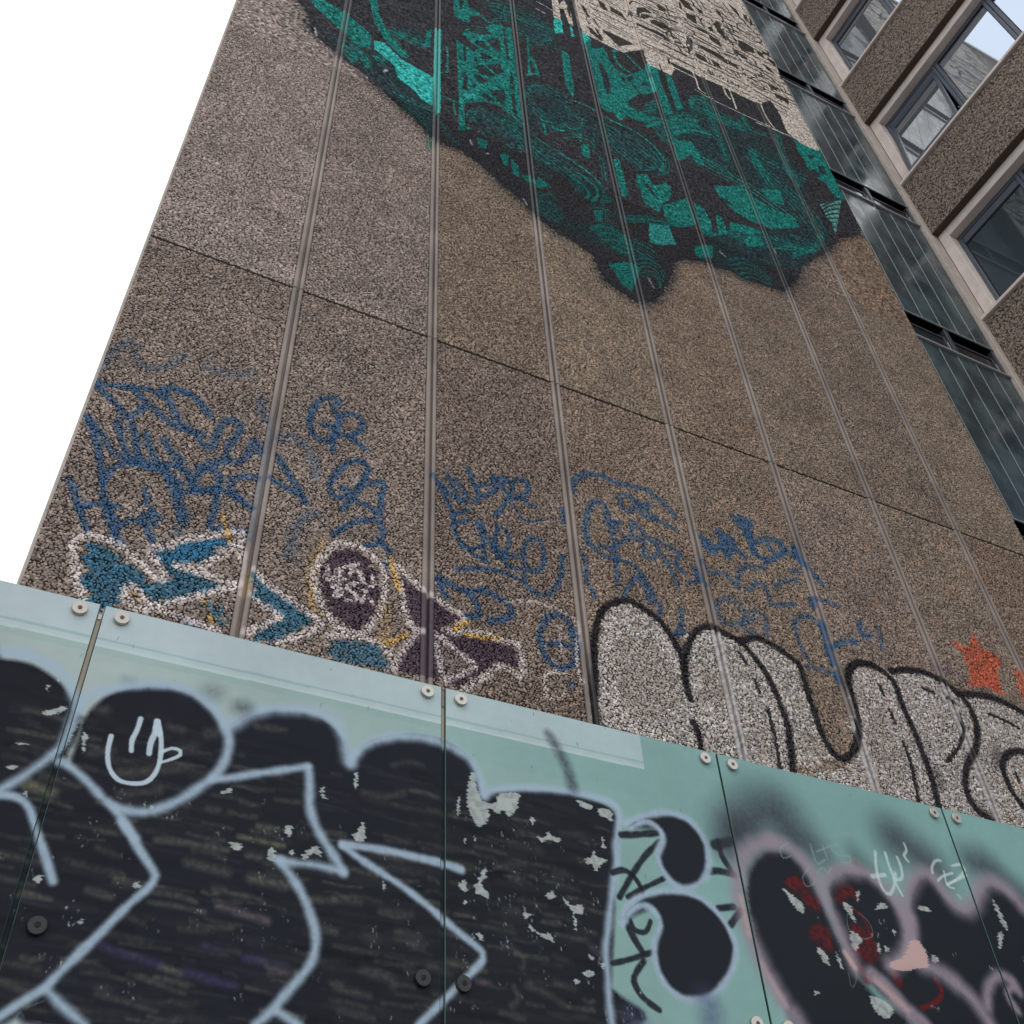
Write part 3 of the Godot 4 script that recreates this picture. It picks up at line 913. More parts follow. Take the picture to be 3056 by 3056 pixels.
func paint_tags(c: Canvas) -> void:
	# blue tags at the left
	c.stroke([-27, 610, -25, 620, -21, 634, -17, 641, -11, 638], 0.0475, BLUE, 0.45, 0.0238, 0.5)
	c.stroke([-14, 634, -8, 626, -2, 625, 6, 631, 13, 645], 0.0483, BLUE, 0.45, 0.0242, 0.5)
	c.stroke([26, 641, 35, 641, 45, 644, 52, 651], 0.0502, BLUE, 0.45, 0.0251, 0.5)
	c.stroke([-28, 601, -21, 601, -14, 603, -6, 606, 1, 608, 6, 605], 0.0427, BLUE, 0.85, 0.012, 0.25)
	c.stroke([-27, 599, -20, 594, -12, 588, -7, 582, -2, 587, 0, 594], 0.0419, BLUE, 0.85, 0.0117, 0.25)
	c.stroke([-10, 605, -4, 601, 5, 594, 12, 589, 18, 586, 25, 586, 32, 587], 0.0427, BLUE, 0.85, 0.0119, 0.25)
	c.stroke([7, 611, 13, 601, 20, 590, 29, 584, 36, 577, 39, 580, 40, 591, 42, 600, 47, 605, 51, 601, 50, 592, 47, 584, 48, 574, 53, 573, 58, 581, 60, 594, 64, 586], 0.0433, BLUE, 0.85, 0.0121, 0.25)
	c.stroke([15, 613, 22, 614, 29, 608, 34, 602], 0.0439, BLUE, 0.85, 0.0123, 0.25)
	c.stroke([6, 609, 12, 615, 20, 614], 0.0438, BLUE, 0.85, 0.0123, 0.25)
	c.stroke([-24, 574, -20, 565, -16, 557, -12, 546, -8, 534, -4, 521, 1, 509, 7, 497], 0.0392, BLUE, 0.85, 0.011, 0.25)
	c.stroke([-24, 573, -15, 564, -8, 555, -1, 552, 3, 551], 0.0403, BLUE, 0.85, 0.0113, 0.25)
	c.stroke([-10, 577, -6, 566, -2, 558, 2, 552], 0.0407, BLUE, 0.85, 0.0114, 0.25)
	c.stroke([-3, 578, 1, 568, 4, 558, 8, 554], 0.0409, BLUE, 0.85, 0.0115, 0.25)
	c.stroke([5, 574, 9, 565, 12, 559, 18, 556, 24, 560], 0.0411, BLUE, 0.85, 0.0115, 0.25)
	c.stroke([14, 574, 19, 567, 25, 563], 0.0416, BLUE, 0.85, 0.0116, 0.25)
	c.stroke([4, 553, 9, 551, 17, 553], 0.0528, BLUE, 0.9, 0.0148, 0.25)
	c.stroke([35, 561, 42, 568, 46, 571], 0.0549, BLUE, 0.9, 0.0154, 0.25)
	c.stroke([19, 551, 26, 541, 30, 531, 33, 523], 0.0523, BLUE, 0.9, 0.0146, 0.25)
	c.stroke([26, 557, 31, 553, 34, 546], 0.0535, BLUE, 0.9, 0.015, 0.25)
	c.stroke([-8, 532, -5, 544, 1, 550, 9, 553, 17, 553, 23, 549, 28, 546], 0.0384, BLUE, 0.88, 0.0108, 0.25)
	c.stroke([-22, 529, -18, 521, -14, 512, -10, 505, -7, 499], 0.0361, BLUE, 0.88, 0.0101, 0.25)
	c.stroke([-14, 512, -9, 517, -3, 519, 3, 520], 0.0365, BLUE, 0.88, 0.0102, 0.25)
	c.stroke([-3, 519, 3, 511, 6, 502, 9, 498], 0.0363, BLUE, 0.88, 0.0102, 0.25)
	c.stroke([5, 508, 11, 514, 17, 512, 22, 504], 0.0366, BLUE, 0.88, 0.0103, 0.25)
	c.stroke([35, 558, 41, 563, 46, 559, 46, 552, 41, 546, 35, 548, 35, 558], 0.0396, BLUE, 0.88, 0.0111, 0.25)
	c.stroke([28, 540, 36, 544, 46, 550, 55, 548, 65, 543], 0.0393, BLUE, 0.88, 0.011, 0.25)
	c.stroke([46, 550, 47, 535, 47, 523, 56, 525, 64, 526], 0.0387, BLUE, 0.88, 0.0108, 0.25)
	c.stroke([52, 560, 61, 566, 65, 565], 0.0406, BLUE, 0.88, 0.0114, 0.25)
	c.stroke([52, 557, 55, 551, 61, 546], 0.0398, BLUE, 0.88, 0.0111, 0.25)
	c.stroke([72, 568, 79, 566, 85, 564, 92, 561], 0.0412, BLUE, 0.88, 0.0115, 0.25)
	c.stroke([74, 587, 82, 575, 89, 565, 92, 558], 0.0416, BLUE, 0.88, 0.0116, 0.25)
	c.fill([10, 537, 13, 538, 18, 526, 23, 521, 22, 513, 12, 515, 14, 522], BLUE, 0.85, 0.02, 0.3)
	c.stroke([73, 600, 80, 606, 89, 601, 95, 591, 96, 581], 0.0585, BLUE, 0.5, 0.0292, 0.5)
	c.stroke([59, 629, 61, 618, 65, 612], 0.0592, BLUE, 0.5, 0.0296, 0.5)
	c.stroke([34, 527, 32, 514], 0.0514, BLUE, 0.5, 0.0257, 0.5)
	c.stroke([99, 553, 92, 546, 89, 536, 88, 526, 87, 517], 0.0544, BLUE, 0.5, 0.0272, 0.5)
	c.stroke([105, 647, 102, 650, 95, 647, 90, 635, 89, 622, 93, 612, 101, 612, 105, 619, 103, 625, 97, 624], 0.0408, BLUE, 0.92, 0.0114, 0.25)
	c.stroke([101, 643, 106, 633, 104, 620, 104, 605], 0.0407, BLUE, 0.92, 0.0114, 0.25)
	c.stroke([106, 636, 114, 642, 120, 638, 120, 630, 113, 622, 106, 621], 0.0412, BLUE, 0.92, 0.0115, 0.25)
	c.stroke([112, 621, 119, 618, 124, 615], 0.0407, BLUE, 0.92, 0.0114, 0.25)
	c.stroke([123, 604, 116, 601, 109, 591, 105, 578, 107, 571, 112, 570, 116, 577, 112, 578], 0.039, BLUE, 0.92, 0.0109, 0.25)
	c.stroke([120, 604, 126, 600, 123, 587, 119, 574, 113, 561], 0.0393, BLUE, 0.92, 0.011, 0.25)
	c.stroke([121, 583, 129, 588, 136, 592, 135, 579, 135, 566, 130, 569, 120, 571], 0.0392, BLUE, 0.92, 0.011, 0.25)
	c.stroke([110, 541, 116, 550, 124, 557, 134, 561, 137, 556, 136, 546, 128, 540], 0.0378, BLUE, 0.92, 0.0106, 0.25)
	c.stroke([136, 545, 142, 541, 140, 530], 0.0375, BLUE, 0.92, 0.0105, 0.25)
	# teal and white letter at the lower left
	c.fill([-7, 491, -1, 494, 11, 489, 20, 484, 26, 479, 31, 481, 32, 488, 27, 494, 24, 499, 32, 505, 43, 512, 53, 518, 56, 515, 51, 503, 45, 499, 35, 494, 43, 491, 59, 490, 48, 480, 38, 473, 29, 469, 25, 471, 18, 476, 14, 472, 16, 465, 10, 458, 1, 458], PETROL, 0.85, 0.03, 0.25)
	c.fill([-8, 493, -2, 494, 3, 486, -4, 483], PETROLBRIGHT, 0.5, 0.03, 0.4)
	c.fill([26, 494, 39, 509, 54, 517, 55, 513, 45, 501, 32, 494], PETROLBRIGHT, 0.45, 0.03, 0.4)
	c.fill([71, 503, 82, 495, 93, 488, 104, 481, 96, 471, 85, 463, 76, 461, 88, 479, 73, 485], PETROL, 0.88, 0.03, 0.25)
	c.fill([41, 465, 50, 464, 58, 461, 48, 460], BLUE, 0.8, 0.03, 0.3)
	c.fill([51, 478, 60, 476, 64, 465, 57, 466], PETROL, 0.6, 0.03, 0.3)
	c.stroke([0, 461, -4, 468, -7, 477, -11, 488, -11, 494, -7, 498, -1, 498, 7, 497, 15, 492, 23, 487, 28, 483, 31, 483, 30, 487, 26, 493, 22, 499, 29, 504, 37, 511, 47, 517, 55, 523, 62, 525, 62, 519, 57, 511, 49, 500, 46, 496, 35, 494], 0.0412, CHALK, 0.9, 0.0115, 0.15)
	c.stroke([35, 493, 42, 493, 55, 492, 66, 492], 0.0417, CHALK, 0.9, 0.0117, 0.15)
	c.stroke([66, 492, 60, 487, 49, 480, 38, 472, 30, 467, 25, 469, 20, 475, 16, 474, 16, 470, 21, 464, 28, 464], 0.0401, CHALK, 0.9, 0.0112, 0.15)
	c.stroke([30, 467, 39, 465, 47, 464, 59, 462], 0.0399, CHALK, 0.9, 0.0112, 0.15)
	c.stroke([63, 515, 65, 508], 0.0432, CHALK, 0.9, 0.0121, 0.15)
	c.stroke([72, 503, 81, 496, 92, 490, 102, 485, 108, 480, 100, 472, 88, 463], 0.039, CHALK, 0.9, 0.0109, 0.15)
	c.stroke([72, 487, 79, 483, 87, 479, 79, 470, 72, 464], 0.0382, CHALK, 0.9, 0.0107, 0.15)
	c.stroke([50, 478, 54, 471, 57, 465], 0.0162, OCHRE, 0.8, 0.0045, 0.25)
	c.stroke([51, 535, 57, 518], 0.0175, OCHRE, 0.8, 0.0049, 0.25)
	c.stroke([102, 503, 102, 492, 108, 487], 0.026, OCHRE, 0.5, 0.0073, 0.5)
	c.stroke([19, 471, 23, 469], 0.0237, OCHRE, 0.5, 0.0066, 0.5)
	# dark oval with white writing
	c.stroke([105, 533, 101, 515, 103, 497], 0.0534, OCHRE, 0.45, 0.032, 0.5)
	c.fill([120, 535, 113, 532, 106, 519, 106, 504, 110, 494, 117, 486, 128, 482, 135, 496, 138, 513, 136, 524, 128, 531], PLUM, 0.95, 0.025, 0.12)
	c.stroke([112, 536, 106, 526, 102, 514, 103, 504, 107, 493, 113, 485, 120, 481, 129, 481, 135, 490, 139, 501, 140, 515, 139, 526, 133, 534, 124, 538, 116, 538, 112, 536], 0.0377, CHALK, 0.88, 0.0106, 0.2)
	c.stroke([109, 519, 109, 510, 114, 514], 0.0241, CHALK, 0.92, 0.0068, 0.1)
	c.stroke([113, 517, 118, 522, 125, 526], 0.0245, CHALK, 0.92, 0.0069, 0.1)
	c.stroke([117, 521, 115, 512, 119, 513], 0.0243, CHALK, 0.92, 0.0068, 0.1)
	c.stroke([121, 517, 123, 523, 128, 516], 0.0245, CHALK, 0.92, 0.0069, 0.1)
	c.stroke([127, 521, 127, 515, 134, 514, 133, 520], 0.0245, CHALK, 0.92, 0.0069, 0.1)
	c.stroke([112, 506, 115, 510, 116, 506, 113, 500, 118, 503], 0.0239, CHALK, 0.92, 0.0067, 0.1)
	c.stroke([125, 513, 120, 509, 120, 506, 124, 506, 125, 502, 120, 500], 0.0241, CHALK, 0.92, 0.0067, 0.1)
	c.stroke([127, 509, 130, 509, 128, 502], 0.0242, CHALK, 0.92, 0.0068, 0.1)
	c.stroke([133, 504, 134, 502], 0.0241, CHALK, 0.92, 0.0068, 0.1)
	# dark star letter
	c.fill([149, 526, 158, 519, 167, 516, 175, 512, 182, 508, 176, 501, 173, 496, 181, 495, 197, 499, 217, 497, 217, 485, 207, 486, 197, 476, 185, 464, 168, 464, 148, 465, 152, 479, 160, 491, 155, 496, 151, 509], PLUM, 0.93, 0.025, 0.15)
	c.fill([172, 490, 181, 485, 190, 479, 183, 473, 176, 469, 173, 477], BARE, 0.9, 0.02, 0.3)
	c.fill([114, 471, 127, 476, 136, 477, 142, 471, 145, 464, 135, 463, 114, 461], PETROL, 0.75, 0.03, 0.3)
	c.stroke([142, 534, 147, 523, 151, 512, 152, 502, 156, 494, 162, 492], 0.0401, CHALK, 0.88, 0.0112, 0.18)
	c.stroke([159, 490, 155, 484, 150, 474, 147, 465], 0.0386, CHALK, 0.88, 0.0108, 0.18)
	c.stroke([143, 534, 151, 528, 161, 520, 171, 516, 180, 512, 186, 509, 180, 501, 177, 497, 184, 498, 197, 502, 207, 500, 218, 500, 220, 492, 219, 480, 214, 481, 207, 483, 199, 476, 191, 468, 185, 462], 0.0405, CHALK, 0.88, 0.0113, 0.18)
	c.stroke([170, 493, 177, 489, 184, 484, 192, 479, 185, 473, 177, 467, 174, 466, 172, 476, 170, 487], 0.0392, CHALK, 0.88, 0.011, 0.18)
	c.stroke([112, 475, 121, 478, 129, 479, 139, 478, 145, 472], 0.0379, CHALK, 0.88, 0.0106, 0.18)
	c.stroke([142, 537, 145, 527, 148, 517], 0.0316, OCHRE, 0.85, 0.0088, 0.3)
	c.stroke([180, 500, 188, 507], 0.0314, OCHRE, 0.85, 0.0088, 0.3)
	c.stroke([187, 498, 197, 499, 206, 501], 0.0315, OCHRE, 0.85, 0.0088, 0.3)
	c.stroke([143, 479, 148, 483, 153, 488], 0.0299, OCHRE, 0.85, 0.0084, 0.3)
	c.stroke([142, 501, 142, 487, 140, 480], 0.053, OCHRE, 0.35, 0.0318, 0.5)
	# blue writing in the middle
	c.stroke([166, 611, 172, 601, 177, 591, 180, 581], 0.0348, BLUE, 0.92, 0.0098, 0.25)
	c.stroke([171, 607, 178, 599, 184, 597], 0.0351, BLUE, 0.92, 0.0098, 0.25)
	c.stroke([176, 616, 180, 606, 184, 599, 187, 597], 0.0353, BLUE, 0.92, 0.0099, 0.25)
	c.stroke([182, 614, 187, 606, 190, 600], 0.0355, BLUE, 0.92, 0.0099, 0.25)
	c.stroke([190, 627, 193, 617, 196, 610, 195, 600], 0.0359, BLUE, 0.92, 0.0101, 0.25)
	c.stroke([194, 613, 202, 618, 209, 618, 203, 609, 198, 606], 0.036, BLUE, 0.92, 0.0101, 0.25)
	c.stroke([207, 628, 213, 619, 217, 614, 212, 601, 207, 593], 0.0362, BLUE, 0.92, 0.0101, 0.25)
	c.stroke([206, 624, 216, 630, 213, 621], 0.0367, BLUE, 0.92, 0.0103, 0.25)
	c.stroke([219, 627, 228, 633, 232, 628, 227, 618, 219, 614, 220, 624], 0.0369, BLUE, 0.92, 0.0103, 0.25)
	c.stroke([225, 617, 231, 613, 235, 612], 0.0366, BLUE, 0.92, 0.0103, 0.25)
	c.stroke([219, 610, 223, 602, 228, 597, 236, 600, 242, 604], 0.0213, BLUE, 0.8, 0.006, 0.25)
	c.stroke([190, 591, 182, 585, 180, 577, 182, 567, 186, 563], 0.0323, BLUE, 0.92, 0.009, 0.25)
	c.stroke([181, 577, 189, 582], 0.0324, BLUE, 0.92, 0.0091, 0.25)
	c.stroke([184, 560, 191, 561, 198, 565], 0.0318, BLUE, 0.92, 0.0089, 0.25)
	c.stroke([186, 563, 193, 556, 200, 555], 0.0317, BLUE, 0.92, 0.0089, 0.25)
	c.stroke([195, 583, 198, 573, 199, 563, 200, 555], 0.0322, BLUE, 0.92, 0.009, 0.25)
	c.stroke([198, 584, 202, 572, 206, 565], 0.0325, BLUE, 0.92, 0.0091, 0.25)
	c.stroke([209, 585, 214, 584, 216, 577, 214, 568, 208, 562, 206, 569, 208, 581, 209, 585], 0.0327, BLUE, 0.92, 0.0092, 0.25)
	c.stroke([206, 570, 211, 561, 215, 555, 223, 556], 0.0322, BLUE, 0.92, 0.009, 0.25)
	c.stroke([208, 560, 221, 566], 0.0323, BLUE, 0.92, 0.0091, 0.25)
	c.stroke([239, 573, 238, 566, 235, 560, 231, 557, 228, 558, 225, 562, 225, 568, 226, 575, 229, 581, 233, 584, 236, 584, 239, 579, 239, 573], 0.0329, BLUE, 0.92, 0.0092, 0.25)
	c.stroke([252, 577, 250, 564, 246, 552, 239, 542, 231, 541, 225, 546, 225, 555], 0.0324, BLUE, 0.92, 0.0091, 0.25)
	c.stroke([182, 542, 193, 546, 203, 549, 214, 549, 223, 547], 0.0315, BLUE, 0.92, 0.0088, 0.25)
	c.stroke([171, 531, 173, 523, 176, 520], 0.0414, BLUE, 0.92, 0.0116, 0.25)
	c.stroke([171, 532, 180, 529, 188, 528, 198, 532, 206, 530, 213, 527, 215, 522, 211, 516, 201, 511], 0.0421, BLUE, 0.92, 0.0118, 0.25)
	c.stroke([188, 528, 194, 520, 194, 513, 188, 511], 0.0415, BLUE, 0.92, 0.0116, 0.25)
	c.stroke([255, 516, 255, 507, 252, 498, 246, 493, 241, 492, 235, 496, 232, 504, 232, 513, 236, 522, 241, 528, 247, 529, 252, 525, 255, 516], 0.0387, BLUE, 0.9, 0.0108, 0.25)
	c.stroke([237, 506, 245, 509, 253, 508], 0.0385, BLUE, 0.9, 0.0108, 0.25)
	c.stroke([248, 484, 250, 482], 0.0375, BLUE, 0.7, 0.0105, 0.4)
	c.stroke([251, 519, 253, 514], 0.0391, BLUE, 0.7, 0.011, 0.4)
	c.stroke([245, 522, 245, 511, 245, 501], 0.0213, CHALK, 0.7, 0.006, 0.45)
	c.stroke([211, 528, 224, 533, 238, 534, 248, 533, 256, 528, 257, 519], 0.0217, CHALK, 0.7, 0.0061, 0.45)
	c.stroke([246, 489, 235, 487, 233, 478, 233, 471, 241, 472, 245, 477], 0.0241, CHALK, 0.85, 0.0067, 0.3)
	c.stroke([256, 515, 254, 500, 256, 486], 0.025, CHALK, 0.85, 0.007, 0.3)
	# blue writing right of the middle
	c.stroke([265, 638, 267, 648, 276, 658, 289, 662, 299, 660, 312, 662, 323, 663, 332, 660, 341, 652, 345, 646], 0.0491, BLUE, 0.85, 0.0137, 0.35)
	c.stroke([272, 594, 271, 609, 275, 624, 281, 635, 288, 634, 289, 622], 0.0467, BLUE, 0.85, 0.0131, 0.35)
	c.fill([287, 620, 302, 626, 294, 611, 291, 581, 290, 598], BLUE, 0.88, 0.02, 0.3)
	c.stroke([290, 598, 290, 581, 289, 567], 0.0365, BLUE, 0.85, 0.0102, 0.32)
	c.stroke([272, 594, 281, 588, 290, 588, 301, 588, 308, 583, 313, 573, 315, 564, 319, 559, 315, 549], 0.0366, BLUE, 0.85, 0.0102, 0.32)
	c.stroke([280, 595, 288, 596, 302, 610], 0.0373, BLUE, 0.85, 0.0104, 0.32)
	c.stroke([301, 648, 302, 638, 308, 636, 314, 648, 305, 651], 0.0393, BLUE, 0.85, 0.011, 0.32)
	c.stroke([316, 649, 317, 639, 319, 647, 323, 649], 0.0396, BLUE, 0.85, 0.0111, 0.32)
	c.stroke([325, 651, 322, 640, 329, 639], 0.0397, BLUE, 0.85, 0.0111, 0.32)
	c.stroke([309, 627, 314, 622, 318, 616, 326, 611, 321, 600, 313, 599, 315, 610], 0.0383, BLUE, 0.85, 0.0107, 0.32)
	c.stroke([321, 636, 332, 636, 343, 633], 0.0395, BLUE, 0.85, 0.0111, 0.32)
	c.stroke([326, 618, 334, 614, 342, 611, 337, 599, 343, 595], 0.0385, BLUE, 0.85, 0.0108, 0.32)
	c.stroke([329, 603, 333, 591, 336, 581], 0.0378, BLUE, 0.85, 0.0106, 0.32)
	c.stroke([292, 558, 300, 572, 308, 581], 0.0363, BLUE, 0.85, 0.0102, 0.32)
	c.stroke([334, 562, 333, 551, 326, 539, 333, 544], 0.0361, BLUE, 0.85, 0.0101, 0.32)
	c.stroke([255, 618, 255, 606], 0.0371, BLUE, 0.85, 0.0104, 0.32)
	c.stroke([265, 586, 268, 579, 267, 563, 270, 557, 272, 551], 0.0356, BLUE, 0.85, 0.01, 0.32)
	c.stroke([307, 624, 307, 612, 315, 614], 0.0383, BLUE, 0.85, 0.0107, 0.32)
	c.fill([307, 580, 314, 575, 315, 563, 309, 555, 309, 568], BLUE, 0.8, 0.02, 0.35)
	c.fill([360, 638, 371, 634, 376, 630, 377, 621, 367, 620, 361, 628], BLUE, 0.92, 0.02, 0.22)
	c.fill([378, 648, 386, 646, 394, 645, 394, 632, 383, 619, 378, 629], BLUE, 0.92, 0.02, 0.22)
	c.fill([393, 667, 406, 671, 416, 668, 413, 653, 406, 646, 403, 648, 400, 659], BLUE, 0.92, 0.02, 0.22)
	c.stroke([410, 645, 424, 654, 436, 656, 437, 648, 426, 636, 413, 633, 408, 641], 0.0514, BLUE, 0.9, 0.0144, 0.3)
	c.stroke([424, 647, 428, 641], 0.0515, BLUE, 0.9, 0.0144, 0.3)
	c.stroke([409, 655, 407, 635], 0.0511, BLUE, 0.9, 0.0143, 0.3)
	c.stroke([436, 648, 445, 646, 453, 641, 460, 633, 465, 627], 0.0519, BLUE, 0.9, 0.0145, 0.3)
	c.stroke([394, 633, 398, 628], 0.0501, BLUE, 0.9, 0.014, 0.3)
	c.stroke([437, 629, 447, 631], 0.0414, BLUE, 0.8, 0.0116, 0.38)
	c.stroke([360, 610, 364, 602, 376, 606, 383, 600, 385, 597, 391, 613, 401, 621, 412, 623, 419, 632], 0.0396, BLUE, 0.8, 0.0111, 0.38)
	c.stroke([345, 587, 354, 591, 360, 589], 0.0381, BLUE, 0.8, 0.0107, 0.38)
	c.stroke([394, 597, 403, 606, 410, 606, 411, 597, 413, 590, 433, 598], 0.0396, BLUE, 0.8, 0.0111, 0.38)
	c.stroke([420, 609, 428, 616, 442, 622], 0.0406, BLUE, 0.8, 0.0114, 0.38)
	c.stroke([452, 608, 465, 610, 474, 608], 0.041, BLUE, 0.8, 0.0115, 0.38)
	c.stroke([364, 577, 374, 583, 383, 582, 386, 574, 378, 564, 369, 562, 363, 566, 364, 577], 0.0401, BLUE, 0.72, 0.0112, 0.48)
	c.stroke([393, 579, 402, 578, 401, 569, 400, 560], 0.0405, BLUE, 0.72, 0.0113, 0.48)
	c.stroke([392, 573, 382, 562, 391, 559], 0.04, BLUE, 0.72, 0.0112, 0.48)
	c.stroke([428, 581, 438, 589, 446, 589, 450, 582], 0.042, BLUE, 0.72, 0.0117, 0.48)
	c.stroke([428, 581, 426, 569, 428, 557, 430, 550], 0.0408, BLUE, 0.72, 0.0114, 0.48)
	c.stroke([454, 566, 466, 575, 481, 580], 0.042, BLUE, 0.72, 0.0118, 0.48)
	c.stroke([490, 600, 487, 589, 495, 588], 0.0433, BLUE, 0.72, 0.0121, 0.48)
	c.stroke([427, 545, 447, 545], 0.0402, BLUE, 0.72, 0.0113, 0.48)
	c.stroke([491, 602, 487, 590, 497, 591], 0.0362, BLUE, 0.75, 0.0101, 0.4)
	c.stroke([506, 600, 505, 588, 503, 581], 0.0362, BLUE, 0.75, 0.0101, 0.4)
	c.stroke([454, 567, 466, 576, 480, 581], 0.035, BLUE, 0.75, 0.0098, 0.4)
	# the wall strips took the blue too
	c.stroke([449, 607, 449, 601], 0.0524, BLUE, 0.8, 0.0079, 0)
	c.stroke([452, 587, 451, 573], 0.0513, BLUE, 0.8, 0.0077, 0)
	c.stroke([450, 567, 450, 553], 0.0502, BLUE, 0.8, 0.0075, 0)
	c.stroke([451, 545, 451, 538], 0.0493, BLUE, 0.8, 0.0074, 0)
	c.stroke([448, 655, 451, 639], 0.0547, BLUE, 0.8, 0.0082, 0)
	c.stroke([352, 602, 354, 592], 0.0497, BLUE, 0.8, 0.0074, 0)
	c.stroke([68, 606, 67, 569, 67, 521], 0.0371, BLUE, 0.35, 0.0186, 0.5)
	c.stroke([66, 505, 67, 485], 0.0288, CHALK, 0.6, 0.0081, 0.3)
	c.stroke([69, 501, 69, 486], 0.0254, OCHRE, 0.5, 0.0071, 0.3)
	# silver bubble letters with black outlines
	c.fill([262, 462, 265, 491, 269, 516, 273, 535, 281, 547, 294, 555, 306, 552, 317, 545, 324, 536, 327, 524, 333, 536, 341, 547, 351, 554, 365, 555, 377, 552, 386, 540, 394, 525, 397, 507, 397, 483, 394, 459, 323, 459], SILVER, 0.76, 0.03, 0.62)
	c.fill([376, 550, 389, 557, 401, 556, 412, 551, 421, 544, 421, 530, 422, 513, 423, 496, 426, 485, 431, 479, 410, 469, 393, 466, 397, 507, 392, 526], SILVER, 0.72, 0.03, 0.68)
	c.fill([434, 472, 446, 485, 450, 505, 457, 532, 464, 552, 479, 561, 494, 561, 504, 560, 525, 568, 547, 569, 564, 562, 591, 567, 615, 565, 629, 560, 571, 451, 539, 460, 490, 461, 442, 458, 392, 459], SILVER, 0.72, 0.03, 0.68)
	c.fill([283, 523, 295, 530, 310, 531, 318, 512, 317, 491, 303, 474, 287, 472, 278, 483], BARE, 0.5, 0.06, 0.6)
	c.fill([342, 525, 355, 525, 356, 504, 341, 493, 335, 504], BARE, 0.5, 0.06, 0.6)
	c.fill([468, 524, 485, 526, 486, 503, 483, 480, 463, 478, 455, 496], BARE, 0.5, 0.06, 0.6)
	c.fill([371, 488, 379, 487, 378, 464, 368, 464], BARE, 0.5, 0.06, 0.6)
	c.fill([568, 520, 589, 530, 577, 511], BARE, 0.5, 0.06, 0.6)
	c.fill([403, 491, 416, 491, 418, 479, 402, 477], BARE, 0.5, 0.06, 0.6)
	c.stroke([273, 505, 279, 532, 293, 548], 0.0605, CHALK, 0.5, 0.0363, 0.45)
	c.stroke([322, 519, 317, 533], 0.0617, CHALK, 0.5, 0.037, 0.45)
	c.stroke([274, 482, 290, 464, 312, 464], 0.0568, CHALK, 0.5, 0.0341, 0.45)
	c.stroke([328, 485, 350, 479], 0.0592, CHALK, 0.5, 0.0355, 0.45)
	c.stroke([346, 542, 360, 546], 0.064, CHALK, 0.5, 0.0384, 0.45)
	c.stroke([398, 527, 400, 503], 0.0636, CHALK, 0.5, 0.0382, 0.45)
	c.stroke([470, 549, 484, 551], 0.0642, CHALK, 0.45, 0.0385, 0.45)
	c.stroke([464, 521, 457, 494], 0.0609, CHALK, 0.45, 0.0365, 0.45)
	c.stroke([526, 553, 533, 538, 520, 515], 0.0648, CHALK, 0.45, 0.0389, 0.45)
	c.stroke([399, 469, 419, 466, 445, 467], 0.057, CHALK, 0.45, 0.0342, 0.45)
	c.stroke([262, 459, 263, 479, 265, 497, 267, 516, 271, 532, 277, 544, 285, 551, 295, 556, 306, 553, 316, 547, 323, 537, 327, 527, 328, 517, 327, 506, 328, 494], 0.0464, BLACK, 0.96, 0.0093, 0.06)
	c.stroke([328, 517, 333, 531, 341, 545, 351, 553, 362, 553, 376, 549, 385, 539, 392, 526, 396, 507, 397, 490, 392, 461], 0.0485, BLACK, 0.96, 0.0097, 0.06)
	c.stroke([327, 478, 329, 471, 329, 461], 0.0445, BLACK, 0.96, 0.0089, 0.06)
	c.stroke([375, 549, 389, 556, 401, 555, 412, 550, 421, 543, 421, 530, 422, 513, 423, 496, 426, 485, 432, 479, 440, 482, 449, 492, 457, 511, 459, 527, 460, 540, 465, 552, 474, 561, 488, 563], 0.0503, BLACK, 0.96, 0.0101, 0.06)
	c.stroke([266, 518, 264, 497, 262, 479], 0.0481, BLACK, 0.8, 0.0193, 0.3)
	c.stroke([329, 521, 328, 511], 0.051, BLACK, 0.8, 0.0204, 0.3)
	c.stroke([373, 540, 375, 536, 377, 533], 0.0279, BLACK, 0.94, 0.0056, 0.08)
	c.stroke([380, 522, 381, 518, 382, 513], 0.0274, BLACK, 0.94, 0.0055, 0.08)
	c.stroke([385, 501, 385, 484, 383, 461], 0.0264, BLACK, 0.94, 0.0053, 0.08)
	c.stroke([458, 538, 463, 551, 472, 559, 486, 562, 497, 559, 503, 551, 503, 534, 505, 518, 506, 501, 506, 484, 503, 461], 0.0519, BLACK, 0.96, 0.0104, 0.06)
	c.stroke([504, 562, 521, 568, 539, 570, 553, 566, 565, 559, 570, 549, 569, 534, 560, 517, 549, 505, 539, 492, 534, 479, 536, 467, 546, 461], 0.0532, BLACK, 0.96, 0.0106, 0.06)
	c.stroke([563, 559, 584, 564, 601, 565, 615, 563, 629, 559], 0.0566, BLACK, 0.96, 0.0113, 0.06)
	c.stroke([610, 524, 593, 520, 581, 510, 577, 499, 578, 486, 584, 476], 0.0531, BLACK, 0.96, 0.0106, 0.06)
	c.stroke([488, 547, 488, 542, 488, 539], 0.0274, BLACK, 0.94, 0.0055, 0.08)
	c.stroke([489, 528, 490, 523, 490, 517], 0.0269, BLACK, 0.94, 0.0054, 0.08)
	c.stroke([491, 504, 492, 489, 487, 462], 0.0259, BLACK, 0.94, 0.0052, 0.08)
	c.stroke([529, 555, 539, 554], 0.0284, BLACK, 0.94, 0.0057, 0.08)
	c.stroke([550, 552, 555, 549], 0.0286, BLACK, 0.94, 0.0057, 0.08)
	c.stroke([556, 541, 553, 528, 543, 513, 526, 498], 0.0276, BLACK, 0.94, 0.0055, 0.08)
	c.stroke([589, 549, 603, 547, 613, 544], 0.0291, BLACK, 0.94, 0.0058, 0.08)
	c.stroke([589, 503, 589, 498], 0.0277, BLACK, 0.94, 0.0055, 0.08)
	c.stroke([457, 548, 455, 534], 0.0674, BLACK, 0.55, 0.0472, 0.5)
	c.stroke([579, 516, 572, 505], 0.0694, BLACK, 0.55, 0.0486, 0.5)
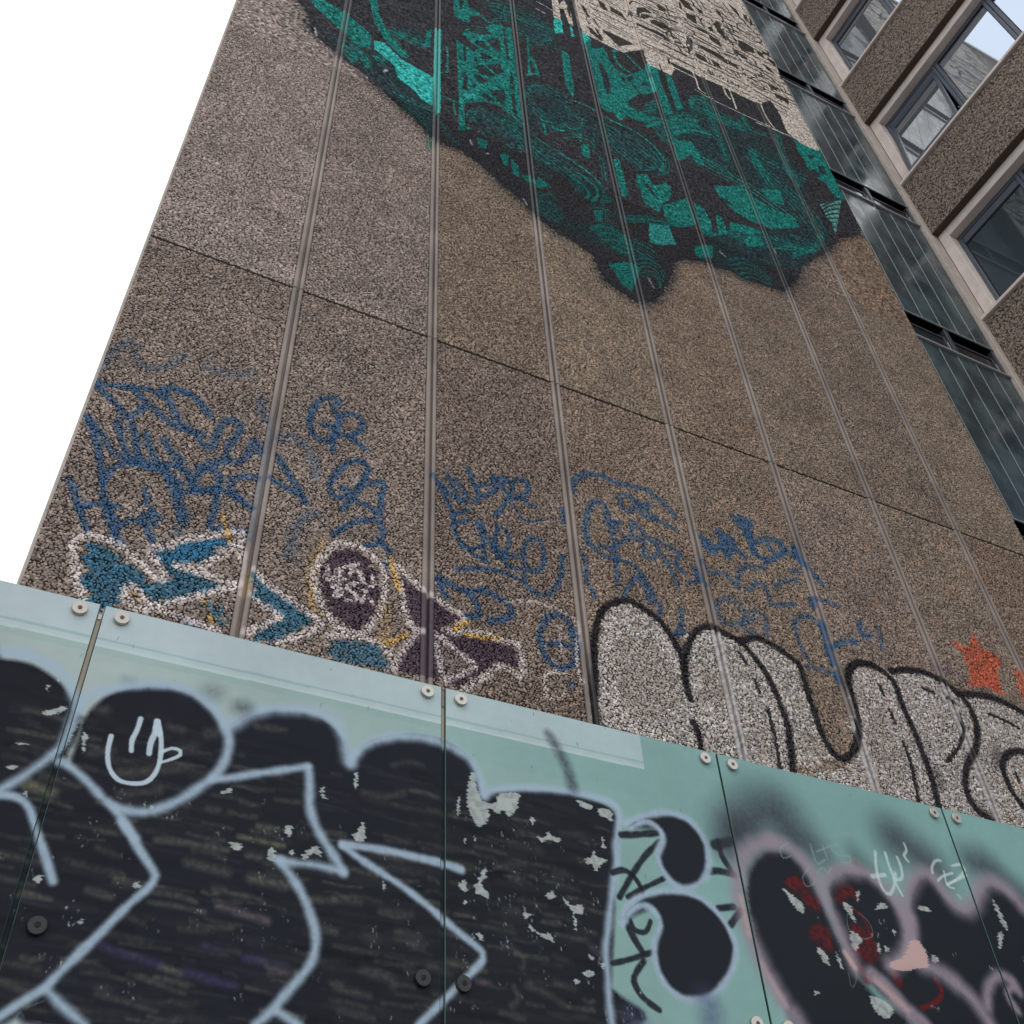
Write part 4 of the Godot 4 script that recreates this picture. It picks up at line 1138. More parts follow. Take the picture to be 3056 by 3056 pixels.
	c.stroke([512, 487, 512, 479], 0.0653, BLACK, 0.55, 0.0457, 0.5)
	c.stroke([535, 470, 545, 464], 0.0652, BLACK, 0.55, 0.0456, 0.5)
	# red patches
	c.fill([581, 612, 593, 607, 609, 626, 612, 613, 629, 610, 616, 589, 612, 569, 602, 574, 580, 571, 586, 587, 586, 602], RUST, 0.9, 0.02, 0.22)
	c.fill([638, 604, 649, 598, 631, 563, 632, 579], RUST, 0.8, 0.02, 0.25)
	c.stroke([577, 635, 578, 622, 594, 624, 614, 637, 607, 651, 588, 645], 0.0525, INKHAZEW, 0.3, 0.0315, 0.5)
	c.stroke([610, 603, 607, 598, 602, 594, 596, 591, 592, 591, 590, 593, 591, 597, 594, 602, 599, 607, 605, 609, 609, 610, 611, 607, 610, 603], 0.051, INKHAZEW, 0.3, 0.0306, 0.5)
	c.stroke([622, 610, 630, 601], 0.0518, INKHAZEW, 0.3, 0.0311, 0.5)
	c.stroke([547, 575, 561, 579, 573, 577, 579, 572], 0.049, GRAPE, 0.5, 0.0245, 0.4)
	c.stroke([635, 696, 655, 699], 0.0989, RUSTFADE, 0.3, 0.089, 0.5)
	c.stroke([603, 667, 614, 667], 0.095, RUSTFADE, 0.3, 0.0855, 0.5)
	c.stroke([732, 801, 743, 792], 0.1106, RUSTFADE, 0.3, 0.0996, 0.5)
	c.stroke([666, 726, 669, 719], 0.1019, RUSTFADE, 0.3, 0.0917, 0.5)
	c.stroke([434, 695, 437, 686], 0.0899, RUSTFADE, 0.3, 0.0809, 0.5)

func paint_mural(c: Canvas) -> void:
	# dark ground of the mural
	c.stroke([20, 1206, 32, 1179, 37, 1155, 42, 1139, 54, 1129, 67, 1118, 77, 1114, 91, 1105, 109, 1088, 128, 1072, 145, 1057, 158, 1040, 169, 1036, 189, 1037, 208, 1027, 227, 1009, 244, 996, 262, 976, 280, 964, 293, 962, 313, 953, 318, 931, 322, 916, 335, 910, 353, 902, 372, 915, 388, 943, 402, 976, 408, 1002, 427, 1018, 446, 1028, 462, 1027, 478, 1034, 495, 1029, 521, 1035, 546, 1039, 574, 1076, 594, 1118, 625, 1156, 651, 1184, 685, 1237, 730, 1275], 0.1297, NIGHT, 0.5, 0.1038, 0.75)
	c.stroke([20, 1206, 32, 1179, 37, 1155, 42, 1139, 54, 1129, 67, 1118, 77, 1114, 91, 1105, 109, 1088, 128, 1072, 145, 1057, 158, 1040, 169, 1036, 189, 1037, 208, 1027, 227, 1009, 244, 996, 262, 976, 280, 964, 293, 962, 313, 953, 318, 931, 322, 916, 335, 910, 353, 902, 372, 915, 388, 943, 402, 976, 408, 1002, 427, 1018, 446, 1028, 462, 1027, 478, 1034, 495, 1029, 521, 1035, 546, 1039, 574, 1076, 594, 1118, 625, 1156, 651, 1184, 685, 1237, 730, 1275], 0.0698, NIGHT, 0.7, 0.0559, 0.75)
	c.fill([20, 1206, 32, 1179, 37, 1155, 42, 1139, 54, 1129, 67, 1118, 77, 1114, 91, 1105, 109, 1088, 128, 1072, 145, 1057, 158, 1040, 169, 1036, 189, 1037, 208, 1027, 227, 1009, 244, 996, 262, 976, 280, 964, 293, 962, 313, 953, 318, 931, 322, 916, 335, 910, 353, 902, 372, 915, 388, 943, 402, 976, 408, 1002, 427, 1018, 446, 1028, 462, 1027, 478, 1034, 495, 1029, 521, 1035, 546, 1039, 574, 1076, 594, 1118, 625, 1156, 651, 1184, 685, 1237, 730, 1275, 825, 1501, 747, 2090], NIGHT, 0.97, 0.015, 0.1)
	# dark green linework zones
	c.fill([230, 1436, 256, 1463, 288, 1466, 316, 1459, 315, 1415, 276, 1365, 264, 1394, 248, 1403, 226, 1371], DARKTEAL, 0.55, 0.03, 0.5)
	c.fill([262, 1249, 290, 1280, 321, 1272, 313, 1183, 262, 1142], DARKTEAL, 0.55, 0.03, 0.5)
	c.fill([195, 1119, 215, 1153, 256, 1148, 259, 1121, 213, 1083], DARKTEAL, 0.55, 0.03, 0.5)
	c.fill([236, 1171, 258, 1158, 265, 1129, 300, 1121, 337, 1096, 345, 1071, 326, 1043, 296, 1076, 263, 1093, 233, 1092], DARKTEAL, 0.55, 0.03, 0.5)
	c.fill([277, 1202, 334, 1263, 360, 1245, 401, 1267, 441, 1236, 437, 1192, 397, 1167, 357, 1183, 326, 1181, 297, 1175], DARKTEAL, 0.55, 0.03, 0.5)
	c.fill([261, 1013, 284, 1023, 296, 994, 317, 1006, 347, 1021, 363, 1005, 385, 988, 357, 959, 337, 978, 305, 971, 264, 982], DARKTEAL, 0.55, 0.03, 0.5)
	c.fill([486, 1428, 556, 1463, 607, 1438, 680, 1393, 630, 1228, 552, 1264, 495, 1267, 431, 1304, 434, 1357], DARKTEAL, 0.55, 0.03, 0.5)
	c.fill([469, 1107, 537, 1156, 615, 1175, 597, 1115, 462, 1027], DARKTEAL, 0.55, 0.03, 0.5)
	c.fill([466, 1093, 664, 1269, 670, 1224, 604, 1138, 519, 1098], DARKTEAL, 0.55, 0.03, 0.5)
	c.fill([57, 1152, 87, 1143, 125, 1164, 163, 1093, 161, 1047, 128, 1077, 89, 1115], DARKTEAL, 0.55, 0.03, 0.5)
	c.fill([131, 1258, 156, 1257, 159, 1226, 132, 1217, 114, 1222], DARKTEAL, 0.55, 0.03, 0.5)
	mural_top(c)
	# teal shapes
	c.fill([41, 1225, 70, 1217, 96, 1194, 97, 1163, 88, 1154, 74, 1164, 59, 1180, 38, 1200, 32, 1215], TEAL, 0.92, 0.003, 0.12)
	c.fill([88, 1282, 97, 1293, 101, 1253, 111, 1222, 124, 1198, 135, 1180, 128, 1176, 110, 1196, 98, 1225], TEAL, 0.92, 0.003, 0.12)
	c.fill([152, 1267, 158, 1278, 157, 1231, 151, 1231], TEAL, 0.92, 0.003, 0.12)
	c.fill([205, 1077, 217, 1079, 215, 1064, 208, 1058], TEAL, 0.92, 0.003, 0.12)
	c.fill([229, 1065, 238, 1070, 235, 1047, 230, 1053], TEAL, 0.92, 0.003, 0.12)
	c.fill([240, 1064, 247, 1056, 246, 1037, 240, 1038], TEAL, 0.92, 0.003, 0.12)
	c.fill([251, 1043, 266, 1043, 279, 1043, 263, 1033], TEAL, 0.92, 0.003, 0.12)
	c.fill([99, 1185, 110, 1190, 128, 1170, 147, 1167, 161, 1163, 161, 1102, 151, 1104, 141, 1118, 125, 1127, 122, 1148, 111, 1159, 100, 1166], TEALBRIGHT, 0.95, 0.003, 0.12)
	c.fill([161, 1281, 169, 1286, 169, 1199, 169, 1092, 163, 1085, 161, 1150], TEALBRIGHT, 0.95, 0.003, 0.12)
	c.stroke([70, 1138, 77, 1133, 83, 1121], 0.0412, TEAL, 0.88, 0.0082, 0.2)
	c.stroke([69, 1131, 75, 1126, 82, 1115], 0.0349, TEAL, 0.4762, 0.007, 0.2)
	c.stroke([72, 1144, 79, 1139, 85, 1126], 0.0332, TEAL, 0.4911, 0.0066, 0.2)
	c.stroke([79, 1150, 90, 1140, 98, 1124], 0.0416, TEAL, 0.88, 0.0083, 0.2)
	c.stroke([77, 1143, 88, 1134, 96, 1117], 0.0259, TEAL, 0.7477, 0.0052, 0.2)
	c.stroke([80, 1155, 92, 1145, 100, 1129], 0.0272, TEAL, 0.4931, 0.0054, 0.2)
	c.stroke([115, 1209, 124, 1195, 133, 1185], 0.0438, TEAL, 0.88, 0.0088, 0.2)
	c.stroke([113, 1202, 122, 1189, 132, 1180], 0.0277, TEAL, 0.594, 0.0055, 0.2)
	c.stroke([117, 1216, 126, 1201, 135, 1190], 0.0288, TEAL, 0.6251, 0.0058, 0.2)
	c.stroke([123, 1225, 138, 1227, 153, 1229], 0.045, TEAL, 0.88, 0.009, 0.2)
	c.stroke([122, 1218, 137, 1220, 152, 1223], 0.0319, TEAL, 0.6882, 0.0064, 0.2)
	c.stroke([124, 1231, 139, 1233, 154, 1236], 0.0336, TEAL, 0.7338, 0.0067, 0.2)
	c.stroke([114, 1225, 128, 1226], 0.0447, TEAL, 0.88, 0.0089, 0.2)
	c.stroke([113, 1219, 126, 1219], 0.0344, TEAL, 0.759, 0.0069, 0.2)
	c.stroke([116, 1234, 129, 1235], 0.0332, TEAL, 0.7044, 0.0066, 0.2)
	c.stroke([103, 1151, 112, 1150], 0.0422, TEAL, 0.88, 0.0084, 0.2)
	c.stroke([102, 1144, 111, 1144], 0.0332, TEAL, 0.7439, 0.0066, 0.2)
	c.stroke([104, 1157, 113, 1156], 0.0266, TEAL, 0.585, 0.0053, 0.2)
	c.stroke([128, 1088, 142, 1081, 161, 1071], 0.0203, TEAL, 0.66, 0.0041, 0.35)
	c.stroke([126, 1082, 140, 1075, 159, 1065], 0.0133, TEAL, 0.5672, 0.0027, 0.35)
	c.stroke([129, 1095, 143, 1088, 163, 1077], 0.0133, TEAL, 0.5186, 0.0027, 0.35)
	c.stroke([134, 1077, 147, 1065, 160, 1051], 0.0201, TEAL, 0.66, 0.004, 0.35)
	c.stroke([132, 1071, 145, 1059, 158, 1045], 0.0125, TEAL, 0.5569, 0.0025, 0.35)
	c.stroke([135, 1083, 149, 1070, 161, 1057], 0.0153, TEAL, 0.5214, 0.0031, 0.35)
	c.stroke([122, 1094, 141, 1090, 161, 1090], 0.0205, TEAL, 0.66, 0.0041, 0.35)
	c.stroke([121, 1088, 141, 1084, 160, 1084], 0.0145, TEAL, 0.457, 0.0029, 0.35)
	c.stroke([124, 1101, 143, 1096, 162, 1097], 0.0166, TEAL, 0.4694, 0.0033, 0.35)
	c.stroke([169, 1076, 177, 1061, 187, 1045], 0.0203, TEAL, 0.66, 0.0041, 0.35)
	c.stroke([167, 1070, 175, 1056, 184, 1040], 0.0121, TEAL, 0.4946, 0.0024, 0.35)
	c.stroke([171, 1081, 179, 1066, 189, 1051], 0.012, TEAL, 0.3386, 0.0024, 0.35)
	c.stroke([71, 1151, 81, 1153, 94, 1138], 0.0209, TEAL, 0.66, 0.0042, 0.35)
	c.stroke([69, 1144, 80, 1146, 93, 1132], 0.0116, TEAL, 0.5295, 0.0023, 0.35)
	c.stroke([72, 1157, 82, 1159, 96, 1144], 0.0172, TEAL, 0.4306, 0.0034, 0.35)
	c.stroke([60, 1152, 71, 1142], 0.0207, TEAL, 0.66, 0.0041, 0.35)
	c.stroke([58, 1145, 70, 1135], 0.0153, TEAL, 0.4143, 0.0031, 0.35)
	c.stroke([61, 1158, 73, 1149], 0.0157, TEAL, 0.5439, 0.0031, 0.35)
	c.fill([78, 1137, 85, 1138, 87, 1125, 82, 1128], TEAL, 0.8, 0.003, 0.12)
	c.fill([89, 1139, 96, 1137, 98, 1118, 93, 1121], TEAL, 0.8, 0.003, 0.12)
	c.fill([98, 1151, 106, 1154, 104, 1142], TEAL, 0.8, 0.003, 0.12)
	c.fill([183, 1392, 199, 1412, 202, 1389, 212, 1391, 221, 1382, 226, 1378, 223, 1371, 216, 1380, 204, 1366, 202, 1343, 187, 1342, 184, 1345], TEAL, 0.95, 0.003, 0.12)
	c.fill([186, 1280, 194, 1277, 207, 1275, 212, 1286, 192, 1304, 199, 1316, 220, 1331, 229, 1345, 222, 1353, 228, 1369, 244, 1388, 247, 1381, 256, 1392, 257, 1158, 250, 1164, 238, 1168, 228, 1167, 215, 1161, 196, 1141, 193, 1126, 194, 1100, 199, 1089, 187, 1073, 188, 1137], TEAL, 0.95, 0.003, 0.12)
	c.fill([190, 1401, 195, 1407, 194, 1374, 191, 1371], NIGHT, 0.96, 0.01, 0.12)
	c.fill([207, 1297, 215, 1311, 226, 1302, 224, 1294, 214, 1293], NIGHT, 0.96, 0.01, 0.12)
	c.fill([222, 1316, 235, 1340, 239, 1336, 239, 1301, 234, 1302], NIGHT, 0.96, 0.01, 0.12)
	c.fill([213, 1274, 219, 1281, 229, 1280, 226, 1272, 216, 1262], NIGHT, 0.96, 0.01, 0.12)
	c.fill([206, 1261, 210, 1260, 211, 1253, 206, 1245], NIGHT, 0.96, 0.01, 0.12)
	c.fill([205, 1233, 216, 1249, 228, 1239, 228, 1233, 224, 1225, 213, 1224], NIGHT, 0.96, 0.01, 0.12)
	c.fill([221, 1252, 237, 1274, 240, 1254, 232, 1239], NIGHT, 0.96, 0.01, 0.12)
	c.fill([205, 1217, 212, 1218, 222, 1217, 215, 1201, 209, 1205], NIGHT, 0.96, 0.01, 0.12)
	c.fill([211, 1172, 217, 1183, 229, 1172, 216, 1168], NIGHT, 0.96, 0.01, 0.12)
	c.fill([222, 1191, 239, 1211, 238, 1168, 231, 1177], NIGHT, 0.96, 0.01, 0.12)
	c.fill([194, 1272, 197, 1273, 197, 1238, 195, 1234], NIGHT, 0.96, 0.01, 0.12)
	c.fill([193, 1208, 197, 1211, 198, 1172, 193, 1167], NIGHT, 0.96, 0.01, 0.12)
	c.fill([244, 1378, 247, 1379, 249, 1297, 246, 1294], NIGHT, 0.96, 0.01, 0.12)
	c.fill([248, 1262, 251, 1263, 252, 1222, 248, 1222], NIGHT, 0.96, 0.01, 0.12)
	c.fill([248, 1212, 252, 1215, 251, 1164, 247, 1167], NIGHT, 0.96, 0.01, 0.12)
	c.fill([205, 1193, 210, 1192, 205, 1182], NIGHT, 0.96, 0.01, 0.12)
	c.fill([195, 1128, 200, 1142, 211, 1152, 204, 1134, 196, 1117], NIGHT, 0.96, 0.01, 0.12)
	c.fill([193, 1159, 205, 1169, 208, 1161, 196, 1149], TEALBRIGHT, 0.5, 0.003, 0.4)
	c.stroke([174, 1252, 176, 1244, 176, 1213, 176, 1192, 171, 1184], 0.0251, TEAL, 0.99, 0.005, 0.2)
	c.stroke([182, 1132, 183, 1116, 184, 1105], 0.0235, TEAL, 0.99, 0.0047, 0.2)
	c.stroke([170, 1131, 178, 1132, 188, 1134], 0.0237, TEAL, 0.99, 0.0047, 0.2)
	c.stroke([277, 1390, 275, 1341, 273, 1284], 0.028, TEAL, 0.99, 0.0056, 0.2)
	c.stroke([264, 1270, 272, 1280, 281, 1292], 0.027, TEAL, 0.99, 0.0054, 0.2)
	c.stroke([279, 1332, 282, 1311, 284, 1290], 0.046, TEAL, 0.99, 0.0092, 0.2)
	c.stroke([231, 1429, 255, 1438, 287, 1442, 314, 1447], 0.0244, TEAL, 0.66, 0.0049, 0.35)
	c.stroke([230, 1420, 254, 1428, 285, 1433, 312, 1437], 0.0163, TEAL, 0.4066, 0.0033, 0.35)
	c.stroke([233, 1439, 257, 1447, 289, 1453, 316, 1457], 0.0129, TEAL, 0.4578, 0.0026, 0.35)
	c.stroke([233, 1418, 255, 1427, 286, 1431, 309, 1433], 0.0243, TEAL, 0.66, 0.0049, 0.35)
	c.stroke([231, 1409, 253, 1418, 284, 1422, 307, 1424], 0.0192, TEAL, 0.3584, 0.0038, 0.35)
	c.stroke([235, 1429, 257, 1438, 289, 1442, 311, 1444], 0.013, TEAL, 0.3906, 0.0026, 0.35)
	c.stroke([242, 1458, 269, 1463, 307, 1463], 0.0248, TEAL, 0.66, 0.005, 0.35)
	c.stroke([239, 1447, 267, 1453, 305, 1453], 0.0171, TEAL, 0.5488, 0.0034, 0.35)
	c.stroke([244, 1471, 272, 1474, 310, 1474], 0.0193, TEAL, 0.4339, 0.0039, 0.35)
	c.stroke([266, 1433, 296, 1440, 314, 1441], 0.0246, TEAL, 0.66, 0.0049, 0.35)
	c.stroke([264, 1424, 294, 1431, 312, 1431], 0.02, TEAL, 0.3464, 0.004, 0.35)
	c.stroke([268, 1444, 298, 1450, 317, 1452], 0.0192, TEAL, 0.3417, 0.0038, 0.35)
	c.stroke([266, 1396, 294, 1404, 307, 1403], 0.024, TEAL, 0.66, 0.0048, 0.35)
	c.stroke([264, 1386, 291, 1393, 305, 1392], 0.016, TEAL, 0.3687, 0.0032, 0.35)
	c.stroke([267, 1405, 295, 1414, 309, 1412], 0.0204, TEAL, 0.3622, 0.0041, 0.35)
	c.stroke([267, 1387, 287, 1393, 299, 1398], 0.0239, TEAL, 0.66, 0.0048, 0.35)
	c.stroke([266, 1379, 285, 1383, 296, 1388], 0.0168, TEAL, 0.5485, 0.0034, 0.35)
	c.stroke([269, 1396, 289, 1402, 301, 1408], 0.0145, TEAL, 0.4191, 0.0029, 0.35)
	c.stroke([276, 1365, 298, 1387, 311, 1393, 321, 1395], 0.0239, TEAL, 0.66, 0.0048, 0.35)
	c.stroke([274, 1355, 296, 1377, 310, 1384, 319, 1386], 0.0152, TEAL, 0.5212, 0.003, 0.35)
	c.stroke([277, 1374, 299, 1395, 312, 1402, 322, 1404], 0.0198, TEAL, 0.3635, 0.004, 0.35)
	c.stroke([300, 1420, 307, 1427, 309, 1417, 303, 1404, 301, 1412], 0.0243, TEAL, 0.66, 0.0049, 0.35)
	c.stroke([296, 1413, 303, 1421, 305, 1410, 299, 1398, 297, 1406], 0.0179, TEAL, 0.4676, 0.0036, 0.35)
	c.stroke([304, 1426, 311, 1434, 313, 1423, 307, 1411, 304, 1417], 0.0183, TEAL, 0.4329, 0.0037, 0.35)
	c.stroke([226, 1371, 239, 1392, 254, 1409], 0.0236, TEAL, 0.66, 0.0047, 0.35)
	c.stroke([226, 1364, 239, 1385, 254, 1401], 0.0136, TEAL, 0.3989, 0.0027, 0.35)
	c.stroke([226, 1377, 239, 1399, 254, 1417], 0.0164, TEAL, 0.5569, 0.0033, 0.35)
	c.stroke([196, 1318, 208, 1334, 238, 1355], 0.0226, TEAL, 0.66, 0.0045, 0.35)
	c.stroke([196, 1312, 208, 1327, 237, 1347], 0.015, TEAL, 0.5637, 0.003, 0.35)
	c.stroke([197, 1327, 209, 1342, 238, 1364], 0.0175, TEAL, 0.5557, 0.0035, 0.35)
	c.stroke([222, 1425, 241, 1445, 259, 1450], 0.0242, TEAL, 0.66, 0.0048, 0.35)
	c.stroke([221, 1414, 240, 1435, 257, 1439], 0.0171, TEAL, 0.414, 0.0034, 0.35)
	c.stroke([224, 1435, 242, 1456, 260, 1461], 0.0162, TEAL, 0.3444, 0.0032, 0.35)
	c.stroke([249, 1446, 248, 1410], 0.0241, TEAL, 0.66, 0.0048, 0.35)
	c.stroke([245, 1440, 244, 1406], 0.016, TEAL, 0.4575, 0.0032, 0.35)
	c.stroke([253, 1450, 252, 1415], 0.0202, TEAL, 0.3815, 0.004, 0.35)
	c.stroke([195, 1108, 197, 1119, 203, 1128, 210, 1135, 222, 1137, 237, 1137, 255, 1135], 0.0198, TEAL, 0.66, 0.004, 0.35)
	c.stroke([194, 1102, 197, 1113, 202, 1122, 210, 1129, 221, 1131, 236, 1131, 254, 1130], 0.0112, TEAL, 0.3497, 0.0022, 0.35)
	c.stroke([196, 1114, 198, 1125, 204, 1135, 211, 1141, 223, 1144, 238, 1144, 256, 1142], 0.0169, TEAL, 0.487, 0.0034, 0.35)
	c.stroke([199, 1109, 207, 1121, 219, 1125, 233, 1123, 253, 1119], 0.0197, TEAL, 0.66, 0.0039, 0.35)
	c.stroke([198, 1102, 206, 1114, 217, 1117, 232, 1117, 252, 1112], 0.0121, TEAL, 0.4922, 0.0024, 0.35)
	c.stroke([201, 1115, 208, 1128, 220, 1131, 235, 1130, 255, 1126], 0.0134, TEAL, 0.417, 0.0027, 0.35)
	c.stroke([269, 1249, 284, 1265, 301, 1272, 321, 1266], 0.0222, TEAL, 0.66, 0.0044, 0.35)
	c.stroke([268, 1242, 283, 1258, 300, 1264, 319, 1258], 0.0124, TEAL, 0.4061, 0.0025, 0.35)
	c.stroke([270, 1256, 286, 1272, 303, 1279, 323, 1274], 0.0183, TEAL, 0.4307, 0.0037, 0.35)
	c.stroke([265, 1235, 276, 1247, 300, 1259, 320, 1255], 0.022, TEAL, 0.66, 0.0044, 0.35)
	c.stroke([263, 1227, 275, 1241, 299, 1252, 318, 1248], 0.0174, TEAL, 0.388, 0.0035, 0.35)
	c.stroke([266, 1243, 278, 1256, 302, 1269, 322, 1265], 0.0118, TEAL, 0.3707, 0.0024, 0.35)
	c.stroke([261, 1211, 268, 1233], 0.0214, TEAL, 0.66, 0.0043, 0.35)
	c.stroke([263, 1210, 270, 1231], 0.016, TEAL, 0.5221, 0.0032, 0.35)
	c.stroke([258, 1213, 265, 1235], 0.0136, TEAL, 0.3365, 0.0027, 0.35)
	c.stroke([266, 1203, 273, 1200, 284, 1191], 0.0211, TEAL, 0.66, 0.0042, 0.35)
	c.stroke([264, 1196, 271, 1193, 281, 1184], 0.0151, TEAL, 0.5217, 0.003, 0.35)
	c.stroke([268, 1210, 275, 1208, 286, 1198], 0.0156, TEAL, 0.5123, 0.0031, 0.35)
	c.fill([320, 1493, 332, 1498, 329, 1456, 320, 1446], TEAL, 0.93, 0.003, 0.12)
	c.fill([322, 1398, 332, 1397, 330, 1330, 330, 1301, 326, 1276, 319, 1298, 320, 1362], TEAL, 0.93, 0.003, 0.12)
	c.fill([483, 1495, 493, 1492, 494, 1405, 482, 1387, 481, 1448], TEAL, 0.93, 0.003, 0.12)
	c.fill([458, 1293, 488, 1312, 495, 1287, 495, 1261, 485, 1256, 480, 1278, 465, 1249, 451, 1235], TEAL, 0.93, 0.003, 0.12)
	c.fill([460, 1151, 472, 1149, 476, 1123, 472, 1096, 459, 1084, 455, 1108], TEAL, 0.93, 0.003, 0.12)
	c.fill([499, 1217, 546, 1253, 557, 1236, 583, 1231, 614, 1235, 618, 1213, 568, 1175, 540, 1170, 519, 1175, 503, 1192], TEAL, 0.93, 0.003, 0.12)
	c.fill([486, 1147, 495, 1148, 495, 1115, 482, 1106], TEAL, 0.93, 0.003, 0.12)
	c.fill([503, 1143, 537, 1156, 552, 1155, 533, 1139, 501, 1124], TEAL, 0.93, 0.003, 0.12)
	c.fill([414, 1111, 450, 1152, 452, 1101, 432, 1081, 415, 1072, 413, 1089], TEAL, 0.93, 0.003, 0.12)
	c.fill([440, 1048, 451, 1060, 466, 1068, 461, 1044, 442, 1032], TEAL, 0.93, 0.003, 0.12)
	c.fill([330, 948, 352, 965, 354, 955, 332, 941], TEAL, 0.93, 0.003, 0.12)
	c.fill([517, 1125, 544, 1141, 544, 1124, 517, 1103], TEAL, 0.93, 0.003, 0.12)
	c.fill([691, 1490, 709, 1488, 691, 1428, 685, 1458], TEAL, 0.93, 0.003, 0.12)
	c.fill([575, 1269, 613, 1295, 608, 1256, 587, 1247], TEAL, 0.93, 0.003, 0.12)
	c.fill([324, 1165, 335, 1175, 333, 1143, 323, 1141], TEAL, 0.93, 0.003, 0.12)
	c.fill([358, 1493, 371, 1489, 369, 1457, 375, 1458, 388, 1477, 392, 1465, 393, 1444, 399, 1424, 405, 1427, 413, 1418, 416, 1422, 424, 1436, 429, 1441, 423, 1410, 418, 1398, 427, 1382, 407, 1346, 406, 1334, 404, 1327, 418, 1327, 435, 1327, 423, 1308, 415, 1297, 396, 1299, 392, 1283, 385, 1273, 378, 1290, 371, 1281, 365, 1285, 361, 1301, 362, 1332, 361, 1382, 360, 1409, 358, 1441], TEAL, 0.93, 0.003, 0.12)
	c.fill([429, 1443, 448, 1472, 453, 1495, 473, 1501, 470, 1453, 474, 1372, 459, 1354, 456, 1408, 455, 1412, 435, 1387, 427, 1385, 420, 1406], TEAL, 0.93, 0.003, 0.12)
	c.fill([374, 1419, 380, 1418, 383, 1396, 385, 1377, 382, 1341, 377, 1334, 374, 1352, 375, 1375, 374, 1397], NIGHT, 0.95, 0.004, 0.12)
	c.fill([432, 1406, 439, 1426, 446, 1431, 447, 1426], NIGHT, 0.95, 0.004, 0.12)
	c.fill([414, 1414, 424, 1431, 424, 1422, 415, 1401], NIGHT, 0.95, 0.004, 0.12)
	c.fill([404, 1415, 409, 1410, 412, 1392, 405, 1397], NIGHT, 0.95, 0.004, 0.12)
	c.stroke([402, 1478, 414, 1496, 423, 1493, 433, 1479, 442, 1467], 0.0474, TEAL, 1, 0.0095, 0.2)
	c.stroke([403, 1470, 405, 1451, 412, 1439, 426, 1436], 0.0464, TEAL, 1, 0.0093, 0.2)
	c.fill([497, 1191, 510, 1197, 519, 1189, 502, 1185], NIGHT, 0.95, 0.004, 0.12)
	c.fill([475, 1508, 479, 1517, 481, 1448, 478, 1387, 474, 1379, 473, 1448], NIGHT, 0.95, 0.004, 0.12)
	c.stroke([424, 1305, 441, 1331, 454, 1335], 0.0549, TEAL, 0.935, 0.011, 0.2)
	c.stroke([424, 1294, 448, 1326], 0.0545, TEAL, 0.935, 0.0109, 0.2)
	c.stroke([457, 1335, 487, 1369, 511, 1386], 0.0569, TEAL, 0.935, 0.0114, 0.2)
	c.stroke([458, 1318, 493, 1360, 516, 1372], 0.0565, TEAL, 0.935, 0.0113, 0.2)
	c.stroke([465, 1313, 497, 1348, 524, 1363], 0.0564, TEAL, 0.935, 0.0113, 0.2)
	c.fill([232, 1069, 238, 1072, 236, 1051, 231, 1046], TEAL, 0.93, 0.003, 0.12)
	c.fill([241, 1066, 248, 1050, 247, 1035, 241, 1037], TEAL, 0.93, 0.003, 0.12)
	c.fill([251, 1045, 258, 1046, 266, 1039, 259, 1032, 251, 1036], TEAL, 0.93, 0.003, 0.12)
	c.fill([267, 1053, 276, 1050, 281, 1044, 264, 1030], TEAL, 0.93, 0.003, 0.12)
	c.fill([361, 1165, 371, 1174, 372, 1136, 372, 1096, 363, 1090], TEAL, 0.93, 0.003, 0.12)
	c.fill([325, 1035, 335, 1041, 333, 1021, 325, 1015], TEAL, 0.93, 0.003, 0.12)
	c.fill([389, 1155, 404, 1167, 409, 1149, 416, 1153, 427, 1167, 433, 1162, 428, 1135, 416, 1117, 406, 1091, 390, 1098], TEAL, 0.93, 0.003, 0.12)
	c.fill([397, 1143, 404, 1144, 406, 1131, 400, 1130], NIGHT, 0.9, 0.01, 0.12)
	c.fill([404, 1129, 409, 1135, 404, 1117], NIGHT, 0.9, 0.01, 0.12)
	c.fill([389, 1058, 415, 1072, 415, 1054, 418, 1040, 397, 1024, 384, 1020], TEALBRIGHT, 0.85, 0.003, 0.35)
	c.stroke([264, 1139, 280, 1130, 295, 1125, 308, 1120, 319, 1115, 329, 1109, 336, 1101, 340, 1093], 0.0341, TEAL, 1, 0.0068, 0.2)
	c.stroke([303, 1085, 311, 1081, 319, 1074, 323, 1067, 321, 1057, 317, 1052], 0.0331, TEAL, 1, 0.0066, 0.2)
	c.stroke([315, 1099, 323, 1094, 332, 1085, 334, 1076, 331, 1062, 325, 1052], 0.0334, TEAL, 1, 0.0067, 0.2)
	c.stroke([326, 1268, 339, 1270, 352, 1269], 0.038, TEAL, 1, 0.0076, 0.2)
	c.stroke([362, 1265, 378, 1263, 401, 1264, 413, 1259, 426, 1247, 436, 1223], 0.0384, TEAL, 1, 0.0077, 0.2)
	c.stroke([419, 1235, 428, 1223, 431, 1210, 425, 1191], 0.0377, TEAL, 1, 0.0075, 0.2)
	c.stroke([236, 1165, 247, 1159, 258, 1148], 0.0343, TEAL, 1, 0.0069, 0.2)
	c.stroke([281, 1180, 282, 1168, 283, 1152], 0.035, TEAL, 1, 0.007, 0.2)
	c.stroke([281, 1179, 292, 1186, 294, 1174, 307, 1180], 0.0354, TEAL, 1, 0.0071, 0.2)
	c.stroke([344, 1090, 343, 1076, 337, 1056], 0.0203, TEAL, 0.682, 0.0041, 0.35)
	c.stroke([341, 1089, 340, 1074, 334, 1055], 0.0157, TEAL, 0.5489, 0.0031, 0.35)
	c.stroke([347, 1091, 346, 1078, 340, 1058], 0.0135, TEAL, 0.3417, 0.0027, 0.35)
	c.stroke([345, 1076, 348, 1073, 343, 1063], 0.0203, TEAL, 0.682, 0.0041, 0.35)
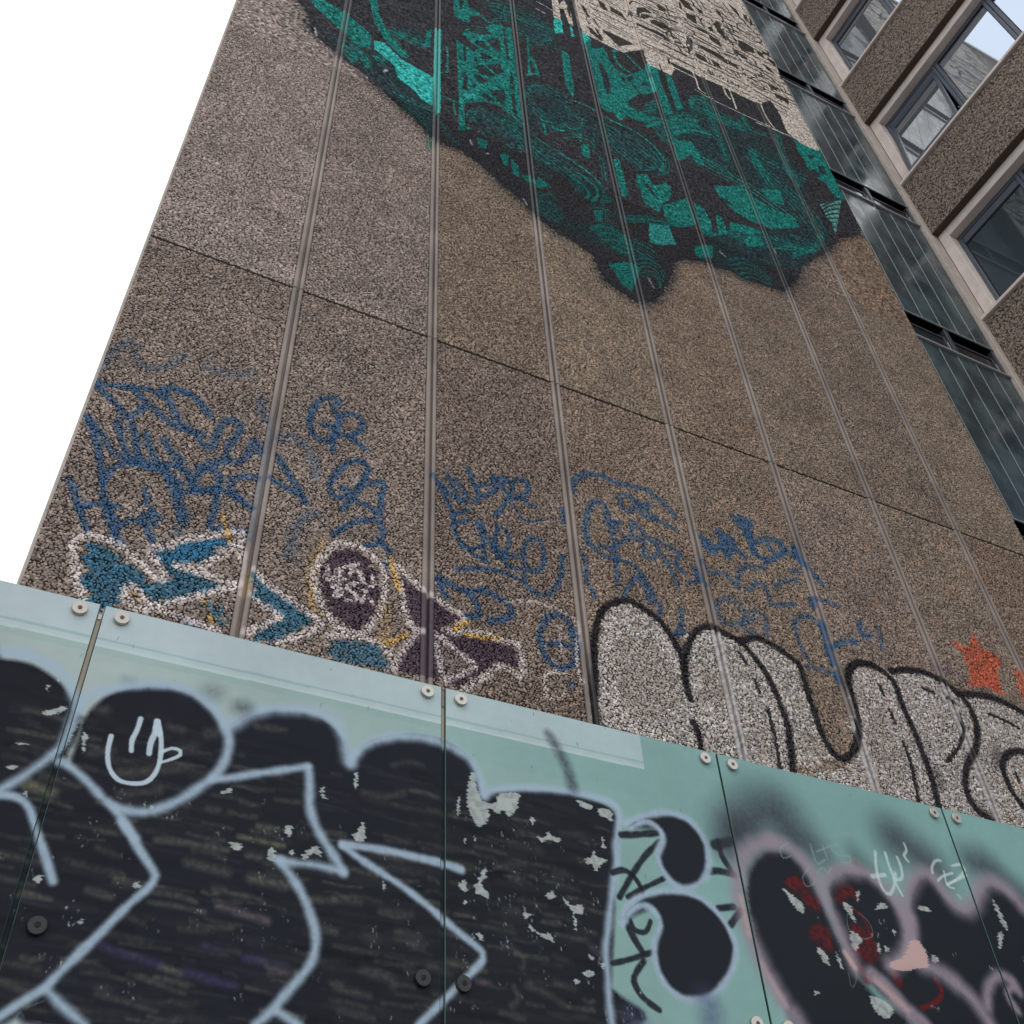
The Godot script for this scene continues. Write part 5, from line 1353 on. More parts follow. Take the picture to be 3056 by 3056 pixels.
	c.stroke([342, 1073, 344, 1070, 340, 1061], 0.0159, TEAL, 0.4338, 0.0032, 0.35)
	c.stroke([348, 1078, 351, 1075, 346, 1065], 0.0163, TEAL, 0.3967, 0.0033, 0.35)
	c.stroke([408, 1222, 418, 1214, 421, 1205, 414, 1187, 403, 1175], 0.0226, TEAL, 0.682, 0.0045, 0.35)
	c.stroke([404, 1218, 414, 1211, 417, 1202, 410, 1183, 400, 1173], 0.0119, TEAL, 0.3697, 0.0024, 0.35)
	c.stroke([412, 1226, 422, 1218, 425, 1209, 418, 1190, 407, 1179], 0.0145, TEAL, 0.5519, 0.0029, 0.35)
	c.stroke([435, 1233, 441, 1225, 437, 1203, 424, 1181], 0.0229, TEAL, 0.682, 0.0046, 0.35)
	c.stroke([431, 1230, 436, 1223, 432, 1200, 420, 1178], 0.0127, TEAL, 0.529, 0.0025, 0.35)
	c.stroke([440, 1236, 446, 1228, 441, 1205, 428, 1185], 0.0125, TEAL, 0.3922, 0.0025, 0.35)
	c.stroke([357, 1224, 381, 1203, 400, 1189, 411, 1188], 0.0225, TEAL, 0.682, 0.0045, 0.35)
	c.stroke([354, 1216, 378, 1196, 397, 1181, 408, 1180], 0.0157, TEAL, 0.5797, 0.0031, 0.35)
	c.stroke([360, 1231, 384, 1211, 404, 1196, 415, 1195], 0.0149, TEAL, 0.4131, 0.003, 0.35)
	c.stroke([360, 1238, 386, 1223, 410, 1208], 0.0227, TEAL, 0.682, 0.0045, 0.35)
	c.stroke([357, 1231, 383, 1215, 406, 1200], 0.0137, TEAL, 0.5062, 0.0027, 0.35)
	c.stroke([363, 1247, 390, 1232, 413, 1215], 0.0126, TEAL, 0.4292, 0.0025, 0.35)
	c.stroke([359, 1211, 374, 1189, 395, 1180, 398, 1174], 0.0222, TEAL, 0.682, 0.0044, 0.35)
	c.stroke([355, 1203, 370, 1182, 391, 1173, 394, 1165], 0.0151, TEAL, 0.458, 0.003, 0.35)
	c.stroke([362, 1218, 377, 1197, 398, 1186, 401, 1180], 0.0191, TEAL, 0.501, 0.0038, 0.35)
	c.stroke([357, 1247, 384, 1242, 407, 1233, 426, 1209], 0.0229, TEAL, 0.682, 0.0046, 0.35)
	c.stroke([354, 1238, 381, 1233, 404, 1224, 422, 1201], 0.0131, TEAL, 0.5347, 0.0026, 0.35)
	c.stroke([360, 1254, 387, 1249, 410, 1241, 429, 1217], 0.0134, TEAL, 0.4545, 0.0027, 0.35)
	c.stroke([264, 1126, 280, 1113, 299, 1102, 312, 1085, 317, 1069], 0.0204, TEAL, 0.682, 0.0041, 0.35)
	c.stroke([262, 1120, 278, 1107, 296, 1097, 310, 1079, 315, 1065], 0.0119, TEAL, 0.4474, 0.0024, 0.35)
	c.stroke([266, 1132, 283, 1119, 301, 1108, 315, 1092, 320, 1075], 0.0134, TEAL, 0.4595, 0.0027, 0.35)
	c.stroke([262, 1114, 278, 1102, 296, 1091, 308, 1077, 312, 1058], 0.0202, TEAL, 0.682, 0.004, 0.35)
	c.stroke([260, 1107, 275, 1096, 293, 1084, 305, 1070, 309, 1052], 0.015, TEAL, 0.5376, 0.003, 0.35)
	c.stroke([265, 1120, 280, 1109, 299, 1098, 311, 1083, 314, 1065], 0.0159, TEAL, 0.5734, 0.0032, 0.35)
	c.stroke([264, 1104, 276, 1090, 284, 1092], 0.0202, TEAL, 0.682, 0.004, 0.35)
	c.stroke([262, 1098, 273, 1083, 282, 1085], 0.0173, TEAL, 0.4152, 0.0035, 0.35)
	c.stroke([266, 1111, 278, 1097, 287, 1099], 0.011, TEAL, 0.3628, 0.0022, 0.35)
	c.stroke([235, 1152, 253, 1136, 257, 1134], 0.0206, TEAL, 0.682, 0.0041, 0.35)
	c.stroke([233, 1145, 251, 1131, 255, 1128], 0.0136, TEAL, 0.4969, 0.0027, 0.35)
	c.stroke([237, 1158, 256, 1143, 259, 1140], 0.0164, TEAL, 0.4802, 0.0033, 0.35)
	c.stroke([235, 1138, 247, 1127, 254, 1117], 0.0204, TEAL, 0.682, 0.0041, 0.35)
	c.stroke([233, 1133, 245, 1122, 252, 1112], 0.0152, TEAL, 0.3959, 0.003, 0.35)
	c.stroke([236, 1143, 249, 1133, 256, 1123], 0.0174, TEAL, 0.5198, 0.0035, 0.35)
	c.stroke([234, 1125, 248, 1116, 255, 1100], 0.0202, TEAL, 0.682, 0.004, 0.35)
	c.stroke([232, 1120, 246, 1111, 253, 1095], 0.0172, TEAL, 0.4565, 0.0034, 0.35)
	c.stroke([236, 1131, 251, 1123, 258, 1107], 0.0138, TEAL, 0.4952, 0.0028, 0.35)
	c.stroke([232, 1081, 244, 1091, 255, 1097], 0.0199, TEAL, 0.682, 0.004, 0.35)
	c.stroke([232, 1075, 243, 1084, 254, 1090], 0.0139, TEAL, 0.474, 0.0028, 0.35)
	c.stroke([233, 1086, 244, 1096, 255, 1103], 0.0123, TEAL, 0.4297, 0.0025, 0.35)
	c.stroke([264, 1094, 272, 1087, 291, 1082], 0.0201, TEAL, 0.682, 0.004, 0.35)
	c.stroke([262, 1088, 270, 1080, 289, 1075], 0.0166, TEAL, 0.4855, 0.0033, 0.35)
	c.stroke([266, 1100, 274, 1093, 293, 1088], 0.0112, TEAL, 0.357, 0.0022, 0.35)
	c.stroke([264, 1070, 273, 1062, 282, 1065], 0.0198, TEAL, 0.682, 0.004, 0.35)
	c.stroke([262, 1064, 271, 1056, 280, 1059], 0.0109, TEAL, 0.4442, 0.0022, 0.35)
	c.stroke([266, 1077, 275, 1068, 285, 1071], 0.0137, TEAL, 0.3665, 0.0027, 0.35)
	c.stroke([262, 1002, 271, 1010, 281, 1009, 289, 998], 0.0189, TEAL, 0.682, 0.0038, 0.35)
	c.stroke([260, 996, 269, 1004, 280, 1002, 288, 992], 0.0133, TEAL, 0.5687, 0.0027, 0.35)
	c.stroke([263, 1007, 273, 1015, 283, 1014, 291, 1003], 0.013, TEAL, 0.5686, 0.0026, 0.35)
	c.stroke([261, 994, 270, 997, 280, 993, 285, 986], 0.0187, TEAL, 0.682, 0.0037, 0.35)
	c.stroke([259, 988, 268, 992, 278, 987, 283, 980], 0.0104, TEAL, 0.5884, 0.0021, 0.35)
	c.stroke([263, 999, 272, 1002, 282, 998, 287, 991], 0.0115, TEAL, 0.4294, 0.0023, 0.35)
	c.stroke([262, 986, 271, 989, 278, 985], 0.0186, TEAL, 0.682, 0.0037, 0.35)
	c.stroke([261, 981, 270, 984, 277, 980], 0.0116, TEAL, 0.4238, 0.0023, 0.35)
	c.stroke([264, 991, 273, 996, 280, 991], 0.0148, TEAL, 0.3413, 0.003, 0.35)
	c.stroke([266, 1017, 278, 1029, 283, 1027], 0.0192, TEAL, 0.682, 0.0038, 0.35)
	c.stroke([265, 1011, 277, 1023, 282, 1021], 0.0149, TEAL, 0.4934, 0.003, 0.35)
	c.stroke([267, 1023, 279, 1034, 284, 1033], 0.0138, TEAL, 0.4597, 0.0028, 0.35)
	c.stroke([313, 1243, 322, 1227, 333, 1231, 329, 1209, 319, 1194, 307, 1197], 0.0222, TEAL, 0.682, 0.0044, 0.35)
	c.stroke([310, 1240, 319, 1225, 330, 1229, 325, 1207, 316, 1192, 304, 1195], 0.0151, TEAL, 0.417, 0.003, 0.35)
	c.stroke([316, 1246, 325, 1229, 336, 1233, 332, 1212, 322, 1197, 310, 1200], 0.0153, TEAL, 0.4497, 0.0031, 0.35)
	c.stroke([295, 1175, 310, 1191, 325, 1192, 325, 1171], 0.0217, TEAL, 0.682, 0.0043, 0.35)
	c.stroke([293, 1167, 308, 1183, 322, 1183, 323, 1163], 0.0113, TEAL, 0.5604, 0.0023, 0.35)
	c.stroke([297, 1182, 312, 1198, 327, 1200, 327, 1178], 0.0137, TEAL, 0.5217, 0.0027, 0.35)
	c.stroke([277, 1197, 286, 1186, 292, 1186], 0.0216, TEAL, 0.682, 0.0043, 0.35)
	c.stroke([274, 1191, 283, 1179, 289, 1179], 0.0148, TEAL, 0.5314, 0.003, 0.35)
	c.stroke([279, 1204, 288, 1192, 294, 1193], 0.0165, TEAL, 0.5042, 0.0033, 0.35)
	c.stroke([304, 1162, 322, 1179, 339, 1184, 340, 1166], 0.0216, TEAL, 0.682, 0.0043, 0.35)
	c.stroke([302, 1154, 320, 1171, 336, 1176, 338, 1159], 0.0119, TEAL, 0.4912, 0.0024, 0.35)
	c.stroke([306, 1170, 323, 1187, 341, 1193, 342, 1174], 0.018, TEAL, 0.4219, 0.0036, 0.35)
	c.stroke([348, 1168, 349, 1139, 347, 1108], 0.0213, TEAL, 0.682, 0.0043, 0.35)
	c.stroke([344, 1163, 345, 1135, 343, 1104], 0.0182, TEAL, 0.4918, 0.0036, 0.35)
	c.stroke([351, 1172, 352, 1143, 350, 1110], 0.0116, TEAL, 0.4742, 0.0023, 0.35)
	c.stroke([321, 1037, 337, 1047, 352, 1045, 359, 1046], 0.0199, TEAL, 0.682, 0.004, 0.35)
	c.stroke([320, 1032, 335, 1040, 350, 1040, 358, 1041], 0.0141, TEAL, 0.3615, 0.0028, 0.35)
	c.stroke([323, 1044, 338, 1053, 353, 1052, 361, 1052], 0.0109, TEAL, 0.5082, 0.0022, 0.35)
	c.stroke([370, 1050, 392, 1068, 417, 1078], 0.0206, TEAL, 0.682, 0.0041, 0.35)
	c.stroke([369, 1045, 391, 1062, 416, 1073], 0.0132, TEAL, 0.3928, 0.0026, 0.35)
	c.stroke([370, 1055, 393, 1073, 419, 1083], 0.0112, TEAL, 0.3976, 0.0022, 0.35)
	c.stroke([338, 1049, 341, 1029, 346, 1024], 0.0198, TEAL, 0.682, 0.004, 0.35)
	c.stroke([335, 1044, 338, 1025, 343, 1019], 0.0147, TEAL, 0.4416, 0.0029, 0.35)
	c.stroke([341, 1053, 344, 1034, 349, 1028], 0.0116, TEAL, 0.4516, 0.0023, 0.35)
	c.stroke([317, 997, 332, 1012, 344, 1013, 354, 1005], 0.028, TEAL, 0.88, 0.0056, 0.3)
	c.stroke([316, 992, 330, 1006, 342, 1007, 352, 999], 0.0161, TEAL, 0.5463, 0.0032, 0.3)
	c.stroke([319, 1002, 333, 1017, 345, 1018, 355, 1010], 0.0157, TEAL, 0.7233, 0.0031, 0.3)
	c.stroke([323, 992, 338, 1004, 349, 1003, 356, 995], 0.0279, TEAL, 0.88, 0.0056, 0.3)
	c.stroke([321, 986, 337, 999, 347, 997, 354, 989], 0.0162, TEAL, 0.5717, 0.0032, 0.3)
	c.stroke([325, 998, 340, 1010, 351, 1009, 358, 1000], 0.0213, TEAL, 0.518, 0.0043, 0.3)
	c.stroke([328, 986, 341, 995, 352, 990], 0.0277, TEAL, 0.88, 0.0055, 0.3)
	c.stroke([327, 981, 340, 989, 350, 984], 0.0147, TEAL, 0.5998, 0.0029, 0.3)
	c.stroke([330, 992, 343, 1000, 353, 996], 0.0148, TEAL, 0.479, 0.003, 0.3)
	c.stroke([337, 983, 346, 982, 354, 982], 0.0276, TEAL, 0.88, 0.0055, 0.3)
	c.stroke([335, 978, 345, 977, 353, 976], 0.0222, TEAL, 0.5216, 0.0044, 0.3)
	c.stroke([339, 989, 349, 988, 356, 988], 0.0231, TEAL, 0.7123, 0.0046, 0.3)
	c.stroke([361, 1007, 377, 1009, 388, 1004], 0.0284, TEAL, 0.88, 0.0057, 0.3)
	c.stroke([358, 1000, 375, 1003, 385, 998], 0.0159, TEAL, 0.4658, 0.0032, 0.3)
	c.stroke([363, 1013, 380, 1015, 390, 1011], 0.0189, TEAL, 0.5415, 0.0038, 0.3)
	c.stroke([360, 994, 372, 991, 385, 984], 0.028, TEAL, 0.88, 0.0056, 0.3)
	c.stroke([357, 989, 370, 986, 382, 979], 0.0168, TEAL, 0.5057, 0.0034, 0.3)
	c.stroke([362, 1000, 375, 997, 387, 990], 0.0219, TEAL, 0.6744, 0.0044, 0.3)
	c.stroke([434, 1357, 448, 1374, 460, 1374], 0.0448, TEAL, 0.77, 0.009, 0.32)
	c.stroke([432, 1348, 446, 1364, 457, 1363], 0.0288, TEAL, 0.518, 0.0058, 0.32)
	c.stroke([436, 1366, 451, 1384, 463, 1384], 0.0313, TEAL, 0.5533, 0.0063, 0.32)
	c.stroke([427, 1335, 446, 1356], 0.0441, TEAL, 0.77, 0.0088, 0.32)
	c.stroke([426, 1328, 445, 1349], 0.0309, TEAL, 0.4675, 0.0062, 0.32)
	c.stroke([427, 1342, 447, 1365], 0.0288, TEAL, 0.5796, 0.0058, 0.32)
	c.stroke([456, 1326, 486, 1360, 508, 1373], 0.0449, TEAL, 0.77, 0.009, 0.32)
	c.stroke([455, 1318, 484, 1350, 506, 1364], 0.0342, TEAL, 0.5869, 0.0068, 0.32)
	c.stroke([457, 1333, 487, 1368, 510, 1380], 0.0289, TEAL, 0.5766, 0.0058, 0.32)
	c.stroke([464, 1347, 490, 1382, 514, 1400], 0.0456, TEAL, 0.77, 0.0091, 0.32)
	c.stroke([463, 1339, 489, 1374, 512, 1391], 0.0339, TEAL, 0.4021, 0.0068, 0.32)
	c.stroke([465, 1355, 491, 1390, 515, 1408], 0.0313, TEAL, 0.5436, 0.0063, 0.32)
	c.stroke([457, 1309, 491, 1346, 518, 1359, 527, 1363], 0.0449, TEAL, 0.77, 0.009, 0.32)
	c.stroke([455, 1299, 489, 1336, 515, 1348, 524, 1353], 0.0333, TEAL, 0.5807, 0.0067, 0.32)
	c.stroke([459, 1319, 493, 1354, 520, 1368, 528, 1371], 0.0323, TEAL, 0.5719, 0.0065, 0.32)
	c.stroke([433, 1316, 452, 1312, 471, 1290, 498, 1283, 527, 1274], 0.0434, TEAL, 0.77, 0.0087, 0.32)
	c.stroke([430, 1307, 448, 1303, 466, 1280, 494, 1274, 522, 1265], 0.0372, TEAL, 0.4627, 0.0074, 0.32)
	c.stroke([437, 1326, 456, 1321, 475, 1300, 502, 1293, 531, 1283], 0.025, TEAL, 0.4731, 0.005, 0.32)
	c.stroke([512, 1445, 530, 1462, 551, 1457], 0.0481, TEAL, 0.77, 0.0096, 0.32)
	c.stroke([508, 1433, 527, 1451, 547, 1446], 0.0273, TEAL, 0.6049, 0.0055, 0.32)
	c.stroke([516, 1457, 535, 1476, 556, 1471], 0.0412, TEAL, 0.5038, 0.0082, 0.32)
	c.stroke([512, 1445, 512, 1421, 535, 1423, 569, 1423, 593, 1433], 0.0476, TEAL, 0.77, 0.0095, 0.32)
	c.stroke([508, 1436, 508, 1412, 531, 1413, 566, 1415, 589, 1424], 0.0299, TEAL, 0.4082, 0.006, 0.32)
	c.stroke([516, 1456, 516, 1431, 539, 1433, 573, 1433, 597, 1443], 0.0425, TEAL, 0.559, 0.0085, 0.32)
	c.stroke([514, 1435, 542, 1438, 592, 1448], 0.0479, TEAL, 0.77, 0.0096, 0.32)
	c.stroke([511, 1425, 538, 1427, 588, 1437], 0.0366, TEAL, 0.4794, 0.0073, 0.32)
	c.stroke([518, 1447, 547, 1450, 597, 1460], 0.0409, TEAL, 0.5469, 0.0082, 0.32)
	c.stroke([540, 1488, 538, 1438, 538, 1377, 538, 1306], 0.0468, TEAL, 0.77, 0.0094, 0.32)
	c.stroke([535, 1480, 532, 1430, 533, 1370, 533, 1300], 0.0253, TEAL, 0.5311, 0.0051, 0.32)
	c.stroke([546, 1496, 544, 1446, 543, 1383, 544, 1314], 0.0399, TEAL, 0.4682, 0.008, 0.32)
	c.stroke([601, 1483, 605, 1447, 633, 1452], 0.0492, TEAL, 0.77, 0.0098, 0.32)
	c.stroke([595, 1470, 599, 1436, 627, 1439], 0.0376, TEAL, 0.3959, 0.0075, 0.32)
	c.stroke([606, 1494, 611, 1458, 639, 1463], 0.0431, TEAL, 0.5521, 0.0086, 0.32)
	c.stroke([543, 1423, 572, 1438, 603, 1445], 0.0481, TEAL, 0.77, 0.0096, 0.32)
	c.stroke([539, 1412, 568, 1426, 598, 1434], 0.0375, TEAL, 0.5048, 0.0075, 0.32)
	c.stroke([547, 1436, 577, 1449, 607, 1457], 0.0301, TEAL, 0.6038, 0.006, 0.32)
	c.stroke([436, 1308, 469, 1282, 517, 1282, 543, 1267, 579, 1253, 622, 1229], 0.0434, TEAL, 0.77, 0.0087, 0.32)
	c.stroke([432, 1299, 465, 1273, 513, 1274, 539, 1258, 575, 1244, 618, 1220], 0.0375, TEAL, 0.5078, 0.0075, 0.32)
	c.stroke([439, 1316, 473, 1290, 521, 1291, 547, 1275, 583, 1261, 627, 1237], 0.023, TEAL, 0.5731, 0.0046, 0.32)
	c.stroke([436, 1288, 468, 1268, 508, 1259, 546, 1257, 588, 1235], 0.0429, TEAL, 0.77, 0.0086, 0.32)
	c.stroke([433, 1280, 465, 1261, 504, 1250, 542, 1248, 584, 1226], 0.0243, TEAL, 0.618, 0.0049, 0.32)
	c.stroke([440, 1297, 472, 1277, 512, 1267, 550, 1265, 593, 1244], 0.0236, TEAL, 0.4156, 0.0047, 0.32)
	c.stroke([585, 1373, 611, 1366, 641, 1365, 672, 1369], 0.0471, TEAL, 0.77, 0.0094, 0.32)
	c.stroke([581, 1362, 606, 1356, 636, 1355, 668, 1359], 0.0264, TEAL, 0.6525, 0.0053, 0.32)
	c.stroke([590, 1384, 616, 1377, 645, 1375, 678, 1381], 0.0389, TEAL, 0.5944, 0.0078, 0.32)
	c.stroke([584, 1362, 602, 1334, 627, 1303, 645, 1283], 0.0457, TEAL, 0.77, 0.0091, 0.32)
	c.stroke([578, 1351, 597, 1325, 621, 1293, 639, 1273], 0.0401, TEAL, 0.449, 0.008, 0.32)
	c.stroke([590, 1372, 607, 1343, 633, 1311, 650, 1292], 0.035, TEAL, 0.5608, 0.007, 0.32)
	c.stroke([586, 1353, 602, 1300, 606, 1287], 0.0453, TEAL, 0.77, 0.0091, 0.32)
	c.stroke([581, 1345, 596, 1291, 601, 1279], 0.037, TEAL, 0.4764, 0.0074, 0.32)
	c.stroke([592, 1362, 607, 1309, 611, 1294], 0.0385, TEAL, 0.4391, 0.0077, 0.32)
	c.stroke([593, 1380, 590, 1335, 594, 1287], 0.0458, TEAL, 0.77, 0.0092, 0.32)
	c.stroke([587, 1372, 584, 1327, 588, 1280], 0.0351, TEAL, 0.4047, 0.007, 0.32)
	c.stroke([598, 1387, 596, 1342, 600, 1295], 0.0302, TEAL, 0.6602, 0.006, 0.32)
	c.stroke([360, 1045, 385, 1063, 416, 1078], 0.0364, TEAL, 0.77, 0.0073, 0.32)
	c.stroke([359, 1039, 384, 1057, 415, 1072], 0.0317, TEAL, 0.5504, 0.0063, 0.32)
	c.stroke([362, 1052, 386, 1069, 418, 1084], 0.02, TEAL, 0.5417, 0.004, 0.32)
	c.stroke([387, 1141, 400, 1117, 410, 1119], 0.0382, TEAL, 0.77, 0.0076, 0.32)
	c.stroke([384, 1133, 397, 1110, 407, 1113], 0.0213, TEAL, 0.6274, 0.0043, 0.32)
	c.stroke([390, 1147, 403, 1123, 413, 1126], 0.0308, TEAL, 0.5838, 0.0062, 0.32)
	c.stroke([381, 1329, 410, 1323, 428, 1319], 0.0432, TEAL, 0.77, 0.0086, 0.32)
	c.stroke([378, 1320, 407, 1314, 425, 1310], 0.0339, TEAL, 0.4933, 0.0068, 0.32)
	c.stroke([384, 1337, 413, 1332, 431, 1328], 0.0369, TEAL, 0.4251, 0.0074, 0.32)
	c.stroke([391, 1310, 408, 1307], 0.0428, TEAL, 0.77, 0.0086, 0.32)
	c.stroke([388, 1299, 404, 1297], 0.0374, TEAL, 0.5798, 0.0075, 0.32)
	c.stroke([394, 1318, 411, 1316], 0.0331, TEAL, 0.5314, 0.0066, 0.32)
	c.stroke([657, 1481, 647, 1389, 653, 1333], 0.0482, TEAL, 0.77, 0.0096, 0.32)
	c.stroke([651, 1473, 641, 1381, 648, 1326], 0.0401, TEAL, 0.6497, 0.008, 0.32)
	c.stroke([664, 1490, 654, 1397, 659, 1340], 0.0387, TEAL, 0.488, 0.0077, 0.32)
	c.fill([332, 948, 349, 964, 366, 966, 350, 917, 340, 923], TEAL, 0.92, 0.003, 0.12)
	c.fill([694, 1486, 737, 1503, 735, 1458, 735, 1391, 702, 1390, 688, 1405, 691, 1445], TEAL, 0.92, 0.003, 0.12)
	c.fill([441, 1052, 467, 1073, 462, 1049, 439, 1033], TEAL, 0.92, 0.003, 0.12)
	c.fill([708, 1471, 730, 1497, 716, 1465], NIGHT, 0.9, 0.01, 0.12)
	c.fill([691, 1407, 711, 1427, 708, 1402, 690, 1388], NIGHT, 0.9, 0.01, 0.12)
	c.fill([691, 1429, 712, 1455, 719, 1452], NIGHT, 0.9, 0.01, 0.12)
	c.fill([677, 1309, 706, 1340, 730, 1365, 679, 1240, 683, 1271, 678, 1279], TEALPALE, 0.85, 0.003, 0.35)
	c.stroke([728, 1361, 702, 1334, 680, 1307], 0.0245, NIGHT, 0.99, 0.0049, 0.2)
	c.stroke([721, 1343, 695, 1319, 676, 1294], 0.0242, NIGHT, 0.99, 0.0048, 0.2)
	c.stroke([713, 1326, 689, 1304, 672, 1282], 0.024, NIGHT, 0.99, 0.0048, 0.2)
	c.stroke([706, 1309, 684, 1290, 668, 1269], 0.0238, NIGHT, 0.99, 0.0048, 0.2)
	c.stroke([699, 1293, 678, 1276, 664, 1257], 0.0235, NIGHT, 0.99, 0.0047, 0.2)
	c.stroke([692, 1277, 672, 1263, 660, 1245], 0.0233, NIGHT, 0.99, 0.0047, 0.2)
	c.stroke([685, 1261, 667, 1249, 656, 1233], 0.0231, NIGHT, 0.99, 0.0046, 0.2)
	c.stroke([319, 999, 335, 1013, 350, 1013, 361, 1002], 0.023, TEAL, 0.792, 0.0046, 0.3)
	c.stroke([358, 972, 376, 987, 388, 983, 394, 973], 0.0203, TEAL, 0.77, 0.0041, 0.35)
	c.stroke([479, 1053, 504, 1072, 520, 1067, 535, 1056], 0.0225, TEAL, 0.77, 0.0045, 0.35)
	c.stroke([465, 1087, 509, 1128, 572, 1158, 614, 1159], 0.0238, TEAL, 0.715, 0.0048, 0.35)
	c.stroke([606, 1284, 626, 1255, 635, 1230, 644, 1206], 0.0261, TEAL, 0.77, 0.0052, 0.35)
	c.stroke([589, 1179, 615, 1188, 634, 1181], 0.0219, TEAL, 0.66, 0.0044, 0.4)
	c.stroke([580, 1122, 608, 1152, 641, 1183], 0.0215, TEAL, 0.605, 0.0043, 0.4)
	c.stroke([326, 993, 339, 1005, 352, 1005, 361, 994], 0.0229, TEAL, 0.792, 0.0046, 0.3)
	c.stroke([360, 967, 377, 980, 387, 976, 391, 965], 0.0202, TEAL, 0.77, 0.004, 0.35)
	c.stroke([482, 1046, 505, 1064, 520, 1061, 534, 1053], 0.0224, TEAL, 0.77, 0.0045, 0.35)
	c.stroke([474, 1097, 508, 1124, 570, 1152, 617, 1162], 0.0238, TEAL, 0.715, 0.0048, 0.35)
	c.stroke([612, 1293, 633, 1262, 642, 1237, 648, 1210], 0.0262, TEAL, 0.77, 0.0052, 0.35)
	c.stroke([587, 1172, 613, 1181, 631, 1176], 0.0218, TEAL, 0.66, 0.0044, 0.4)
	c.stroke([581, 1126, 609, 1155, 643, 1190], 0.0216, TEAL, 0.605, 0.0043, 0.4)
	c.stroke([332, 987, 342, 996, 354, 996, 361, 987], 0.0228, TEAL, 0.792, 0.0046, 0.3)
	c.stroke([362, 962, 377, 974, 385, 969, 388, 958], 0.0201, TEAL, 0.77, 0.004, 0.35)
	c.stroke([485, 1040, 506, 1056, 521, 1054, 533, 1049], 0.0223, TEAL, 0.77, 0.0045, 0.35)
	c.stroke([483, 1108, 507, 1119, 568, 1146, 619, 1165], 0.0238, TEAL, 0.715, 0.0048, 0.35)
	c.stroke([619, 1301, 639, 1270, 649, 1244, 653, 1215], 0.0264, TEAL, 0.77, 0.0053, 0.35)
	c.stroke([585, 1165, 610, 1174, 627, 1171], 0.0217, TEAL, 0.66, 0.0043, 0.4)
	c.stroke([582, 1129, 610, 1158, 646, 1198], 0.0216, TEAL, 0.605, 0.0043, 0.4)
	c.stroke([339, 980, 345, 988, 356, 988, 362, 979], 0.0227, TEAL, 0.792, 0.0045, 0.3)
	c.stroke([364, 956, 378, 967, 384, 963, 385, 950], 0.02, TEAL, 0.77, 0.004, 0.35)
	c.stroke([488, 1033, 507, 1048, 521, 1048, 532, 1045], 0.0222, TEAL, 0.77, 0.0044, 0.35)
	c.stroke([493, 1119, 506, 1115, 566, 1140, 622, 1168], 0.0239, TEAL, 0.715, 0.0048, 0.35)
	c.stroke([625, 1309, 646, 1279, 655, 1252, 657, 1220], 0.0265, TEAL, 0.77, 0.0053, 0.35)
	c.stroke([583, 1157, 608, 1166, 624, 1165], 0.0216, TEAL, 0.66, 0.0043, 0.4)
	c.stroke([583, 1133, 610, 1160, 648, 1205], 0.0217, TEAL, 0.605, 0.0043, 0.4)
	c.stroke([345, 974, 349, 980, 357, 980, 362, 971], 0.0226, TEAL, 0.792, 0.0045, 0.3)
	c.stroke([366, 951, 378, 961, 383, 956, 383, 943], 0.0199, TEAL, 0.77, 0.004, 0.35)
	c.stroke([491, 1027, 507, 1040, 521, 1041, 531, 1042], 0.0221, TEAL, 0.77, 0.0044, 0.35)
	c.stroke([502, 1130, 505, 1110, 565, 1133, 625, 1171], 0.0239, TEAL, 0.715, 0.0048, 0.35)
	c.stroke([632, 1318, 652, 1287, 662, 1259, 662, 1225], 0.0267, TEAL, 0.77, 0.0053, 0.35)
	c.stroke([581, 1150, 606, 1159, 620, 1160], 0.0215, TEAL, 0.66, 0.0043, 0.4)
	c.stroke([584, 1136, 611, 1163, 650, 1213], 0.0218, TEAL, 0.605, 0.0044, 0.4)
	# cream part above
	c.fill([359, 1614, 356, 1565, 357, 1508, 358, 1494, 365, 1494, 380, 1493, 411, 1494, 421, 1495, 443, 1526, 456, 1541, 455, 1496, 472, 1499, 488, 1499, 494, 1499, 504, 1532, 501, 1550, 518, 1552, 536, 1553, 549, 1550, 585, 1558, 622, 1559, 650, 1561, 679, 1602, 687, 1562, 686, 1502, 704, 1488, 730, 1493, 764, 1541, 824, 2199], CREAM, 0.96, 0.012, 0.1)
	c.fill([321, 1563, 332, 1577, 330, 1496, 320, 1497], CREAM, 0.95, 0.006, 0.12)
	c.fill([341, 1578, 344, 1567, 349, 1552, 347, 1499, 341, 1501, 338, 1544, 331, 1537, 332, 1553], CREAM, 0.95, 0.006, 0.12)
	c.fill([320, 1497, 331, 1496, 330, 1457, 317, 1442], TEALBRIGHT, 0.9, 0.01, 0.12)
	c.fill([342, 1496, 346, 1499, 345, 1461, 341, 1460], TEALBRIGHT, 0.9, 0.01, 0.12)
	c.fill([357, 1492, 365, 1494, 370, 1484, 358, 1454], TEALBRIGHT, 0.9, 0.01, 0.12)
	c.fill([453, 1493, 462, 1501, 455, 1467, 451, 1461], TEALBRIGHT, 0.85, 0.003, 0.12)
	c.fill([450, 1447, 458, 1457, 455, 1413, 450, 1405], TEALBRIGHT, 0.85, 0.003, 0.12)
	c.stroke([297, 1520, 308, 1520, 320, 1517], 0.0156, CHALKB, 0.99, 0.0031, 0.05)
	c.stroke([295, 1495, 301, 1494, 307, 1494], 0.0154, CHALKB, 0.99, 0.0031, 0.05)
	c.stroke([365, 1493, 380, 1493, 395, 1493, 410, 1493], 0.0157, CHALKB, 0.99, 0.0031, 0.05)
	c.stroke([529, 1492, 547, 1487, 571, 1487, 606, 1490, 643, 1493, 672, 1492], 0.0166, CHALKB, 1, 0.0033, 0.05)
	c.stroke([537, 1555, 538, 1528, 537, 1502, 545, 1496], 0.0277, CREAM, 1, 0.0055, 0.05)
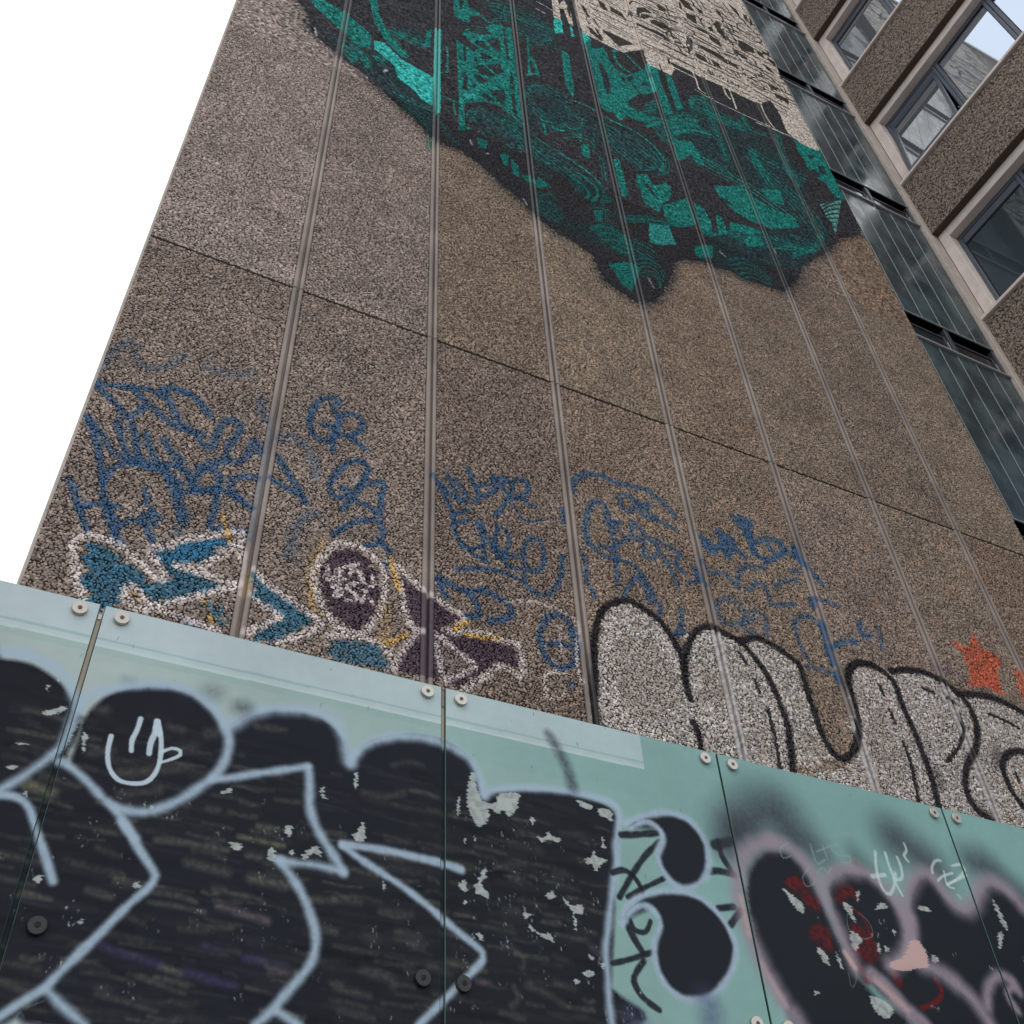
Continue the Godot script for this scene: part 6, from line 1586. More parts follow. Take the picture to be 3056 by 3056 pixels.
	c.stroke([598, 1564, 598, 1539, 596, 1498], 0.0282, CREAM, 1, 0.0056, 0.05)
	c.stroke([653, 1563, 652, 1528, 657, 1501, 663, 1495], 0.0285, CREAM, 1, 0.0057, 0.05)
	c.stroke([536, 1507, 539, 1502], 0.0274, CREAM, 1, 0.0055, 0.05)
	c.stroke([589, 1565, 587, 1535, 591, 1524], 0.0415, CREAM, 1, 0.0083, 0.05)
	c.fill([686, 1563, 704, 1568, 683, 1496, 683, 1526], CREAM, 0.95, 0.006, 0.12)
	c.fill([344, 1560, 350, 1560, 346, 1520, 343, 1542], SOOT, 0.95, 0.006, 0.05)
	c.fill([368, 1592, 373, 1597, 379, 1563, 374, 1558], SOOT, 0.95, 0.006, 0.05)
	c.fill([382, 1565, 386, 1566, 391, 1540, 389, 1537], SOOT, 0.95, 0.006, 0.05)
	c.fill([396, 1541, 410, 1545, 444, 1546, 415, 1509, 405, 1522, 394, 1535], SOOT, 0.95, 0.006, 0.05)
	c.fill([400, 1651, 411, 1647, 413, 1622, 402, 1627], SOOT, 0.95, 0.006, 0.05)
	c.fill([420, 1650, 437, 1647, 446, 1621, 439, 1629, 418, 1629], SOOT, 0.95, 0.006, 0.05)
	c.fill([371, 1526, 377, 1524, 391, 1503, 387, 1496, 373, 1506], SOOT, 0.95, 0.006, 0.05)
	c.fill([381, 1536, 386, 1532, 392, 1506, 387, 1506], SOOT, 0.95, 0.006, 0.05)
	c.fill([371, 1563, 374, 1555, 371, 1547], SOOT, 0.95, 0.006, 0.05)
	c.fill([372, 1543, 377, 1542, 374, 1530], SOOT, 0.95, 0.006, 0.05)
	c.fill([444, 1524, 456, 1540, 454, 1500, 447, 1479, 434, 1492, 441, 1510], SOOT, 0.95, 0.006, 0.05)
	c.fill([496, 1558, 502, 1560, 497, 1533], SOOT, 0.95, 0.006, 0.05)
	c.fill([458, 1637, 491, 1646, 508, 1649, 516, 1633, 489, 1633, 460, 1628], SOOT, 0.95, 0.006, 0.05)
	c.fill([489, 1679, 498, 1692, 517, 1698, 526, 1691, 506, 1670, 490, 1669], SOOT, 0.95, 0.006, 0.05)
	c.fill([451, 1668, 459, 1673, 457, 1651, 449, 1649], SOOT, 0.95, 0.006, 0.05)
	c.fill([471, 1705, 487, 1725, 500, 1716, 483, 1702, 474, 1688, 469, 1666, 466, 1678], SOOT, 0.95, 0.006, 0.05)
	c.fill([475, 1685, 488, 1699, 506, 1699, 491, 1692, 478, 1670, 474, 1672], SOOT, 0.95, 0.006, 0.05)
	c.stroke([384, 1604, 407, 1605, 430, 1605], 0.0245, SOOT, 1, 0.0049, 0.05)
	c.stroke([384, 1581, 415, 1578, 447, 1576], 0.0242, SOOT, 1, 0.0048, 0.05)
	c.stroke([388, 1571, 416, 1570, 443, 1568], 0.0241, SOOT, 1, 0.0048, 0.05)
	c.stroke([384, 1620, 413, 1624, 441, 1625], 0.0248, SOOT, 1, 0.005, 0.05)
	c.stroke([433, 1603, 444, 1607, 456, 1612], 0.0248, SOOT, 1, 0.005, 0.05)
	c.stroke([459, 1602, 475, 1602, 489, 1601], 0.0249, SOOT, 1, 0.005, 0.05)
	c.stroke([463, 1616, 489, 1620, 514, 1619], 0.0252, SOOT, 1, 0.005, 0.05)
	c.stroke([457, 1570, 485, 1576], 0.0245, SOOT, 1, 0.0049, 0.05)
	c.stroke([453, 1562, 479, 1563, 504, 1563], 0.0244, SOOT, 1, 0.0049, 0.05)
	c.stroke([488, 1575, 507, 1577], 0.0247, SOOT, 1, 0.0049, 0.05)
	c.stroke([415, 1669, 431, 1665, 446, 1659], 0.0254, SOOT, 1, 0.0051, 0.05)
	c.stroke([458, 1654, 488, 1658, 520, 1655], 0.0256, SOOT, 1, 0.0051, 0.05)
	c.stroke([420, 1492, 438, 1517], 0.0234, SOOT, 1, 0.0047, 0.05)
	c.stroke([458, 1702, 468, 1726, 483, 1729, 508, 1726], 0.0264, SOOT, 1, 0.0053, 0.05)
	c.stroke([471, 1728, 492, 1730, 512, 1734], 0.0266, SOOT, 1, 0.0053, 0.05)
	c.stroke([508, 1724, 523, 1725, 533, 1727], 0.0267, SOOT, 1, 0.0053, 0.05)
	c.stroke([517, 1773, 522, 1765, 517, 1751], 0.0271, SOOT, 1, 0.0054, 0.05)
	c.stroke([415, 1666, 420, 1657], 0.0253, SOOT, 1, 0.0051, 0.05)
	c.fill([572, 1860, 583, 1870, 591, 1860, 596, 1834, 580, 1830, 572, 1844], SOOT, 0.95, 0.006, 0.05)
	c.fill([573, 1805, 593, 1815, 589, 1776, 571, 1781], SOOT, 0.95, 0.006, 0.05)
	c.fill([672, 1808, 684, 1815, 701, 1809, 699, 1786, 670, 1766, 665, 1778], SOOT, 0.95, 0.006, 0.05)
	c.fill([706, 1801, 718, 1805, 716, 1782, 704, 1788], SOOT, 0.95, 0.006, 0.05)
	c.fill([606, 1758, 625, 1756, 624, 1727, 604, 1736], SOOT, 0.95, 0.006, 0.05)
	c.fill([629, 1825, 643, 1854, 647, 1796, 654, 1782, 656, 1766, 646, 1766, 630, 1793], SOOT, 0.95, 0.006, 0.05)
	c.fill([575, 1687, 605, 1691, 617, 1687, 616, 1668, 574, 1672], SOOT, 0.95, 0.006, 0.05)
	c.fill([558, 1642, 575, 1643, 577, 1625, 555, 1626], SOOT, 0.95, 0.006, 0.05)
	c.fill([624, 1680, 640, 1684, 639, 1665, 622, 1668], SOOT, 0.95, 0.006, 0.05)
	c.fill([589, 1647, 598, 1647, 602, 1627, 588, 1627], SOOT, 0.95, 0.006, 0.05)
	c.fill([552, 1691, 563, 1689, 555, 1646, 543, 1621, 546, 1655], SOOT, 0.95, 0.006, 0.05)
	c.fill([495, 1677, 520, 1689, 542, 1697, 522, 1680, 496, 1672], SOOT, 0.95, 0.006, 0.05)
	c.fill([726, 1801, 739, 1793, 734, 1770, 724, 1788], SOOT, 0.95, 0.006, 0.05)
	c.fill([704, 1758, 716, 1751, 725, 1731, 709, 1734], SOOT, 0.95, 0.006, 0.05)
	c.fill([698, 1645, 725, 1648, 719, 1629, 696, 1627], SOOT, 0.95, 0.006, 0.05)
	c.fill([693, 1986, 708, 1975, 708, 1927, 694, 1973], SOOT, 0.95, 0.006, 0.05)
	c.fill([733, 1970, 736, 1958, 732, 1935, 723, 1922], SOOT, 0.95, 0.006, 0.05)
	c.fill([664, 1810, 670, 1805, 663, 1792], SOOT, 0.95, 0.006, 0.05)
	c.fill([496, 1558, 500, 1562, 498, 1536, 495, 1530], SOOT, 0.95, 0.006, 0.05)
	c.fill([519, 1658, 530, 1660, 525, 1650], SOOT, 0.95, 0.006, 0.05)
	c.fill([523, 1645, 536, 1652, 535, 1644, 523, 1638], SOOT, 0.95, 0.006, 0.05)
	c.fill([612, 1793, 622, 1806, 621, 1787, 612, 1774], SOOT, 0.95, 0.006, 0.05)
	c.fill([643, 1674, 651, 1678, 647, 1662], SOOT, 0.95, 0.006, 0.05)
	c.fill([495, 1607, 513, 1608, 541, 1612, 537, 1603, 496, 1602], SOOT, 0.95, 0.006, 0.05)
	c.fill([476, 1515, 479, 1519, 481, 1492, 478, 1500], SOOT, 0.95, 0.006, 0.05)
	c.stroke([499, 1703, 523, 1705, 547, 1706], 0.0249, SOOT, 1, 0.005, 0.05)
	c.stroke([556, 1721, 586, 1719, 614, 1716], 0.0254, SOOT, 1, 0.0051, 0.05)
	c.stroke([578, 1764, 598, 1766, 620, 1761], 0.026, SOOT, 1, 0.0052, 0.05)
	c.stroke([548, 1760, 578, 1768, 628, 1765], 0.0259, SOOT, 1, 0.0052, 0.05)
	c.stroke([488, 1577, 546, 1578, 634, 1594, 709, 1593], 0.0239, SOOT, 1, 0.0048, 0.05)
	c.stroke([477, 1570, 541, 1575, 591, 1574, 705, 1578], 0.0237, SOOT, 1, 0.0047, 0.05)
	c.stroke([670, 1821, 701, 1820, 734, 1819], 0.0272, SOOT, 1, 0.0054, 0.05)
	c.stroke([643, 1749, 666, 1751, 688, 1751], 0.0262, SOOT, 1, 0.0052, 0.05)
	c.stroke([608, 1698, 645, 1703, 683, 1706], 0.0256, SOOT, 1, 0.0051, 0.05)
	c.stroke([689, 1893, 703, 1906, 722, 1905, 731, 1877, 731, 1864, 710, 1843, 692, 1848, 687, 1868, 689, 1893], 0.0279, SOOT, 1, 0.0056, 0.05)
	c.stroke([657, 1653, 668, 1666, 677, 1656, 678, 1636, 661, 1629, 657, 1641], 0.025, SOOT, 1, 0.005, 0.05)
	c.stroke([668, 1676, 686, 1686, 701, 1674, 708, 1661], 0.0255, SOOT, 1, 0.0051, 0.05)
	c.stroke([676, 1689, 694, 1696, 708, 1684, 714, 1664], 0.0256, SOOT, 1, 0.0051, 0.05)
	c.stroke([685, 1702, 701, 1707, 715, 1691, 721, 1671], 0.0258, SOOT, 1, 0.0052, 0.05)
	c.stroke([513, 1661, 523, 1675, 533, 1661, 540, 1637, 525, 1633, 514, 1643, 513, 1661], 0.0243, SOOT, 1, 0.0049, 0.05)
	c.stroke([645, 1643, 651, 1629, 666, 1625, 683, 1631], 0.0248, SOOT, 1, 0.005, 0.05)
	c.stroke([505, 1631, 521, 1629, 543, 1640], 0.0241, SOOT, 1, 0.0048, 0.05)
	c.stroke([701, 1774, 719, 1772], 0.0267, SOOT, 1, 0.0053, 0.05)
	c.stroke([676, 1738, 683, 1725, 696, 1726], 0.0261, SOOT, 1, 0.0052, 0.05)
	c.stroke([667, 1719, 683, 1720], 0.0259, SOOT, 1, 0.0052, 0.05)
	c.stroke([599, 1821, 602, 1783], 0.0265, SOOT, 1, 0.0053, 0.05)
	c.stroke([607, 1822, 601, 1804, 603, 1780], 0.0265, SOOT, 1, 0.0053, 0.05)
	c.stroke([599, 1887, 605, 1851, 611, 1844], 0.0271, SOOT, 1, 0.0054, 0.05)
	c.stroke([609, 1900, 617, 1870], 0.0275, SOOT, 1, 0.0055, 0.05)
	c.stroke([622, 1909, 626, 1879, 637, 1880], 0.0276, SOOT, 1, 0.0055, 0.05)
	c.stroke([642, 1938, 649, 1923, 665, 1906, 674, 1888], 0.0281, SOOT, 1, 0.0056, 0.05)
	c.stroke([656, 1956, 672, 1938, 692, 1917], 0.0284, SOOT, 1, 0.0057, 0.05)
	c.stroke([679, 1971, 685, 1936, 691, 1924], 0.0286, SOOT, 1, 0.0057, 0.05)
	c.stroke([627, 1846, 630, 1831], 0.027, SOOT, 1, 0.0054, 0.05)
	c.stroke([652, 1863, 660, 1838, 663, 1802, 665, 1788], 0.027, SOOT, 1, 0.0054, 0.05)
	c.stroke([661, 1864, 665, 1829, 666, 1822], 0.0272, SOOT, 1, 0.0054, 0.05)
	c.stroke([526, 1750, 528, 1734], 0.0253, SOOT, 1, 0.0051, 0.05)
	c.stroke([524, 1770, 529, 1767, 521, 1753], 0.0256, SOOT, 1, 0.0051, 0.05)
	c.stroke([533, 1764, 534, 1744], 0.0255, SOOT, 1, 0.0051, 0.05)
	c.stroke([565, 1777, 569, 1760], 0.0259, SOOT, 1, 0.0052, 0.05)
	c.stroke([504, 1735, 525, 1744, 546, 1747], 0.0253, SOOT, 1, 0.0051, 0.05)
	c.stroke([502, 1722, 527, 1727, 544, 1729], 0.0251, SOOT, 1, 0.005, 0.05)
	c.stroke([489, 1645, 501, 1645, 515, 1627], 0.024, SOOT, 1, 0.0048, 0.05)
	c.stroke([487, 1627, 503, 1628], 0.0238, SOOT, 1, 0.0048, 0.05)
	c.stroke([483, 1607, 490, 1604], 0.0235, SOOT, 1, 0.0047, 0.05)
	c.stroke([608, 1717, 621, 1711], 0.0255, SOOT, 1, 0.0051, 0.05)
	c.stroke([565, 1689, 571, 1683, 571, 1670], 0.0249, SOOT, 1, 0.005, 0.05)
	c.stroke([571, 1695, 576, 1683], 0.025, SOOT, 1, 0.005, 0.05)
	c.stroke([581, 1646, 582, 1628], 0.0244, SOOT, 1, 0.0049, 0.05)
	c.stroke([609, 1636, 615, 1627], 0.0246, SOOT, 1, 0.0049, 0.05)
	c.stroke([619, 1645, 622, 1635], 0.0247, SOOT, 1, 0.0049, 0.05)
	c.stroke([624, 1649, 628, 1626], 0.0247, SOOT, 1, 0.0049, 0.05)
	c.stroke([632, 1649, 635, 1635], 0.0248, SOOT, 1, 0.005, 0.05)
	c.stroke([732, 2024, 744, 2013], 0.0297, SOOT, 1, 0.0059, 0.05)
	c.stroke([726, 2008, 738, 1985], 0.0294, SOOT, 1, 0.0059, 0.05)
	c.stroke([728, 1986, 736, 1970], 0.0292, SOOT, 1, 0.0058, 0.05)
	c.stroke([704, 1707, 715, 1698], 0.0259, SOOT, 1, 0.0052, 0.05)
	c.stroke([712, 1634, 718, 1626], 0.0251, SOOT, 1, 0.005, 0.05)
	c.stroke([673, 1718, 690, 1722, 697, 1710], 0.026, SOOT, 1, 0.0052, 0.05)
	c.stroke([689, 1714, 707, 1707], 0.026, SOOT, 1, 0.0052, 0.05)
	c.stroke([556, 1704, 583, 1706, 608, 1707], 0.041, SOOT, 1, 0.0082, 0.05)
	c.stroke([540, 1606, 583, 1614, 630, 1617, 649, 1611, 713, 1606], 0.0396, SOOT, 1, 0.0079, 0.05)
	c.stroke([670, 1868, 672, 1854], 0.0447, SOOT, 1, 0.0089, 0.05)
	c.stroke([706, 1878, 709, 1878], 0.0454, SOOT, 1, 0.0091, 0.05)
	c.stroke([711, 1874, 715, 1873], 0.0454, SOOT, 1, 0.0091, 0.05)
	c.stroke([715, 1865, 717, 1863], 0.0452, SOOT, 1, 0.009, 0.05)
	c.stroke([663, 1652, 670, 1645], 0.0407, SOOT, 1, 0.0081, 0.05)
	c.stroke([569, 1840, 566, 1811], 0.0431, SOOT, 1, 0.0086, 0.05)
	c.stroke([555, 1798, 561, 1797], 0.0425, SOOT, 1, 0.0085, 0.05)
	c.stroke([671, 1844, 670, 1835], 0.0443, SOOT, 1, 0.0089, 0.05)
	c.stroke([680, 1847, 682, 1846], 0.0446, SOOT, 1, 0.0089, 0.05)
	# lattice of dark rails and posts
	c.stroke([490, 1624, 510, 1629, 529, 1628], 0.0328, SOOT, 0.95, 0.0049, 0.05)
	c.stroke([528, 1626, 531, 1614], 0.0386, SOOT, 0.95, 0.0058, 0.05)
	c.stroke([540, 1625, 563, 1624, 588, 1626], 0.0469, SOOT, 0.95, 0.007, 0.05)
	c.stroke([595, 1631, 616, 1630, 637, 1630], 0.0238, SOOT, 0.95, 0.0036, 0.05)
	c.stroke([651, 1634, 678, 1639, 703, 1637], 0.0343, SOOT, 0.95, 0.0051, 0.05)
	c.stroke([702, 1636, 705, 1623], 0.0303, SOOT, 0.95, 0.0045, 0.05)
	c.stroke([706, 1635, 729, 1639, 750, 1636], 0.0347, SOOT, 0.95, 0.0052, 0.05)
	c.stroke([478, 1641, 492, 1642, 506, 1639], 0.0174, SOOT, 0.95, 0.0026, 0.05)
	c.stroke([506, 1642, 511, 1634], 0.0194, SOOT, 0.95, 0.0029, 0.05)
	c.stroke([544, 1644, 566, 1648, 587, 1645], 0.0335, SOOT, 0.95, 0.005, 0.05)
	c.stroke([587, 1646, 590, 1638], 0.0396, SOOT, 0.95, 0.0059, 0.05)
	c.stroke([596, 1644, 615, 1644, 634, 1649], 0.0339, SOOT, 0.95, 0.0051, 0.05)
	c.stroke([634, 1646, 635, 1634], 0.02, SOOT, 0.95, 0.003, 0.05)
	c.stroke([637, 1651, 655, 1653, 672, 1655], 0.0485, SOOT, 0.95, 0.0073, 0.05)
	c.stroke([676, 1650, 693, 1650, 709, 1649], 0.0244, SOOT, 0.95, 0.0037, 0.05)
	c.stroke([720, 1654, 732, 1650, 746, 1658], 0.035, SOOT, 0.95, 0.0052, 0.05)
	c.stroke([745, 1655, 746, 1641], 0.0206, SOOT, 0.95, 0.0031, 0.05)
	c.stroke([487, 1660, 509, 1659, 532, 1661], 0.0333, SOOT, 0.95, 0.005, 0.05)
	c.stroke([536, 1661, 555, 1658, 576, 1662], 0.0178, SOOT, 0.95, 0.0027, 0.05)
	c.stroke([576, 1663, 577, 1649], 0.0199, SOOT, 0.95, 0.003, 0.05)
	c.stroke([588, 1664, 609, 1666, 630, 1669], 0.0241, SOOT, 0.95, 0.0036, 0.05)
	c.stroke([640, 1665, 654, 1662, 671, 1667], 0.0244, SOOT, 0.95, 0.0037, 0.05)
	c.stroke([677, 1666, 687, 1670, 696, 1671], 0.0492, SOOT, 0.95, 0.0074, 0.05)
	c.stroke([695, 1667, 697, 1653], 0.0409, SOOT, 0.95, 0.0061, 0.05)
	c.stroke([706, 1670, 722, 1671, 739, 1672], 0.0496, SOOT, 0.95, 0.0074, 0.05)
	c.stroke([738, 1671, 741, 1658], 0.0207, SOOT, 0.95, 0.0031, 0.05)
	c.stroke([497, 1674, 509, 1671, 524, 1679], 0.0474, SOOT, 0.95, 0.0071, 0.05)
	c.stroke([523, 1675, 523, 1660], 0.0395, SOOT, 0.95, 0.0059, 0.05)
	c.stroke([533, 1680, 555, 1678, 580, 1683], 0.034, SOOT, 0.95, 0.0051, 0.05)
	c.stroke([584, 1681, 608, 1681, 631, 1680], 0.0486, SOOT, 0.95, 0.0073, 0.05)
	c.stroke([637, 1681, 655, 1680, 673, 1685], 0.0348, SOOT, 0.95, 0.0052, 0.05)
	c.stroke([673, 1683, 673, 1672], 0.041, SOOT, 0.95, 0.0062, 0.05)
	c.stroke([681, 1688, 706, 1692, 729, 1692], 0.0353, SOOT, 0.95, 0.0053, 0.05)
	c.stroke([729, 1691, 727, 1672], 0.0208, SOOT, 0.95, 0.0031, 0.05)
	c.stroke([488, 1696, 504, 1699, 520, 1698], 0.0239, SOOT, 0.95, 0.0036, 0.05)
	c.stroke([527, 1695, 543, 1700, 558, 1700], 0.0342, SOOT, 0.95, 0.0051, 0.05)
	c.stroke([557, 1697, 561, 1689], 0.0201, SOOT, 0.95, 0.003, 0.05)
	c.stroke([567, 1699, 589, 1704, 611, 1703], 0.0183, SOOT, 0.95, 0.0027, 0.05)
	c.stroke([610, 1702, 613, 1687], 0.0204, SOOT, 0.95, 0.0031, 0.05)
	c.stroke([623, 1704, 635, 1709, 645, 1707], 0.0495, SOOT, 0.95, 0.0074, 0.05)
	c.stroke([650, 1704, 668, 1702, 688, 1704], 0.0187, SOOT, 0.95, 0.0028, 0.05)
	c.stroke([688, 1706, 688, 1689], 0.0312, SOOT, 0.95, 0.0047, 0.05)
	c.stroke([700, 1709, 722, 1707, 747, 1715], 0.0358, SOOT, 0.95, 0.0054, 0.05)
	c.stroke([506, 1710, 514, 1714, 523, 1713], 0.0342, SOOT, 0.95, 0.0051, 0.05)
	c.stroke([522, 1711, 523, 1698], 0.0201, SOOT, 0.95, 0.003, 0.05)
	c.stroke([528, 1713, 546, 1714, 565, 1713], 0.0243, SOOT, 0.95, 0.0036, 0.05)
	c.stroke([566, 1716, 569, 1700], 0.0203, SOOT, 0.95, 0.003, 0.05)
	c.stroke([579, 1717, 601, 1716, 623, 1720], 0.0349, SOOT, 0.95, 0.0052, 0.05)
	c.stroke([631, 1719, 642, 1722, 653, 1719], 0.0498, SOOT, 0.95, 0.0075, 0.05)
	c.stroke([653, 1720, 654, 1709], 0.0311, SOOT, 0.95, 0.0047, 0.05)
	c.stroke([666, 1722, 691, 1721, 717, 1723], 0.0504, SOOT, 0.95, 0.0076, 0.05)
	c.stroke([730, 1726, 742, 1730, 753, 1729], 0.0511, SOOT, 0.95, 0.0077, 0.05)
	c.stroke([753, 1728, 751, 1711], 0.0425, SOOT, 0.95, 0.0064, 0.05)
	c.stroke([503, 1731, 518, 1735, 532, 1732], 0.0183, SOOT, 0.95, 0.0027, 0.05)
	c.stroke([532, 1734, 532, 1717], 0.0203, SOOT, 0.95, 0.003, 0.05)
	c.stroke([536, 1732, 555, 1736, 572, 1731], 0.0491, SOOT, 0.95, 0.0074, 0.05)
	c.stroke([573, 1735, 574, 1718], 0.0308, SOOT, 0.95, 0.0046, 0.05)
	c.stroke([577, 1735, 600, 1738, 623, 1737], 0.0352, SOOT, 0.95, 0.0053, 0.05)
	c.stroke([632, 1738, 640, 1734, 649, 1736], 0.0188, SOOT, 0.95, 0.0028, 0.05)
	c.stroke([650, 1739, 652, 1728], 0.0314, SOOT, 0.95, 0.0047, 0.05)
	c.stroke([665, 1746, 678, 1750, 689, 1747], 0.0191, SOOT, 0.95, 0.0029, 0.05)
	c.stroke([689, 1747, 688, 1730], 0.0317, SOOT, 0.95, 0.0048, 0.05)
	c.stroke([702, 1748, 719, 1750, 735, 1750], 0.0192, SOOT, 0.95, 0.0029, 0.05)
	c.stroke([736, 1750, 735, 1732], 0.0428, SOOT, 0.95, 0.0064, 0.05)
	c.stroke([739, 1745, 756, 1748, 773, 1751], 0.0366, SOOT, 0.95, 0.0055, 0.05)
	c.stroke([772, 1747, 773, 1737], 0.0216, SOOT, 0.95, 0.0032, 0.05)
	c.stroke([495, 1748, 510, 1750, 526, 1753], 0.0347, SOOT, 0.95, 0.0052, 0.05)
	c.stroke([534, 1751, 545, 1754, 556, 1755], 0.0495, SOOT, 0.95, 0.0074, 0.05)
	c.stroke([562, 1754, 587, 1756, 611, 1756], 0.05, SOOT, 0.95, 0.0075, 0.05)
	c.stroke([622, 1759, 640, 1760, 659, 1764], 0.0254, SOOT, 0.95, 0.0038, 0.05)
	c.stroke([670, 1766, 686, 1769, 701, 1767], 0.0514, SOOT, 0.95, 0.0077, 0.05)
	c.stroke([713, 1768, 742, 1774, 770, 1776], 0.026, SOOT, 0.95, 0.0039, 0.05)
	c.stroke([769, 1772, 772, 1760], 0.0327, SOOT, 0.95, 0.0049, 0.05)
	c.stroke([497, 1767, 516, 1773, 534, 1769], 0.0495, SOOT, 0.95, 0.0074, 0.05)
	c.stroke([540, 1772, 549, 1777, 557, 1772], 0.0354, SOOT, 0.95, 0.0053, 0.05)
	c.stroke([563, 1773, 585, 1777, 605, 1773], 0.0252, SOOT, 0.95, 0.0038, 0.05)
	c.stroke([617, 1781, 637, 1779, 658, 1782], 0.0256, SOOT, 0.95, 0.0038, 0.05)
	c.stroke([658, 1785, 662, 1778], 0.0214, SOOT, 0.95, 0.0032, 0.05)
	c.stroke([661, 1785, 679, 1787, 697, 1789], 0.0259, SOOT, 0.95, 0.0039, 0.05)
	c.stroke([710, 1787, 722, 1787, 734, 1786], 0.0261, SOOT, 0.95, 0.0039, 0.05)
	c.stroke([734, 1789, 738, 1780], 0.0436, SOOT, 0.95, 0.0065, 0.05)
	c.stroke([746, 1788, 755, 1787, 765, 1788], 0.0526, SOOT, 0.95, 0.0079, 0.05)
	c.stroke([765, 1789, 763, 1770], 0.0328, SOOT, 0.95, 0.0049, 0.05)
	c.stroke([507, 1787, 520, 1787, 534, 1789], 0.0187, SOOT, 0.95, 0.0028, 0.05)
	c.stroke([534, 1789, 536, 1771], 0.0312, SOOT, 0.95, 0.0047, 0.05)
	c.stroke([538, 1791, 556, 1791, 576, 1798], 0.0189, SOOT, 0.95, 0.0028, 0.05)
	c.stroke([579, 1792, 597, 1790, 615, 1790], 0.0361, SOOT, 0.95, 0.0054, 0.05)
	c.stroke([632, 1802, 641, 1799, 653, 1806], 0.0366, SOOT, 0.95, 0.0055, 0.05)
	c.stroke([655, 1802, 664, 1798, 677, 1807], 0.0368, SOOT, 0.95, 0.0055, 0.05)
	c.stroke([676, 1804, 678, 1795], 0.0325, SOOT, 0.95, 0.0049, 0.05)
	c.stroke([691, 1808, 702, 1807, 713, 1805], 0.0524, SOOT, 0.95, 0.0079, 0.05)
	c.stroke([717, 1805, 734, 1811, 747, 1803], 0.0374, SOOT, 0.95, 0.0056, 0.05)
	c.stroke([758, 1813, 776, 1817, 793, 1815], 0.0534, SOOT, 0.95, 0.008, 0.05)
	c.stroke([793, 1816, 793, 1798], 0.0223, SOOT, 0.95, 0.0033, 0.05)
	c.stroke([552, 1809, 562, 1814, 571, 1813], 0.0255, SOOT, 0.95, 0.0038, 0.05)
	c.stroke([571, 1811, 575, 1802], 0.0212, SOOT, 0.95, 0.0032, 0.05)
	c.stroke([583, 1815, 601, 1816, 619, 1814], 0.0257, SOOT, 0.95, 0.0039, 0.05)
	c.stroke([620, 1818, 624, 1811], 0.0215, SOOT, 0.95, 0.0032, 0.05)
	c.stroke([627, 1821, 652, 1821, 679, 1826], 0.0522, SOOT, 0.95, 0.0078, 0.05)
	c.stroke([685, 1826, 710, 1829, 735, 1830], 0.0265, SOOT, 0.95, 0.004, 0.05)
	c.stroke([735, 1830, 732, 1808], 0.0442, SOOT, 0.95, 0.0066, 0.05)
	c.stroke([741, 1833, 756, 1837, 770, 1836], 0.0201, SOOT, 0.95, 0.003, 0.05)
	c.stroke([770, 1836, 770, 1824], 0.0224, SOOT, 0.95, 0.0034, 0.05)
	c.stroke([522, 1827, 544, 1829, 567, 1833], 0.0192, SOOT, 0.95, 0.0029, 0.05)
	c.stroke([574, 1834, 598, 1835, 624, 1843], 0.026, SOOT, 0.95, 0.0039, 0.05)
	c.stroke([636, 1843, 657, 1842, 681, 1850], 0.0528, SOOT, 0.95, 0.0079, 0.05)
	c.stroke([691, 1848, 718, 1853, 745, 1853], 0.0268, SOOT, 0.95, 0.004, 0.05)
	c.stroke([745, 1853, 745, 1842], 0.0224, SOOT, 0.95, 0.0034, 0.05)
	c.stroke([758, 1857, 774, 1864, 787, 1858], 0.0544, SOOT, 0.95, 0.0082, 0.05)
	c.stroke([787, 1860, 786, 1838], 0.0339, SOOT, 0.95, 0.0051, 0.05)
	c.stroke([566, 1858, 590, 1864, 613, 1858], 0.0524, SOOT, 0.95, 0.0079, 0.05)
	c.stroke([625, 1861, 642, 1859, 661, 1867], 0.0265, SOOT, 0.95, 0.004, 0.05)
	c.stroke([666, 1866, 686, 1870, 705, 1866], 0.0536, SOOT, 0.95, 0.008, 0.05)
	c.stroke([709, 1872, 733, 1877, 757, 1881], 0.0272, SOOT, 0.95, 0.0041, 0.05)
	c.stroke([763, 1879, 772, 1880, 782, 1884], 0.0274, SOOT, 0.95, 0.0041, 0.05)
	c.stroke([571, 1877, 587, 1882, 601, 1879], 0.0264, SOOT, 0.95, 0.004, 0.05)
	c.stroke([601, 1880, 601, 1862], 0.0439, SOOT, 0.95, 0.0066, 0.05)
	c.stroke([611, 1882, 635, 1887, 658, 1884], 0.0267, SOOT, 0.95, 0.004, 0.05)
	c.stroke([659, 1888, 658, 1866], 0.0334, SOOT, 0.95, 0.005, 0.05)
	c.stroke([662, 1886, 684, 1894, 704, 1889], 0.0383, SOOT, 0.95, 0.0057, 0.05)
	c.stroke([713, 1890, 736, 1897, 759, 1900], 0.0388, SOOT, 0.95, 0.0058, 0.05)
	c.stroke([757, 1895, 758, 1878], 0.0228, SOOT, 0.95, 0.0034, 0.05)
	c.stroke([766, 1897, 790, 1895, 816, 1905], 0.0208, SOOT, 0.95, 0.0031, 0.05)
	c.stroke([588, 1898, 605, 1896, 625, 1902], 0.0267, SOOT, 0.95, 0.004, 0.05)
	c.stroke([628, 1904, 651, 1901, 676, 1904], 0.0382, SOOT, 0.95, 0.0057, 0.05)
	c.stroke([685, 1912, 699, 1910, 717, 1919], 0.0205, SOOT, 0.95, 0.0031, 0.05)
	c.stroke([716, 1916, 720, 1907], 0.0458, SOOT, 0.95, 0.0069, 0.05)
	c.stroke([724, 1917, 751, 1924, 777, 1925], 0.0278, SOOT, 0.95, 0.0042, 0.05)
	c.stroke([777, 1923, 773, 1897], 0.0231, SOOT, 0.95, 0.0035, 0.05)
